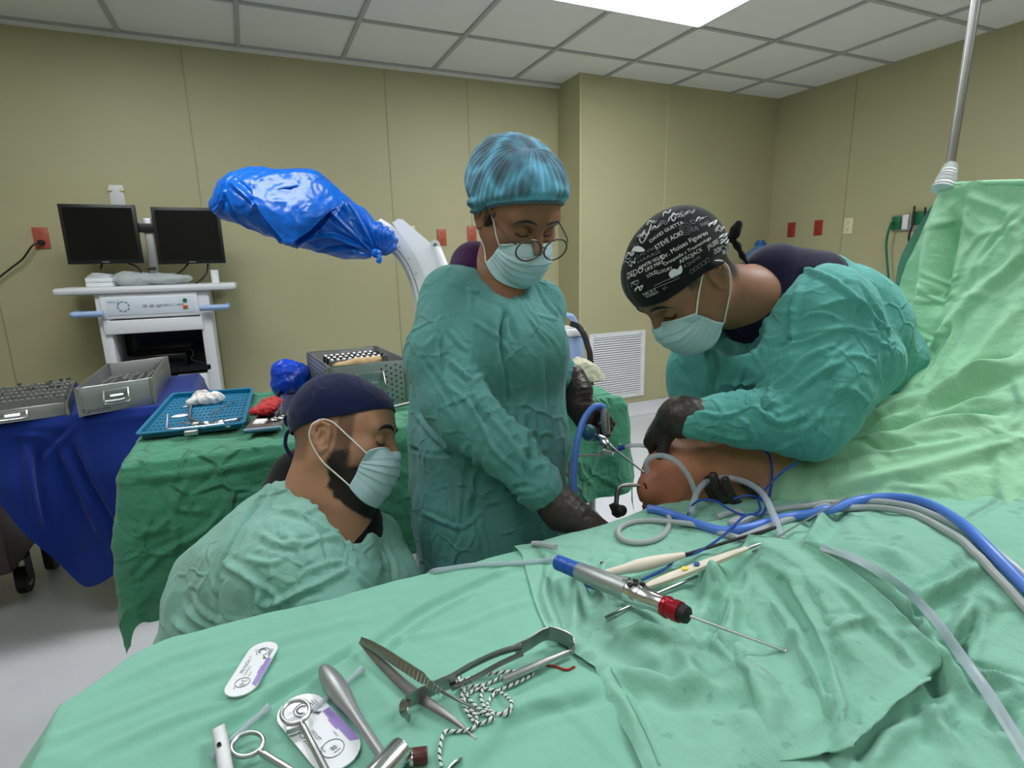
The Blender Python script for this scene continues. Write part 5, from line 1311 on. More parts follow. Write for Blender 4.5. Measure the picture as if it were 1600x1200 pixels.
# monitor mast and monitors
YM = 3.78
mt0 = WY(243, 430, YM + .06); mt1 = WY(234, 355, YM + .06)
ms = empty('monitor_mast', (mt0[0], mt0[1], zs)); tag(ms, 'grey mast between the two monitors on the cart', 'mast')
MB().bb((mt0[0] - .022, YM + .05, zs), (mt0[0] + .022, YM + .09, mt1[2] + .05), .006).build('column', M['alu'], ms)
MB().bb((mt0[0] - .30, YM + .035, mt1[2] - .03), (mt0[0] + .30, YM + .055, mt1[2] + .02), .004).build('crossbar', M['blackplastic'], ms)
MB().cyl((mt0[0] - .03, YM + .04, WY(240, 419, YM)[2]), (mt0[0] + .01, YM + .04, WY(240, 419, YM)[2]), .008).build('clamp_knob', M['blackplastic'], ms)
def monitor(xa, xb, ya, yb, lab, tilt):
    A_ = WY(xa, ya, YM); B_ = WY(xb, yb, YM); x0, x1 = A_[0], B_[0]; z1, z0 = A_[2], B_[2]; cx = (x0 + x1) / 2; cz = (z0 + z1) / 2; w_, h_ = x1 - x0, z1 - z0
    o = empty('monitor', (cx, YM, z0)); tag(o, lab, 'monitor', 'monitors on the imaging cart')
    Rm = np.array(Matrix.Rotation(tilt, 3, 'Y'))
    f = lambda x, y, z: A(cx, YM, cz) + Rm @ A(x, y, z)
    mb = MB(); mb.box(f(0, .018, 0), (w_, .03, h_), Rm, .004); mb.build('casing', M['blackplastic'], o)
    MB().box(f(0, .0015, .004), (w_ - .034, .004, h_ - .042), Rm).build('screen', M['screenblack'], o, False)
    MB().box(f(0, .04, 0), (w_ * .5, .03, h_ * .55), Rm, .01).build('back_housing', M['blackplastic'], o)
    MB().box(f(0, -.0, -h_ / 2 + .010), (.035, .006, .005), Rm).build('badge', M['greyink'], o, False)
monitor(88, 224, 318, 411, 'left black monitor on the imaging cart, fully in view', .0); monitor(234, 353, 323, 411, 'right black monitor on the imaging cart, overlapped by the blue bag', .0)
for i, ps in enumerate(([(160, 411), (158, 422), (170, 428), (178, 440)], [(200, 411), (215, 418), (226, 435)], [(295, 411), (285, 422), (272, 432)], [(325, 411), (322, 428), (308, 442), (290, 450)])):
    o = MB().tube(catmull([WY(x, y, YM + .03 + (.03 if k in (0,) else 0)) for k, (x, y) in enumerate(ps)], 6), .005, 8).build('monitor_cable', M['cableblack'])
    tag(o, ['short black cable hanging under the middle of the left monitor', 'black cable from the right part of the left monitor to the shelf', 'black cable curving left under the right monitor', 'rightmost black cable looping under the right monitor'][i], 'cable', 'cables under the monitors')
# things on the cart shelf
z_ = zs + .017
def px_at(x, y, Y): return WY(x, y, Y)
bx = WY(136, 452, YC + .03); bx2 = WY(174, 440, YC + .03)
for i in range(2):
    o = MB().bb((bx[0], YC + .02, z_ + i * .024), (bx2[0] + .005, YC + .20, z_ + .022 + i * .024), .002).build('film_box', M['white']); tag(o, ['lower flat white box stacked on the cart shelf', 'upper flat white box stacked on the cart shelf'][i], 'box', 'flat boxes on the cart shelf')
mb = MB()
for i in range(4): mb.box(((bx[0] + bx2[0]) / 2 + .004 * i, YC + .10, z_ + .050 + .006 * i), ((bx2[0] - bx[0]) * (.95 - .1 * i), .15, .004), np.array(Matrix.Rotation(.04 * i, 3, 'Y')))
tag(mb.build('paper_sheets', M['white'], None, False), 'loose white papers on top of the flat boxes', 'papers')
cp = WY(240, 446, YC + .1); S = SDF(A(cp[0] - .35, YC - .02, z_ - .02), A(cp[0] + .3, YC + .3, z_ + .14), .006)
S.ell((cp[0] - .10, YC + .12, z_ + .035), (.10, .08, .045), None, .02); S.ell((cp[0] + .05, YC + .12, z_ + .03), (.15, .09, .035), None, .03)
V, F = S.mesh(); F = orient(V, F); N = vnormals(V, F); V = V + N * (.012 * crumple(V, 14, 4) + .006 * crumple(V, 34, 5))[:, None]; V[:, 2] = np.maximum(V[:, 2], z_)
tag(mk('plastic_sheet', V, F, glassy('crinkled clear polythene', srgb(205, 212, 214), .15, .62)), 'crumpled clear plastic cover heaped on the cart shelf', 'plastic cover')
rl = WY(336, 440, YC + .05); MB_ = MB().lathe((rl[0], YC + .1, z_), (rl[0], YC + .1, z_ + .075), [(0, .020), (0, .0215), (1, .0215), (1, .008), (.98, .008)]); tag(MB_.build('paper_roll', M['white']), 'small white paper roll upright at the right of the cart shelf', 'paper roll')

# ---------------------------------------------------------------- C-arm with its bagged detector
DC = 2.75
ca = empty('c_arm', tuple(W(680, 900, DC) * [1, 1, 0])); tag(ca, 'white curved imaging arm behind the standing woman, its upper end wrapped in a blue bag', 'c-arm')
cl_ = [(588, 358), (615, 376), (640, 402), (658, 440), (667, 485), (664, 535), (650, 580), (622, 620), (580, 650)]
cen = catmull([W(x, y, DC) for x, y in cl_], 8)
MB().ribbon(cen, CD(0, 0, 1), .085, .105).build('curved_arm', M['whitemetal'], ca)
# groove line and scale marks along the arm
def offp(off, dz): 
    out = []
    for i in range(len(cen)):
        t = unit(cen[min(i + 1, len(cen) - 1)] - cen[max(i - 1, 0)]); nn = np.cross(t, CD(0, 0, 1)); out.append(cen[i] + nn * off + CD(0, 0, 1) * dz)
    return np.array(out)
MB().tube(offp(.022, .0435), .0018, 6).build('groove', M['greyink'], ca); 
mb = MB(); L0 = offp(.0, .044); L1 = offp(.012, .044)
for i in range(12, 44, 5): mb.tube([L0[i], L1[i]], .0012, 5)
mb.build('scale_marks', M['greyink'], ca)
poly = [(616, 352), (625, 346), (632, 347), (694, 400), (702, 470), (690, 520), (672, 520), (676, 480), (668, 440), (650, 400)]
o0 = W(650, 430, DC - .0)
P2 = [((W(x, y, DC) - o0) @ CD(1, 0, 0), (W(x, y, DC) - o0) @ CD(0, 1, 0)) for x, y in poly]
MB().prism(P2[::-1], o0 + CD(0, 0, -.045), CD(1, 0, 0), CD(0, 1, 0), .09).build('arm_carriage', M['white'], ca, True, 30)
MB().cyl(W(680, 383, DC - .07), W(680, 383, DC - .02), .024).build('lock_knob', M['white'], ca)
MB().tube([W(681, 385, DC - .05), W(694, 420, DC - .05)], [.022, .026], 12).build('lock_lever', M['white'], ca)
MB().cyl(W(680, 383, DC - .073), W(680, 383, DC - .07), .010).build('knob_cap', M['greyink'], ca)
bs = W(740, 600, DC + .1); 
MB().bb((bs[0] - .17, bs[1] - .05, .25), (bs[0] + .17, bs[1] + .35, 1.05), .04).build('main_column', M['whitemetal'], ca)
MB().cyl(W(690, 470, DC), W(740, 520, DC + .15), .06).build('support_arm', M['whitemetal'], ca)
fb = WZ(654, 880, .12); mb = MB(); mb.bb((fb[0] - .02, fb[1], .04), (bs[0] + .3, fb[1] + .9, .27), .05); mb.build('wheeled_base', M['whitemetal'], ca)
wh = WZ(750, 878, .1); MB().cyl((wh[0] - .03, wh[1] - .02, .07), (wh[0] + .03, wh[1] - .02, .07), .07).build('wheel', M['whitemetal'], ca)
MB().cyl((wh[0] - .034, wh[1] - .02, .07), (wh[0] + .034, wh[1] - .02, .07), .045).build('wheel_hub', M['blackplastic'], ca)
# blue bag
DB = 2.62
S = SDF(W(330, 420, DB) - .35, W(600, 330, DB) + .35, .009)
def cone_px(a, b, ra, rb, k=.05): S.cone(W(*a), W(*b), ra, rb, k)
S.ell(W(440, 322, DB), (.30, .16, .150), np.array([unit(CD(.96, -.28, 0)), CD(0, 0, 1), unit(CD(.28, .96, 0))]).T, .05)
cone_px((360, 318, DB), (400, 310, DB), .075, .12); cone_px((480, 320, DB), (545, 352, DB), .155, .10); cone_px((545, 352, DB), (600, 378, DB), .10, .055, .04)
cone_px((340, 322, DB), (370, 322, DB), .03, .07, .04); cone_px((470, 350, DB), (560, 382, DB), .10, .065, .06)
V, F = S.mesh(); F = orient(V, F)
# one refinement so the folds stay crisp
bm = bmesh.new(); me = bpy.data.meshes.new('t'); me.from_pydata(V.tolist(), [], F.tolist()); bm.from_mesh(me); bmesh.ops.subdivide_edges(bm, edges=bm.edges[:], cuts=1, use_grid_fill=True); V = np.array([v.co[:] for v in bm.verts]); bm.verts.index_update(); F = np.array([[v.index for v in f.verts] for f in bm.faces]); bm.free(); bpy.data.meshes.remove(me)
N = vnormals(V, F); kn_ = W(592, 396, DB - .06)
rad = V - kn_; dist = np.linalg.norm(rad, axis=1); dirn = unit(rad); an = np.arctan2(dirn @ CD(0, 1, 0), dirn @ CD(-1, 0, 0))
rip = np.sin(an * 26 + 2 * perlin(V * 6, 4)) * .007 * smooth01(.45, .06, dist)
V = V + N * (rip + .016 * crumple(V * 1.0, 5, 61) + .007 * crumple(V, 13, 62) + .003 * crumple(V, 32, 63))[:, None]
pre = bvh_of(V, F)
V = creases(V, N, F, [(((362, 285), (400, 320), (440, 375), (450, 385)), .010, .02), (((455, 385), (500, 350), (535, 300)), .008, -.03), (((390, 330), (430, 300), (480, 290)), .010, .015), (((350, 310), (380, 350), (440, 380)), .010, -.015),
    (((585, 395), (530, 345), (500, 310)), .008, .016), (((585, 397), (520, 370), (470, 375)), .008, .014), (((585, 398), (540, 385), (480, 395)), .008, -.014), (((585, 392), (565, 350), (540, 310)), .008, .014), (((350, 300), (345, 320), (330, 335)), .008, .015)], pre)
bag = mk('detector_bag', V, F, M['bag']); tag(bag, 'glossy blue plastic bag tied over the upper end of the curved imaging arm', 'plastic bag')
mb = MB(); mb.blob(W(588, 396, DB - .09), (.022, .018, .02), None, 12, fn=lambda V, N: V + N * (.006 * crumple(V, 40, 3))[:, None]); mb.tube(catmull([W(588, 396, DB - .09), W(593, 403, DB - .1), W(591, 411, DB - .1)], 5), [.008] * 5 + [.012] * 5 + [.010], 10); mb.build('knot', M['bag'], bag)
# flap of the bag hanging over
G = bspline_net([[W(392, 282, DB - .17), W(440, 270, DB - .15), W(490, 272, DB - .14), W(530, 296, DB - .13)], [W(400, 320, DB - .19), W(440, 320, DB - .20), W(490, 318, DB - .19), W(533, 318, DB - .16)], [W(425, 355, DB - .18), W(450, 350, DB - .20), W(480, 345, DB - .20), W(510, 335, DB - .18)], [W(450, 384, DB - .17), W(458, 378, DB - .18), W(470, 370, DB - .18), W(485, 360, DB - .18)]], 70, 70)
V, F = grid_mesh(G); N = vnormals(V, F); V = V + N * (.010 * crumple(V, 9, 64) + .005 * crumple(V, 24, 65))[:, None]; mk('flap', V, F, M['bag'], bag)

# ---------------------------------------------------------------- suction / trolley unit behind, right of the woman
YU = 3.0
u0 = WY(870, 510, YU); u1 = WY(914, 512, YU)
su = empty('equipment_unit', ((u0[0] + u1[0]) / 2, YU + .2, 0)); tag(su, 'pale blue and white equipment unit with a carry handle, glimpsed right of the standing woman', 'equipment unit')
MB().bb((u0[0] - .2, YU, .12), (u1[0], YU + .4, u1[2] - .05), .02).build('housing', M['bluegrip'], su); MB().bb((u0[0] - .2, YU - .01, u1[2] - .05), (u1[0] + .004, YU + .4, u1[2] - .005), .012).build('lid', M['white'], su)
MB().tube(catmull([WY(872, 505, YU + .05), WY(878, 494, YU + .05), WY(892, 494, YU + .05), WY(899, 504, YU + .05), WY(901, 512, YU + .05)], 6), .017, 10).build('handle', M['bluegrip'], su)
for x in (u0[0] - .15, u1[0] - .05): MB().cyl((x - .015, YU + .1, .06), (x + .015, YU + .1, .06), .06).build('caster_wheel', M['rubber'], su)
o = MB().tube(catmull([WY(893, 506, YU - .05), WY(903, 510, YU - .05), WY(912, 522, YU - .08), WY(918, 540, YU - .1), WY(922, 556, YU - .12), WY(923, 600, YU - .12), WY(920, 700, YU - .12)], 6), .018, 10).build('suction_hose', M['rubber']); tag(o, 'thick black hose curving down beside the pale blue unit', 'hose')
# water jug in the far corner
j0 = WX(1188, 384, 3.9); jg = empty('water_jug', (j0[0], j0[1], j0[2] - .42)); tag(jg, 'translucent blue water jug top showing above the bending man\'s back', 'water jug')
jp = A(j0[0], j0[1], 0)
MB().lathe(jp + A(0, 0, j0[2] - .42), jp + A(0, 0, j0[2] + .02), [(0, .12), (.02, .135), (.6, .135), (.82, .11), (.92, .05), (1, .035)], 28).build('bottle', glassy('blue polycarbonate', srgb(80, 130, 180), .15, .75), jg)
MB().lathe(jp + A(0, 0, j0[2]), jp + A(0, 0, j0[2] + .045), [(0, .045), (.5, .045), (.6, .032), (1, .03)]).build('cap', M['bluebtn'], jg)
MB().bb((j0[0] - .2, j0[1] - .2, 0), (j0[0] + .2, j0[1] + .2, j0[2] - .42), .02).build('dispenser_stand', M['whitemetal'], jg)

# ================================================================== DRAPED BACK TABLES
def draped(name, x0, x1, y0, y1, z, hx0, hx1, hy0, hy1, mat, label, step=.007, flute=.016, ff=34, seed=0, hemfn=None, crs=None, amp=(.004, .0025)):
    xs = np.arange(x0 - hx0, x1 + hx1 + step, step); ys = np.arange(y0 - hy0, y1 + hy1 + step, step)
    X, Y = np.meshgrid(xs, ys, indexing='ij'); cx = np.clip(X, x0, x1); cy = np.clip(Y, y0, y1); dx, dy = X - cx, Y - cy; d = np.sqrt(dx ** 2 + dy ** 2) + 1e-9
    if hemfn is not None: d = d * hemfn(X, Y)
    d = np.minimum(d, .40 + .2 * np.minimum(np.maximum(d - .40, 0), .15)) if hy0 < .5 else d
    r = .025; ux, uy = dx / np.maximum(np.hypot(dx, dy), 1e-9), dy / np.maximum(np.hypot(dx, dy), 1e-9)
    out = np.minimum(d, r * 1.5) * .65 + np.maximum(d - r * 1.5, 0) * .07; dn = np.maximum(d - r * .35, 0) * .96
    fl = smooth01(.03, .25, d); s_ = cx * ff + cy * ff + np.arctan2(uy, ux) * 2.5
    n_ = perlin(np.stack([cx.ravel() * 3, cy.ravel() * 3, -dn.ravel() * 1.2], 1), seed).reshape(X.shape)
    out = out + fl * flute * (1 + np.sin(s_ + 3 * n_))
    P = np.stack([cx + ux * out, cy + uy * out, z - dn], 2)
    V, F = grid_mesh(P); N = vnormals(V, F)
    if N[:, 2].mean() < 0: N = -N; F = F[:, ::-1].copy()
    V = V + N * (amp[0] * 1.3 * crumple(V, 7, seed + 1) + amp[1] * 1.2 * crumple(V, 17, seed + 2))[:, None]
    if crs: V = creases(V, N, F, crs)
    o = mk(name, V, F, mat); tag(o, label, 'drape'); return o
ZG = .90
gt = empty('instrument_table', (.36, 1.65, 0)); tag(gt, 'wheeled steel instrument table hidden beneath the dark green drape', 'table')
MB().bb((-.27, 1.36, ZG - .04), (.94, 1.98, ZG - .012), .005).build('tabletop', M['steel'], gt)
for x, y in ((-.2, 1.42), (.88, 1.92), (-.2, 1.92)): MB().cyl((x, y, .05), (x, y, ZG - .04), .014).build('leg', M['steel'], gt); MB().cyl((x - .012, y, .04), (x + .012, y, .04), .04).build('caster_wheel', M['rubber'], gt)
lp = WY(925, 770, 1.44); MB().cyl((lp[0], 1.44, .05), (lp[0], 1.44, ZG - .04), .013).build('leg', M['steel'], gt)
hemG = lambda X, Y: 1 + .10 * perlin(np.stack([X.ravel() * 4, Y.ravel() * 4, 0 * X.ravel()], 1), 5).reshape(X.shape) - .14 * smooth01(.1, .9, X)
gd = draped('instrument_table_drape', -.28, .96, 1.35, 2.0, ZG, .36, .28, .36, .3, M['tablegreen'], 'crumpled dark green drape over the back instrument table behind the crouching man', .0065, .010, 30, 71, hemG,
  [(((180, 745), (240, 745), (330, 735), (430, 715)), .008, .006), (((260, 760), (270, 800), (275, 850), (255, 880)), .006, .008), (((300, 740), (275, 790), (330, 800)), .005, .007), (((340, 730), (300, 770), (290, 790)), .005, -.006),
   (((220, 900), (260, 860), (320, 830), (350, 790)), .006, .009), (((200, 820), (240, 830), (270, 800)), .005, .006), (((230, 760), (235, 800), (215, 850)), .005, .006), (((280, 850), (300, 880), (290, 930)), .007, -.010), (((350, 780), (400, 770), (440, 740)), .005, .006),
   (((900, 700), (910, 740), (930, 760)), .005, .006), (((930, 620), (935, 680), (925, 740)), .006, .006)], (.009, .005))
ZB = .80
bt = empty('supply_trolley', (-1.0, 2.75, 0)); tag(bt, 'dark brown wheeled trolley beneath the royal blue drape at far left', 'trolley')
MB().bb((-2.0, 2.50, .20), (-.93, 3.0, .74), .02).build('cabinet', M['brown'], bt)
MB().bb((-2.0, 2.46, .74), (-.30, 3.06, ZB - .012), .01).build('tabletop', M['steel'], bt)
cs = WZ(25, 932, .0)
def caster(x, y):
    MB().cyl((x - .016, y, .055), (x + .016, y, .055), .055).build('caster_wheel', M['rubber'], bt); MB().cyl((x - .018, y, .055), (x + .018, y, .055), .03).build('wheel_hub', M['alu'], bt)
    f = MB(); f.bb((x - .024, y - .03, .05), (x - .020, y + .03, .17)); f.bb((x + .020, y - .03, .05), (x + .024, y + .03, .17)); f.bb((x - .024, y - .03, .15), (x + .024, y + .03, .2), .004); f.build('caster_fork', M['blackplastic'], bt)
caster(cs[0] + .03, cs[1] + .03); caster(-1.9, 2.55); caster(-.9 - .05, 2.95)
for x, y in ((-.36, 2.52), (-.36, 3.0)): MB().cyl((x, y, 0), (x, y, .74), .015).build('leg', M['steel'], bt)
hemB = lambda X, Y: 1 - .66 * smooth01(-.66, -.94, X) + .05 * np.sin(X * 16) + .05 * perlin(np.stack([X.ravel() * 5, Y.ravel() * 5, 0 * X.ravel()], 1), 6).reshape(X.shape)
bd_ = draped('supply_trolley_drape', -2.02, -.29, 2.42, 3.08, ZB, .05, .50, .63, .2, M['blue'], 'royal blue drape hanging in long folds at far left under the metal cases', .0075, .026, 20, 81, hemB,
  [(((110, 700), (140, 760), (180, 830), (190, 880)), .012, -.018), (((60, 690), (62, 760), (75, 830)), .012, -.016), (((40, 690), (50, 760), (65, 830)), .012, .015), (((95, 690), (125, 760), (160, 840)), .012, .015), (((115, 670), (85, 700), (60, 730)), .008, .010), (((0, 690), (40, 680), (80, 690)), .010, .008)], (.0025, .001))
# ---------------------------------------------------------------- instrument cases
M['holes'] = plain('punched holes', srgb(40, 48, 46), .8)
def case(name, P1, P2, Pb, h, label, group=None, front_holes='right', lip=True, contents=None, wallmat=None, vdir=None):
    """open sterilising case: P1,P2 bottom front corners, Pb a point on the back edge"""
    wm = wallmat or M['alu']
    P1 = np.asarray(P1, float); u = P2 - P1; L_ = np.linalg.norm(u); u = u / L_; v = np.cross(UP, u); 
    if v[1] < 0: v = -v
    if vdir is not None: v = unit(vdir)
    dp = abs((Pb - P1) @ v); o = empty(name, P1 + u * L_ / 2 + v * dp / 2); tag(o, label, 'instrument case', group)
    Rm = np.array([u, v, UP]).T; f = lambda x, y, z: P1 + u * x + v * y + UP * z; t = .003
    mb = MB(); mb.box(f(L_ / 2, dp / 2, .006), (L_, dp, .004), Rm); mb.build('base', wm, o)
    for nm, cc, sz in (('front_wall', (L_ / 2, 0, h / 2), (L_, t, h)), ('back_wall', (L_ / 2, dp, h / 2), (L_, t, h)), ('side_wall', (0, dp / 2, h / 2), (t, dp, h)), ('side_wall', (L_, dp / 2, h / 2), (t, dp, h))):
        w_ = MB().box(f(*cc), sz, Rm, .001).build(nm, wm, o)
    hl = MB(); r_ = .0028
    for i in range(int(dp / .016)):
        for k in range(int(h / .014)):
            for xx in (-.0016, L_ + .0016):
                c = f(xx, .012 + i * .016, .012 + k * .014); hl.box(c, (.0006, .006, .004), Rm)
    if front_holes:
        for i in range(5):
            for k in range(int(h / .016)):
                c = f(L_ - .02 - i * .014, -.0017, .012 + k * .016 + (.008 if i % 2 else 0))
                if front_holes == 'right' and (i + k) % 1 == 0 and c[2] < P1[2] + h - .008: hl.box(c, (.005, .0006, .005), Rm)
    hl.build('perforations', M['holes'], o, False)
    for x, y in ((0, 0), (L_, 0), (0, dp), (L_, dp)): MB().lathe(f(x, y, 0), f(x, y, h + .001), [(0, .008), (1, .008)], 12).build('corner_bracket', M['steel'], o)
    rim = MB().tube([f(0, 0, h), f(L_, 0, h), f(L_, dp, h), f(0, dp, h)], .003, 8, closed=True).build('rim', M['steel'], o)
    # carrying handle on its plate
    hx = L_ * .5; mbp = MB().box(f(hx, -.003, h * .55), (.085, .003, h * .5), Rm, .002).build('handle_plate', M['steel'], o)
    MB().tube(catmull([f(hx - .038, -.006, h * .78), f(hx - .038, -.020, h * .5), f(hx - .034, -.022, h * .32), f(hx + .034, -.022, h * .32), f(hx + .038, -.020, h * .5), f(hx + .038, -.006, h * .78)], 5), .0035, 8).build('carry_handle', M['chrome'], o)
    MB().tube([f(hx - .02, -.010, h * .55), f(hx + .02, -.010, h * .55)], .006, 10).build('latch', M['chrome'], o)
    return o, f, L_, dp
oB, f, L_, dp = case('instrument_case', A(-.600, 2.372, ZB), A(-.388, 2.462, ZB), A(-.5, 2.95, ZB), .10, 'open perforated metal case with a wire handle, standing on the blue drape', 'metal instrument cases', None, vdir=A(-.03, 1, 0))
for i in range(7): # divider bars and tools inside
    MB().box(f(L_ * .2 + i * .03, dp * .35, .07), (.006, dp * .5, .02), None, .002).build('divider', M['alu'], oB)
for i in range(2):
    a_ = f(L_ * (.25 + .3 * i), dp * .12, .098); b_ = f(L_ * (.55 + .3 * i), dp * .38, .10); o = MB().tube([a_, b_], .004, 8).build('steel_instrument', M['steel']); tag(o, ['left steel rod lying across the open case on the blue drape', 'right steel rod lying across the open case on the blue drape'][i], 'instrument', 'steel rods on the open case')
Wv, Fv = lettering('Random', .026, f(L_ * .20, -.003, .014), f(1, 0, 0) - f(0, 0, 0), UP, None, None, align='CENTER'); mk('marker_lettering', Wv, Fv, M['ink'], oB, False)
oA, f, L_, dp = case('instrument_case', WZ(-70, 672, ZB), WZ(108, 648, ZB), WZ(136, 612, ZB), .045, 'low open metal case full of steel implants at the far left on the blue drape', 'metal instrument cases', None)
ORD = ['first', 'second', 'third', 'fourth', 'fifth', 'sixth', 'seventh', 'eighth', 'ninth', 'tenth', 'eleventh', 'twelfth', 'thirteenth', 'fourteenth', 'fifteenth']
rr = random.Random(4); cnt = 0
for j in range(5):
    rk = MB(); y = dp * (.12 + j * .18); rk.box(f(L_ / 2, y, .045), (L_ * .94, .004, .03), np.array([unit(f(1, 0, 0) - f(0, 0, 0)), unit(f(0, 1, 0) - f(0, 0, 0)), UP]).T)
    n = 18
    for i in range(n): rk.box(f(L_ * (.04 + .92 * i / (n - 1)), y - .0, .062), (.012, .006, .012), None, .002)
    rk.build('rack', M['alu'], oA)
    for i in range(15):
        x = L_ * (.06 + .88 * i / 14) + rr.uniform(-.004, .004); hgt = rr.uniform(.050, .075)
        q = f(x, y + dp * .09, hgt); sc = MB(); sc.lathe(f(x, y + dp * .09, .01), q, [(0, .003), (.75, .003), (.8, .007), (1, .007)], 10)
        b_ = sc.build('steel_implant', M['chrome']); cnt += 1
        row = ['front', 'second', 'middle', 'fourth', 'back'][j]
        tag(b_, '%s steel pin from the right in the %s rack row of the low case' % (ORD[14 - i], row), 'steel pin', 'steel pins in the %s rack row of the low case' % row)
oG, f, L_, dp = case('instrument_case', WZ(521, 645, ZG), WZ(639, 628, ZG), WZ(487, 612, ZG), .128, 'tall punched metal case behind the crouching man\'s cap, holding tools and kraft paper', 'metal instrument cases', 'right')
MB().box(f(L_ / 2, dp / 2, .085), (L_ * .94, dp * .94, .004), np.array([unit(f(1, 0, 0) - f(0, 0, 0)), unit(f(0, 1, 0) - f(0, 0, 0)), UP]).T).build('inner_tray', M['alu'], oG)
for j in range(3):
    rk = MB(); y = dp * (.35 + j * .15)
    for i in range(18): rk.box(f(L_ * (.12 + .045 * i), y, .118), (.007, .010, .022), None, .002)
    rk.build('tool_comb', M['blackplastic'] if j else M['darksteel'], oG)
    for i in range(9):
        x = L_ * (.14 + .08 * i); o = MB().lathe(f(x, y - dp * .05, .122), f(x + .004, y + dp * .10, .126), [(0, .003), (.6, .003), (.65, .006), (1, .005)], 8).build('steel_bit', M['chrome'])
        row = ['front', 'middle', 'back'][j]; tag(o, '%s steel bit from the left in the %s comb of the tall punched case' % (ORD[i], row), 'steel bit', 'steel bits in the %s comb of the tall case' % row)
MB().box(f(L_ * .6, dp * .80, .128), (L_ * .4, .03, .004), None, .001).build('label_frame', M['steel'], oG)
S = SDF(f(L_ * .08, 0, .09) - .03, f(L_ * .72, dp * .35, .12) + .05, .003)
S.cone(f(L_ * .15, dp * .16, .118), f(L_ * .45, dp * .20, .122), .012, .014, .01); S.cone(f(L_ * .42, dp * .18, .124), f(L_ * .72, dp * .26, .122), .013, .012, .01)
V, F = S.mesh(); F = orient(V, F); N = vnormals(V, F); V = V + N * (.003 * crumple(V, 40, 3))[:, None]; tag(mk('kraft_wrap', V, F, M['kraft']), 'crumpled kraft paper roll lying in the tall metal case', 'paper')
# blue bag lump on the table
b0 = WZ(455, 606, ZG) * [1, 0, 1] + A(-.005, 1.90, 0); S = SDF(b0 - .13, b0 + A(.13, .13, .2), .004); S.ell(b0 + A(0, 0, .035), (.055, .05, .055), None, .02); S.ell(b0 + A(-.01, .01, .075), (.040, .04, .035), None, .02); S.ell(b0 + A(.035, 0, .06), (.025, .04, .035), None, .02)
V, F = S.mesh(); F = orient(V, F); N = vnormals(V, F); V = V + N * (.010 * crumple(V, 18, 3) + .005 * crumple(V, 44, 6))[:, None]; V[:, 2] = np.maximum(V[:, 2], ZG + .004); tag(mk('plastic_bundle', V, F, M['bag2']), 'small crumpled royal blue plastic bundle left of the tall metal case', 'plastic bundle')
# ---------------------------------------------------------------- trays
def tray(name, c4, h, mat, label, rimw=.008, cat='tray', dimples=False):
    c4 = [np.asarray(p, float) for p in c4]; cen_ = sum(c4) / 4; o = empty(name, cen_); tag(o, label, cat)
    def ring(s, z): 
        out = []
        for k in range(4):
            p = c4[k]; a = c4[(k - 1) % 4]; b = c4[(k + 1) % 4]
            for t in np.linspace(0, 1, 5):
                r = .02; q1 = p + unit(a - p) * r; q2 = p + unit(b - p) * r; w_ = (1 - t) ** 2 * q1 + 2 * t * (1 - t) * p + t * t * q2; out.append(cen_ + (w_ - cen_) * s + UP * z)
        return out
    sz = np.linalg.norm(c4[1] - c4[0]); k = rimw / sz * 2
    R_ = [ring(.94, .0), ring(1 - k * .3, h), ring(1, h + .001), ring(1, h - .003), ring(1 - k * .35, h - .004), ring(.93, -.0)]
    R_ = [ring(.93, .004), ring(.94, .005), ring(1 - k, h), ring(1, h + .001), ring(1, h - .002), ring(1 - k, h - .004), ring(.935, .001), ring(.93, 0)]
    V = [p for r in R_ for p in r]; n = 20; F = [(i * n + j, i * n + (j + 1) % n, (i + 1) * n + (j + 1) % n, (i + 1) * n + j) for i in range(len(R_) - 1) for j in range(n)]
    F.append(tuple(range(n))[::-1]); F.append(tuple(range((len(R_) - 1) * n, len(R_) * n)))
    MB().add(V, F).build('pan', mat, o)
    if dimples:
        mb = MB(); u = c4[1] - c4[0]; v = c4[3] - c4[0]
        for i in range(20):
            for j in range(12): mb.box(c4[0] + u * (.08 + .84 * i / 19) + v * (.08 + .84 * j / 11) + UP * .0052, (.005, .005, .0012))
        mb.build('textured_mat', plain('dark teal mat', srgb(8, 90, 125), .4), o, False)['kind'] = 'stuff'
    return o
ztg = ZG + .007
tray('teal_tray', [WZ(211, 690, ztg), WZ(384, 671, ztg), WZ(398, 613, ztg), WZ(270, 622, ztg)], .016, M['teal'], 'flat teal blue plastic tray at the left end of the green table', dimples=True)
tray('kidney_tray', [WZ(382, 682, ztg), WZ(440, 676, ztg), WZ(474, 606, ztg), WZ(448, 604, ztg)], .016, M['darksteel'], 'narrow grey metal tray with teal rim right of the teal tray', .006)
o = bpy.data.objects['kidney_tray']; 
MB().tube([p for p in [WZ(382, 682, ztg) + UP * .012, WZ(440, 676, ztg) + UP * .012]], .006, 8).build('rim_strip', M['silicone'], o)
def lump(name, c, parts, mat, label, cat, h=.0025, am=(.013, .007), sc=(26, 60), zmin=None, seed=1):
    S = SDF(np.asarray(c) - .1, np.asarray(c) + .1, h)
    for p, r in parts: S.ell(np.asarray(c) + A(*p), r, None, .012)
    V, F = S.mesh(); F = orient(V, F); N = vnormals(V, F); V = V + N * (am[0] * crumple(V, sc[0], seed) + am[1] * crumple(V, sc[1], seed + 3))[:, None]
    if zmin is not None: V[:, 2] = np.maximum(V[:, 2], zmin)
    o = mk(name, V, F, mat); tag(o, label, cat); return o
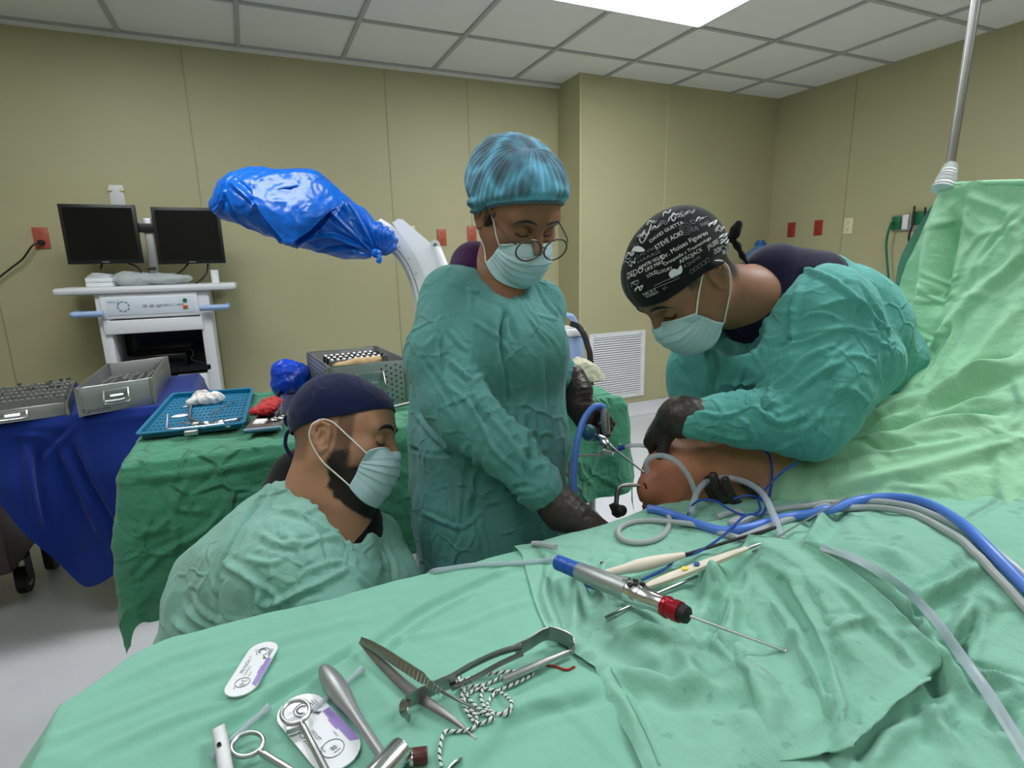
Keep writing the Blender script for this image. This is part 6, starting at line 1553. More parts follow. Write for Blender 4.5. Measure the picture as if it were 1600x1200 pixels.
g0_ = WZ(325, 628, ztg + .01); lump('gauze_swab', g0_, [((0, 0, .01), (.035, .022, .014)), ((-.02, .012, .022), (.018, .014, .014)), ((.02, 0, .012), (.02, .014, .012)), ((-.04, -.006, .006), (.014, .012, .008))], M['gauze'], 'crumpled white gauze with faint blood in the teal tray', 'gauze', zmin=ztg + .004)
g1_ = WZ(418, 640, ztg + .02); lump('bloody_swab', g1_, [((0, 0, .006), (.026, .030, .015)), ((-.024, -.014, .002), (.022, .016, .010)), ((.014, .024, .010), (.022, .016, .012))], M['bloodgauze'], 'blood red soaked gauze on the narrow metal tray', 'gauze', zmin=ztg + .006, seed=7)
g2_ = WZ(404, 660, ztg + .01); o = MB().box(g2_, (.034, .045, .008), np.array(Matrix.Rotation(-.3, 3, 'Z')), .003).build('gauze_pad', M['gauze']); tag(o, 'folded white gauze pad at the near end of the narrow metal tray', 'gauze pad')
p = WZ(282, 650, ztg + .006); o = MB().blob(p, (.022, .014, .004)).build('soap_pad', M['white']); tag(o, 'white oval pad in the middle left of the teal tray', 'pad')
p = WZ(290, 636, ztg + .006); o = MB().blob(p, (.010, .007, .004)).build('stopper', M['bluegrip']); tag(o, 'tiny pale blue cap in the teal tray beside the gauze', 'cap')
def tz(x, y, h=.012): return WZ(x, y, ztg + h)
def rod(name, pts, r, mat, label, cat='instrument', group=None, parent=None, flat=None):
    o = MB().tube(catmull(pts, 6), r, 10, flat=flat).build(name, mat, parent)
    if parent is None: tag(o, label, cat, group)
    return o
rod('angled_retractor', [tz(262, 648, .03), tz(261, 669), tz(264, 671), tz(300, 668), tz(350, 662)], .0028, M['steel'], 'angled steel retractor with upright tip along the near edge of the teal tray')
rod('angled_retractor', [tz(299, 630), tz(296, 648), tz(300, 656), tz(325, 664), tz(345, 655)], .0035, M['darksteel'], 'dark steel bent retractor crossing the middle of the teal tray')
rod('probe', [tz(329, 648), tz(350, 636), tz(369, 626)], .0018, M['steel'], 'thin steel probe at the right of the teal tray')
def clamp(name, tip, joint, r1, r2, label, rr_=.009, wr_=.0022):
    tip, joint, r1, r2 = [np.asarray(q, float) for q in (tip, joint, r1, r2)]; o = empty(name, joint); tag(o, label, 'clamp', None)
    for q, nm in ((r1, 'arm'), (r2, 'arm')):
        d = unit(q - joint); mb = MB(); mb.tube([tip, joint, joint + (q - joint) * .25, q - d * rr_], [.0012, .003, wr_ + .0004, wr_], 8)
        s_ = np.cross(d, UP); mb.tube([q + d * rr_ * math.cos(a) + s_ * rr_ * .85 * math.sin(a) for a in np.linspace(0, 2 * math.pi, 25)[:-1]], wr_, 8, closed=True); mb.build(nm, M['chrome'], o)
    MB().cyl(joint - UP * .003, joint + UP * .004, .0035).build('pivot', M['steel'], o)
    return o
clamp('artery_clamp', tz(396, 648), tz(372, 655), tz(345, 659), tz(357, 665), 'chrome ringed clamp crossing from the teal tray towards the red gauze')
clamp('artery_clamp', tz(275, 660), tz(300, 662), tz(322, 661), tz(318, 668), 'chrome ringed clamp lying along the near side of the teal tray')
clamp('artery_clamp', tz(450, 605, .02), tz(440, 630, .03), tz(428, 655, .02), tz(440, 652, .02), 'chrome ringed clamp at the right of the narrow tray beside the red gauze')
o = MB().box(tz(299, 676, .012), (.03, .016, .012), np.array(Matrix.Rotation(.05, 3, 'Z')), .003).build('ratchet_block', M['steel']); tag(o, 'small steel ratchet block at the near rim of the teal tray', 'instrument part')
rod('steel_rod', [WZ(600, 640, ZG + .012), WZ(640, 630, ZG + .012)], .005, M['darksteel'], 'dark steel handle on the green table right of the tall case')
# cream gloves heap on the right end of the green table
gq = WZ(913, 590, ZG); gq = WY(914, 585, 1.60)
S = SDF(gq - .16, gq + .16, .0035); 
for p, r in (((0, 0, 0), (.05, .05, .05)), ((-.02, 0, .03), (.035, .035, .03)), ((.025, -.01, -.02), (.04, .03, .035)), ((0, -.01, -.055), (.03, .03, .045)), ((-.04, 0, 0), (.03, .03, .04))): S.ell(gq + A(*p), r, None, .015)
V, F = S.mesh(); F = orient(V, F); N = vnormals(V, F); V = V + N * (.014 * crumple(V, 17, 3) + .008 * crumple(V, 38, 6))[:, None]; V[:, 2] = np.maximum(V[:, 2], ZG + .002)
tag(mk('crumpled_gloves', V, F, M['creamcloth']), 'heap of crumpled cream latex beside the standing woman\'s gloved wrist', 'gloves')
# ================================================================== INSTRUMENTS ON THE OPERATING DRAPE
def on(x, y, h=.0):
    a = hit(bvR, x, y); b = hit(bvL, x, y); c = [q for q in (a, b) if q is not None]
    if not c: return WZ(x, y, ZT + h)
    p = min(c, key=lambda q: np.linalg.norm(q - CAM0)); return p + UP * h
def hose(name, pts, r, mat, label, cat='hose', hs=None, parent=None, group=None, n=10):
    """pts: (x, y) laid on the drape, or (x, y, D) at a depth, or (x,y,'h',height)"""
    P = []
    for q in pts:
        if len(q) == 2: P.append(on(q[0], q[1], r * .9))
        elif len(q) == 4: P.append(on(q[0], q[1], q[3]))
        else: P.append(W(*q))
    P = catmull(P, 8); laid = np.concatenate([[len(q) != 3] * 8 for q in pts])[:len(P)]
    for _ in range(3): P[1:-1] = (P[:-2] + P[1:-1] * 2 + P[2:]) / 4
    for k in range(len(P)):
        if laid[k]:
            zz = [q[0][2] for q in (bvR.ray_cast(Vector((P[k][0], P[k][1], 1.3)), Vector((0, 0, -1))), bvL.ray_cast(Vector((P[k][0], P[k][1], 1.3)), Vector((0, 0, -1)))) if q[0] is not None]
            if zz and P[k][2] < max(zz) + r * .85 and P[k][2] > max(zz) - .05: P[k][2] = max(zz) + r * .85
    for _ in range(2): P[1:-1] = (P[:-2] + P[1:-1] * 2 + P[2:]) / 4
    o = MB().tube(P, r, n).build(name, mat, parent)
    if parent is None: tag(o, label, cat, group)
    return o
# ---- suture packets
def packet(p_top, p_bot, wpx, label, seed, flip=1):
    a = on(*p_top, .001); b = on(*p_bot, .001); u = unit(b - a); ctr = (a + b) / 2; n = UP
    # tilt with the cloth
    L_ = np.linalg.norm(b - a); v = unit(np.cross(UP, u)) * flip; w_ = wpx
    nn = unit(np.cross(u, v)); 
    if nn[2] < 0: nn = -nn
    o = empty('suture_packet', ctr); tag(o, label, 'suture packet', 'suture packets on the drape')
    poly = []
    r = w_ / 2
    for k in range(13): t = -math.pi / 2 + math.pi * k / 12; poly.append((L_ / 2 - r + r * math.cos(t), r * math.sin(t)))
    for k in range(13): t = math.pi / 2 + math.pi * k / 12; poly.append((-L_ / 2 + r + r * math.cos(t), r * math.sin(t)))
    e2 = np.cross(nn, u)
    MB().prism(poly, ctr + nn * .002, u, e2, .0016).build('foil', M['paper'], o, False)
    f = lambda x, y, z=.0040: ctr + u * x + e2 * y + nn * z
    sd = 1 if (e2 @ v) > 0 else -1
    def pol(pts, mat, nm): mk(nm, [f(x, y * sd) for x, y in pts], [tuple(range(len(pts)))] , M[mat], o, False)
    q = L_ / 2
    pol([(-q * .30, r * .97), (-q * .30, r * .62), (-q * .05, r * .62), (-q * .05, r * .54), (q * .25, r * .54), (q * .25, r * .62), (q * .62, r * .62), (q * .70, r * .93), (q * .55, r * .99), (0, r * .99)], 'lilac', 'lilac_band')
    pol([(-q * .30, r * .62), (-q * .42, r * .30), (-q * .28, r * .40)], 'ink', 'needle_mark')
    def line(pts, w2=.00035): MB().tube([f(x, y * sd) for x, y in pts], w2, 5).build('printed_outline', M['ink'], o, False)
    line([(-q * .58 + r * .42 * math.cos(t), r * .1 + r * .42 * math.sin(t)) for t in np.linspace(.3, 5.6, 22)]); line([(-q * .60 + r * .22 * math.cos(t), r * .05 + r * .22 * math.sin(t)) for t in np.linspace(2, 6, 12)], .0006)
    line([(-q * .40, r * .7), (-q * .66, r * .72)]); line([(-q * .42, r * .62), (-q * .68, r * .6)])
    line([(q * .55 + r * .45 * math.cos(t), -r * .05 + r * .45 * math.sin(t)) for t in np.linspace(0, 6.28, 24)], .0003)
    rd = random.Random(seed)
    def word(t, x, y, s, ang=0, mat='ink'):
        ux = u * math.cos(ang) + e2 * sd * math.sin(ang); uy = -u * math.sin(ang) + e2 * sd * math.cos(ang)
        if sd < 0 or flip < 0: uy = np.cross(nn, ux)
        Wv, Fv = lettering(t, s, f(x, y * sd), ux, uy, None, None, th=0); mk('packet_lettering', Wv, Fv, M[mat], o, False)
    return o, word, f, q, r
o, word, f, q, r = packet((419, 1008), (368, 1094), .0335, 'upright white and lilac suture packet, alone on the left of the drape', 1)
word('VCP317H', -.002, -.009, .0058, 0); word('2-0', .026, .000, .0075, 0); word('VIOLET', .002, .0125, .0040, 0); word('(3 Metric)', .006, -.003, .0036); word('NEEDLE', -.012, .0122, .0034)
for k, (x, y) in enumerate(((-.03, -.008), (.012, .002), (.034, -.006), (-.018, -.010), (.008, -.010))): word(('LOT', 'STERILE', 'USP', 'REF', 'CT-1')[k], x, y, .0024)
o, word, f, q, r = packet((455, 1098), (545, 1200), .046, 'white and lilac suture packet under the ringed forceps', 2, 1)
word('NEEDLE', -.004, .0175, .0062); word('VCP350H', .004, -.014, .0075); word('VIOLET', .006, -.005, .0052); word('#1', .034, .000, .0095); word('STERILE', .018, .009, .0026); word('27 mm', .026, -.008, .0030); word('REF', -.018, -.012, .003); word('USP', -.028, .0, .003)

# ---- tissue forceps (two sprung blades)
fo = empty('tissue_forceps', on(650, 1070)); tag(fo, 'dark steel tissue forceps with ribbed grips lying across the slotted retractor', 'forceps')
def z(x, y, h): p = on(x, y, 0); return WZ(x, y, p[2] + h)
hz = ZT + .004
def P_(x, y, h): return WZ(x, y, hz + h)
b1 = [P_(564, 1000, .012), P_(590, 1014, .020), P_(630, 1040, .028), P_(665, 1063, .030), P_(695, 1083, .026), P_(750, 1112, .012)]
MB().ribbon(catmull(b1, 6), CD(.5, .75, .1), np.interp(np.linspace(0, 1, 31), [0, .06, .3, .57, .62, 1], [.007, .0085, .0105, .0105, .005, .0015]), np.interp(np.linspace(0, 1, 31), [0, .6, 1], [.0022, .0022, .0018])).build('upper_blade', M['darksteel'], fo)
b2 = [P_(564, 1001, .009), P_(600, 1040, .006), P_(640, 1078, .004), P_(680, 1105, .004), P_(715, 1130, .003), P_(744, 1155, .002)]
MB().ribbon(catmull(b2, 6), CD(.8, .3, .1), np.interp(np.linspace(0, 1, 31), [0, .1, .45, .7, 1], [.007, .0095, .0115, .007, .0018]), .0022).build('lower_blade', M['darksteel'], fo)
cc = catmull(b1, 12); rb = MB(); wv = unit(CD(.5, .75, .1))
for i in range(22, 50, 2):
    c_ = cc[i]; t_ = unit(cc[i + 1] - cc[i - 1]); a_ = unit(wv - t_ * (t_ @ wv)); nn = np.cross(t_, a_); nn = nn if nn[2] > 0 else -nn; rb.tube([c_ - a_ * .0046 + nn * .0013, c_ + a_ * .0046 + nn * .0013], .0006, 6)
rb.build('grip_ribs', M['chrome'], fo)
# ---- slotted retractor
rt = empty('retractor', on(760, 1050)); tag(rt, 'flat slotted steel retractor with bent ends, lying under the tissue forceps', 'retractor')
wv = CD(.1, .95, .2)
def rib(nm, pts, w_, th=.0022, wvec=None): MB().ribbon(catmull([P_(*p) for p in pts], 6), wv if wvec is None else wvec, w_, th).build(nm, M['darksteel'], rt)
rib('strap', [(634, 1097, .012), (660, 1084, .012), (690, 1070, .012), (712, 1062, .012)], .017)
rib('upper_rail', [(700, 1061, .016), (740, 1038, .017), (780, 1020, .018), (815, 1010, .018)], .0075, .003); rib('lower_rail', [(705, 1076, .006), (740, 1060, .008), (780, 1038, .010), (817, 1021, .011)], .006, .003)
rib('strap', [(806, 1016, .014), (826, 1006, .014), (845, 994, .014), (858, 989, .014)], .017)
rib('bent_blade', [(857, 989, .014), (870, 992, .014), (885, 998, .013), (893, 1004, .012), (895, 1012, .010)], .018, .0022)
MB().tube(catmull([P_(893, 1000, .014), P_(897, 1010, .012), P_(892, 1024, .002)], 5), [.002] * 9 + [.0015, .0006], 8).build('hook', M['steel'], rt)
rib('curled_end', [(636, 1094, .012), (632, 1100, .011), (633, 1112, .009), (640, 1122, .006)], .013, .0022, CD(.7, .2, .7))
# ---- short steel tube
st_ = MB(); a_ = P_(786, 1063, .006); b_ = P_(893, 1016, .008); st_.lathe(a_, b_, [(0, .0024), (.0, .0042), (.02, .0044), (.55, .0042), (.9, .0025), (1, .002)], 20); o = st_.build('steel_tube', M['steel']); tag(o, 'short hollow steel tube pointing to the bent end of the retractor', 'tube')
# ---- braided suture strand
def braid(paths, label, name='braided_suture'):
    o = empty(name, on(*paths[0][0])); tag(o, label, 'suture strand')
    for path in paths:
        P = catmull([on(x, y, .0022 + .001 * ((i * 7) % 3)) for i, (x, y) in enumerate(path)], 14); n = len(P); d = np.concatenate([[0], np.cumsum(np.linalg.norm(np.diff(P, axis=0), axis=1))])
        k = int(d[-1] / .0009); ss = np.linspace(0, d[-1], k); Q = np.stack([np.interp(ss, d, P[:, i]) for i in range(3)], 1); T_ = unit(np.gradient(Q, axis=0)); U = unit(np.cross(T_, UP)); Vv = np.cross(U, T_)
        for ph, mt in ((0, 'maskwhite'), (2.1, 'maskwhite'), (4.2, 'suture')):
            an = ss / .0075 * 2 * math.pi + ph; H = Q + (U * np.cos(an)[:, None] + Vv * np.sin(an)[:, None]) * .00095
            MB().tube(H, .00095, 6).build('strand', M[mt], o)
    return o
M['suture'] = plain('dark green suture', srgb(30, 80, 70), .6)
braid([[(690, 1200), (687, 1180), (695, 1150), (715, 1146), (740, 1142), (745, 1128), (735, 1110), (722, 1095), (730, 1080), (760, 1072), (785, 1062), (810, 1058)],
       [(700, 1075), (740, 1062), (790, 1055), (830, 1052), (828, 1060), (800, 1075), (775, 1085), (762, 1105), (770, 1125), (750, 1134), (735, 1125), (725, 1100), (745, 1080), (780, 1085), (800, 1105), (785, 1118), (755, 1120), (730, 1112)],
       [(715, 1072), (728, 1090), (745, 1110), (765, 1122), (772, 1130)], [(755, 1074), (752, 1095), (762, 1115), (790, 1120), (801, 1108)], [(706, 1064), (720, 1060), (712, 1072)]],
      'tangled black and white braided suture strand under the steel tube and retractor')
# ---- mallet
ml_ = empty('bone_mallet', on(560, 1120)); tag(ml_, 'polished steel bone mallet, its tapered handle pointing up the drape', 'mallet')
def mz(x, y, h): return WZ(x, y, ZT + h)
MB().lathe(mz(503, 1041, .012), mz(598, 1182, .014), [(0, .0), (.01, .0035), (.04, .0065), (.12, .0095), (.25, .0112), (.4, .0098), (.52, .0070), (.66, .0052), (1, .0046)], 28).build('handle', M['alu'], ml_)
MB().lathe(mz(578, 1226, .013), mz(629, 1170, .015), [(0, .0125), (.93, .0125), (.97, .0118), (.98, .0118), (1, .0115)], 36).build('head', M['chrome'], ml_)
# ---- ringed forceps
rg_ = empty('ringed_forceps', on(440, 1150)); tag(rg_, 'steel ring handled forceps resting on the lower suture packet', 'forceps')
def ringarm(nm, c, rx, tip, h):
    cc_ = mz(c[0], c[1], h); e = mz(c[0] + rx, c[1], h) - cc_; R0_ = np.linalg.norm(e); mb = MB(); tp = mz(tip[0], tip[1], h * .7); d = unit(tp - cc_); s_ = np.cross(d, UP)
    mb.tube([cc_ + d * R0_ * 1.12 * math.cos(a) + s_ * R0_ * .95 * math.sin(a) for a in np.linspace(0, 2 * math.pi, 41)[:-1]], .0021, 10, closed=True)
    mb.tube(catmull([cc_ + d * R0_ * 1.1, cc_ + d * R0_ * 1.5, cc_ + (tp - cc_) * .5, tp], 6), [.0024] * 6 + [.0032] * 6 + [.0034] * 7, 10); mb.build(nm, M['steel'], rg_)
ringarm('finger_ring_arm', (462, 1112), 21, (520, 1225), .016); ringarm('finger_ring_arm', (387, 1163), 22, (500, 1232), .013)
MB().bb(mz(452, 1140, .012) - .003, mz(452, 1140, .012) + A(.012, .003, .003), .001).build('ratchet', M['steel'], rg_)
MB().cyl(mz(510, 1228, .006), mz(510, 1228, .02), .004).build('pivot', M['steel'], rg_)
MB().tube([mz(512, 1226, .01), mz(560, 1290, .008)], [.0034, .0015], 10).build('jaw', M['steel'], rg_)
# ---- grey flat instrument at lower left
gi = empty('flat_retractor', on(345, 1170)); tag(gi, 'flat grey steel blade with a round hole at the lower left of the drape', 'retractor')
rib2 = [mz(341, 1138, .014), mz(347, 1165, .014), mz(352, 1200, .014), mz(360, 1250, .012)]
MB().ribbon(catmull(rib2, 6), CD(1, .1, 0), .0125, .004).build('blade', M['alu'], gi); MB().cyl(mz(342, 1163, .0145), mz(342, 1163, .0175), .0019).build('hole', M['rubber'], gi)
# ---- plastic needle tubes
def strw(a, b, lab):
    o = empty('plastic_tube', on(*a)); tag(o, lab, 'tube', 'clear plastic tubes'); A_ = on(a[0], a[1], .006); B_ = on(b[0], b[1], .005)
    MB().lathe(A_, B_, [(0, .0030), (0, .0042), (.10, .0040), (.14, .0028), (1, .0026)], 16).build('sleeve', M['clear'], o); return o
strw((421, 1112), (330, 1192), 'clear plastic tube pointing to the left ring of the forceps'); strw((567, 1052), (488, 1118), 'clear plastic tube lying under the mallet handle')
# ---- capped cord
rc = empty('dark_red_cap', on(650, 1180)); tag(rc, 'dark red cap with silver collar trailing a short braid, right of the mallet head', 'cap')
MB().lathe(mz(644, 1183, .008), mz(668, 1180, .008), [(0, .0072), (.1, .0075), (.9, .0075), (1, .0068)], 24).build('cap', M['darkred'], rc); MB().lathe(mz(640, 1184, .008), mz(645, 1183, .008), [(0, .0078), (1, .0078)], 24).build('collar', M['chrome'], rc)
for d_ in (-.0025, .0, .0025): MB().tube(catmull([mz(640, 1184, .008) + UP * d_, mz(630, 1187, .007) + UP * d_, mz(622, 1192, .004) + UP * d_, mz(622, 1205, .003)], 6), .0018, 6).build('braid', M['maskwhite'], rc)
o = MB().ribbon(catmull([mz(722, 1184, .004), mz(705, 1196, .006), mz(690, 1212, .007)], 5), CD(.6, .7, 0), [.001, .004, .006, .008, .008, .008, .008, .008, .008, .008, .008], .0016).build('scalpel', M['steel']); tag(o, 'tip of a steel blade at the bottom edge, right of the dark red cap', 'blade')
# ---- shaver handpiece
hp_ = empty('shaver_handpiece', on(960, 920)); tag(hp_, 'grey motorised shaver handpiece with blue sleeve and red collar lying across the drape', 'surgical handpiece')
def az(x, y, h=.0): p = on(x, y, 0); return WZ(x, y, p[2] + h)
h0 = WZ(870, 878, .880); h1 = WZ(1078, 963, .905); ax = lambda t: h0 + (h1 - h0) * t
def seg(nm, t0, t1, prof, mat, n=28): return MB().lathe(ax(t0), ax(t1), prof, n).build(nm, M[mat], hp_)
seg('blue_sleeve', .0, .20, [(0, .0085), (.05, .0105), (.2, .0108), (.22, .0100), (.3, .0100), (.32, .0108), (.6, .0108), (.62, .0100), (.7, .0100), (.72, .0110), (1, .0110)], 'blueplug')
seg('body', .20, .60, [(0, .0112), (.03, .0125), (.85, .0135), (1, .0138)], 'alu')
seg('button_ring', .60, .70, [(0, .0145), (.1, .0152), (.9, .0152), (1, .014)], 'chrome')
for t, s_ in ((.63, -.4), (.66, .15), (.69, -.2), (.635, .45)):
    d_ = unit(h1 - h0); sd_ = unit(np.cross(d_, UP)); up_ = np.cross(sd_, d_); nn = unit(up_ * math.cos(s_) + sd_ * math.sin(s_)); MB().cyl(ax(t) + nn * .013, ax(t) + nn * .0168, .0036).build('button', M['rubber'], hp_)
seg('neck', .70, .84, [(0, .014), (.3, .0118), (.7, .0112), (1, .0120)], 'chrome')
seg('red_collar', .84, .945, [(0, .0118), (.15, .0128), (.3, .0128), (.35, .0115), (.6, .0115), (.65, .0125), (1, .0120)], 'redring')
seg('black_nose', .93, 1.0, [(0, .010), (.5, .0105), (.8, .0095), (1, .004)], 'rubber')
sf = [ax(.99), WZ(1110, 978, .912), WZ(1150, 993, .900), WZ(1222, 1021, .885)]
sf = [ax(.99), ax(.99) + (h1 - h0) * .30]; e_ = hit(bvR, 1222, 1021, .006); MB().tube([ax(.99), e_ if e_ is not None else sf[1]], .0019, 12).build('shaft', M['chrome'], hp_)
if e_ is not None: MB().blob(e_, (.003, .003, .003)).build('burr_tip', M['chrome'], hp_)
MB().ribbon([ax(.56) + UP * .014, ax(.60) + UP * .0155], unit(np.cross(h1 - h0, UP)), .006, .006).build('lever', M['steel'], hp_)
hose('handpiece_cable', [(832, 853, 'h', .004), (845, 857, 'h', .008), (858, 866, 'h', .014), (868, 876, 'h', .022)], .0045, M['tubegrey'], 'short grey cable running from the table edge into the blue sleeve', 'cable')
hose('suction_line', [(655, 925, .875), (664, 905, .872), (676, 896), (700, 889), (740, 886), (800, 883), (845, 880), (876, 879, 'h', .01)], .0038, M['clear'], 'clear suction line crossing the drape to the handpiece from the left', 'tube')
# ---- probe with cream handle
pb_ = empty('ablation_probe', on(1010, 880)); tag(pb_, 'cream handled probe with a long black rod lying behind the grey handpiece', 'surgical probe')
a_ = az(944, 897, .008); b_ = az(1069, 867, .012); MB().lathe(a_, b_, [(0, .004), (.03, .0055), (.25, .0068), (.42, .0092), (.62, .0088), (.85, .0062), (1, .0042)], 24).build('handle', M['cream'], pb_)
c_ = az(1212, 824, .014); MB().tube([b_, c_], .0024, 10).build('shaft', M['cableblack'], pb_)
# ---- cautery pencil
cp_ = empty('cautery_pencil', on(1090, 890)); tag(cp_, 'flat cream cautery pencil with yellow and blue buttons', 'cautery pencil')
a_ = az(1008, 917, .006); b_ = az(1168, 857, .016); T_ = unit(b_ - a_); s_ = unit(np.cross(T_, UP))
k = np.linspace(0, 1, 13); MB().ribbon([a_ + (b_ - a_) * t for t in k], s_, np.interp(k, [0, .1, .3, .7, 1], [.006, .012, .0145, .012, .0065]), np.interp(k, [0, .2, .8, 1], [.005, .008, .008, .005])).build('body', M['cream'], cp_)
for t, mt, nm in ((.385, 'yellow', 'yellow_button'), (.50, 'bluebtn', 'blue_button')): p = a_ + (b_ - a_) * t; n_ = np.cross(s_, T_); n_ = n_ if n_[2] > 0 else -n_; MB().cyl(p + n_ * .003, p + n_ * .0062, .0042).build(nm, M[mt], cp_)
MB().ribbon([a_ + (b_ - a_) * .0 - T_ * .008, a_ + (b_ - a_) * .05], s_, .006, .004).build('cable_boot', M['bluebtn'], cp_)
MB().lathe(b_, b_ + T_ * .022, [(0, .003), (.5, .0026), (1, .0012)], 12).build('tip', M['steel'], cp_)
o = MB().tube([az(1176, 862, .010), az(1250, 818, .022), az(1326, 776, .045)], .0012, 8).build('thin_rod', plain('dull grey rod', srgb(118, 118, 116), .55)); tag(o, 'thin bright steel rod leaning up over the cable bundle', 'rod')
o = MB().tube([az(946, 965, .004), az(1020, 930, .004), az(1090, 900, .004)], .0019, 8).build('steel_rod', M['darksteel']); tag(o, 'dark steel rod lying beneath the grey handpiece', 'rod')
# ---- cables and hoses
hose('camera_cable', [(1030, 803), (1042, 806), (1046, 820), (1038, 838), (1015, 850), (985, 851), (968, 843), (967, 830), (985, 820), (1010, 817), (1045, 822, 'h', .008), (1090, 826, 'h', .006), (1130, 838), (1160, 846), (1172, 855)], .0045, M['tubegrey'], 'grey camera cable looped in a ring beside the bare knee', 'cable')
hose('grey_cable', [(1120, 812), (1150, 803), (1158, 812), (1140, 822), (1165, 818), (1200, 803), (1250, 796), (1300, 790), (1350, 787), (1400, 791), (1450, 806), (1500, 830), (1550, 865), (1600, 906), (1680, 980)], .0052, M['tubegrey'], 'upper grey cable of the bundle arching to the right edge', 'cable', group='grey cables over the drape')
hose('grey_cable', [(1150, 848), (1200, 828), (1250, 810), (1300, 801), (1360, 797), (1420, 806), (1470, 830), (1520, 870), (1565, 915), (1605, 960), (1680, 1040)], .0052, M['tubegrey'], 'lower grey cable of the bundle arching to the right edge', 'cable', group='grey cables over the drape')
hose('blue_hose', [(1012, 800), (1030, 803), (1060, 813), (1100, 828), (1135, 836), (1180, 828), (1240, 812), (1290, 803, 'h', .004), (1340, 790, 'h', .010), (1400, 786, 'h', .010), (1450, 797, 'h', .010), (1500, 830, 'h', .012), (1545, 872, 'h', .010), (1600, 925), (1680, 1000)], .0072, M['tubeblue'], 'thick periwinkle blue hose running over the drape beside the grey cables', 'hose', n=14)
hose('clear_tube', [(1078, 812, 'h', .01), (1090, 792, 'h', .035), (1115, 783, 'h', .045), (1150, 785, 'h', .045), (1185, 800, 'h', .04), (1208, 825, 'h', .02), (1222, 850, 'h', .006)], .0056, M['clear'], 'clear tube arching over the cable coils below the thigh', 'tube')
hose('pink_tinged_tube', [(1013, 738, 1.03), (1009, 724, 1.02), (1020, 713, 1.01), (1042, 713, 1.0), (1064, 727, .995), (1080, 752, .995), (1088, 780, 1.0), (1088, 806, 1.01)], .0048, M['clear'], 'clear drain tube looping over the front of the bare knee', 'tube')
o = MB().ribbon(catmull([on(x, y, .010) for x, y in ((1282, 866), (1325, 880), (1378, 908), (1426, 945), (1466, 990), (1500, 1038), (1540, 1095), (1580, 1160), (1620, 1225))], 8), CD(.6, .4, .5), .011, .003).build('flat_tube', M['clear']); tag(o, 'flattened clear tube running down the drape to the lower right corner', 'tube')
hose('blue_wire', [(1002, 918), (985, 924), (945, 923), (918, 918), (911, 909), (925, 904)], .0019, M['cableblue'], 'dark blue wire loop beneath the grey handpiece', 'wire')
hose('blue_wire', [(1003, 914, 'h', .008), (1040, 896, 'h', .008), (1058, 880, 'h', .008), (1090, 873, 'h', .010), (1130, 850, 'h', .014), (1165, 822, 'h', .02), (1190, 806, .925), (1197, 790, .95), (1186, 778, .96), (1165, 774, .96), (1146, 780, .955)], .0019, M['cableblue'], 'dark blue wire running from the cautery pencil up past the black rod', 'wire')
hose('blue_wire', [(1074, 812, 'h', .008), (1079, 792, .965), (1095, 781, .955), (1118, 783, .945), (1140, 796, .925), (1165, 805, .915), (1188, 798, .925), (1185, 782, .95), (1192, 770, .96), (1207, 752, .98), (1228, 733, .975), (1246, 724, .98)], .0019, M['cableblue'], 'dark blue wire coiling below the thigh and up to the man\'s sleeve', 'wire')
hose('blue_wire', [(1188, 702, 1.035), (1200, 708, 1.03), (1206, 730, 1.02), (1205, 760, 1.01), (1198, 785, 1.01), (1190, 800, 1.02)], .0022, M['cableblue'], 'dark blue cord edging the drape opening around the thigh', 'wire')
# ---- arthroscope in the woman's hand
sc_ = empty('arthroscope', W(948, 695, 1.16)); tag(sc_, 'steel arthroscope held by the standing woman, its tube pointing into the knee', 'arthroscope')
MB().lathe(W(946, 690, 1.17), W(1006, 738, 1.06), [(0, .006), (.10, .006), (.12, .0035), (.2, .0035), (.22, .0022), (1, .0020)], 14).build('scope_tube', M['steel'], sc_)
MB().lathe(W(936, 685, 1.18), W(950, 697, 1.155), [(0, .010), (.3, .012), (.7, .012), (1, .007)], 18).build('coupler', M['chrome'], sc_)
MB().lathe(W(947, 678, 1.16), W(944, 638, 1.15), [(0, .006), (.1, .009), (.85, .0085), (1, .005)], 18).build('light_post', M['alu'], sc_)
MB().tube([W(940, 704, 1.16), W(958, 708, 1.15)], .0045, 10).build('sheath_valve', M['chrome'], sc_); MB().tube([W(956, 704, 1.15), W(975, 699, 1.14)], .0038, 10).build('inflow_valve', M['darksteel'], sc_)
MB().tube([W(966, 702, 1.145), W(977, 698, 1.14)], .0055, 10).build('blue_connector', M['cableblue'], sc_); MB().tube([W(969, 694, 1.14), W(966, 704, 1.145)], .002, 8).build('tap_lever', M['darksteel'], sc_)
MB().blob(W(920, 676, 1.175), (.016, .016, .018)).build('camera_focus_ring', M['silicone'], sc_)
hose('light_cable', [(944, 638, 1.15), (938, 634, 1.15), (925, 638, 1.14), (911, 658, 1.13), (902, 690, 1.12), (898, 725, 1.12), (897, 760, 1.12), (901, 785, 1.12), (905, 815, 1.13)], .0065, M['tubeblue'], 'periwinkle blue light cable hanging in a curve from the arthroscope', 'cable', n=12)
hose('inflow_tube', [(975, 699, 1.14), (990, 696, 1.13), (1010, 697, 1.12), (1032, 704, 1.12), (1050, 720, 1.14)], .0042, M['clear'], 'clear inflow tube leading from the arthroscope behind the knee', 'tube')
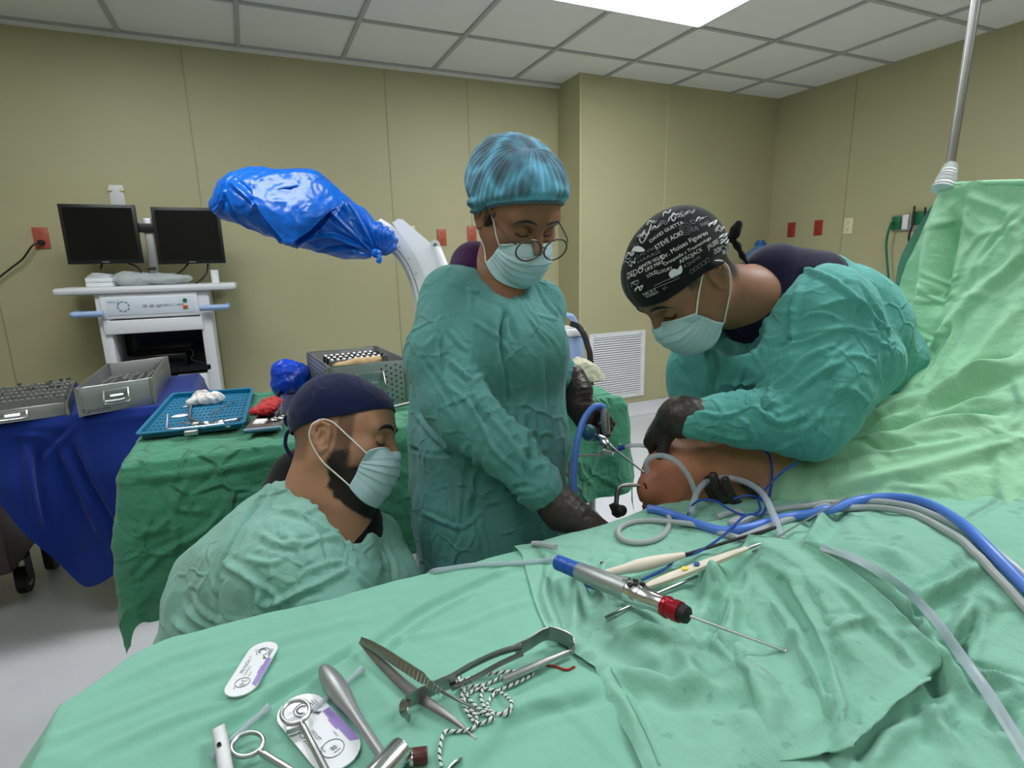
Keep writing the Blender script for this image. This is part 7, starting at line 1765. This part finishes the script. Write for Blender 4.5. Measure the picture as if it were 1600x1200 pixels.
hose('outflow_tube', [(944, 711, 1.17), (925, 711, 1.17), (900, 712, 1.18), (891, 722, 1.18), (890, 745, 1.18), (895, 775, 1.17), (903, 800, 1.15), (912, 820, 1.15)], .0032, M['tubegrey'], 'thin grey tube dropping from the arthroscope behind the blue cable', 'tube')
hose('coiled_tube', [(880, 730, 1.2), (893, 752, 1.19), (906, 785, 1.16), (914, 806, 1.14), (918, 798, 1.13), (926, 797, 1.12), (935, 806, 1.11), (938, 816, 1.10)], .0032, M['tubegrey'], 'thin grey tube curling beside the woman\'s gloved hand', 'tube')
# ---- hook shaped steel holder at the table edge
hk = empty('knee_hook', W(965, 790, 1.06)); tag(hk, 'bent steel cannula with a black clamp entering the front of the knee', 'cannula')
MB().tube(catmull([W(1006, 759, 1.05), W(985, 758, 1.055), W(970, 760, 1.06), (W(965, 768, 1.06)), W(962, 795, 1.06)], 6), np.interp(np.linspace(0, 1, 25), [0, .3, 1], [.0025, .0042, .0048]), 12).build('bent_tube', M['darksteel'], hk)
MB().box(W(963, 797, 1.06), (.012, .02, .026), None, .004).build('clamp_body', M['rubber'], hk); MB().blob(W(971, 798, 1.05), (.011, .009, .011)).build('clamp_knob', M['rubber'], hk); MB().tube([W(955, 788, 1.06), W(960, 800, 1.06)], .005, 8).build('clamp_lever', M['rubber'], hk)
o = MB().blob(on(941, 880, .001), (.004, .003, .0012)).build('blood_clot', M['wound']); tag(o, 'tiny dark red clot on the drape left of the cream handle', 'clot')
# towel clip on the drape by the man's elbow
tc_ = W(1322, 632, 1.12); o = empty('towel_clip', tc_); tag(o, 'small black and steel clip on the drape behind the bending man\'s elbow', 'clip')
MB().tube(catmull([W(1306, 640, 1.10), W(1318, 634, 1.10), W(1330, 640, 1.10), W(1346, 636, 1.10)], 5), .0018, 8).build('wire', M['rubber'], o); MB().tube(catmull([W(1322, 620, 1.10), W(1324, 630, 1.10), W(1328, 640, 1.10)], 5), .003, 8).build('jaw', M['chrome'], o)
# red vessel loop under the retractor end
o = MB().tube(catmull([on(x, y, .001) for x, y in ((850, 1040), (865, 1042), (885, 1048), (898, 1043))], 6), .0015, 6).build('vessel_loop', M['redR']); tag(o, 'short red vessel loop on the drape by the bent end of the retractor', 'loop')
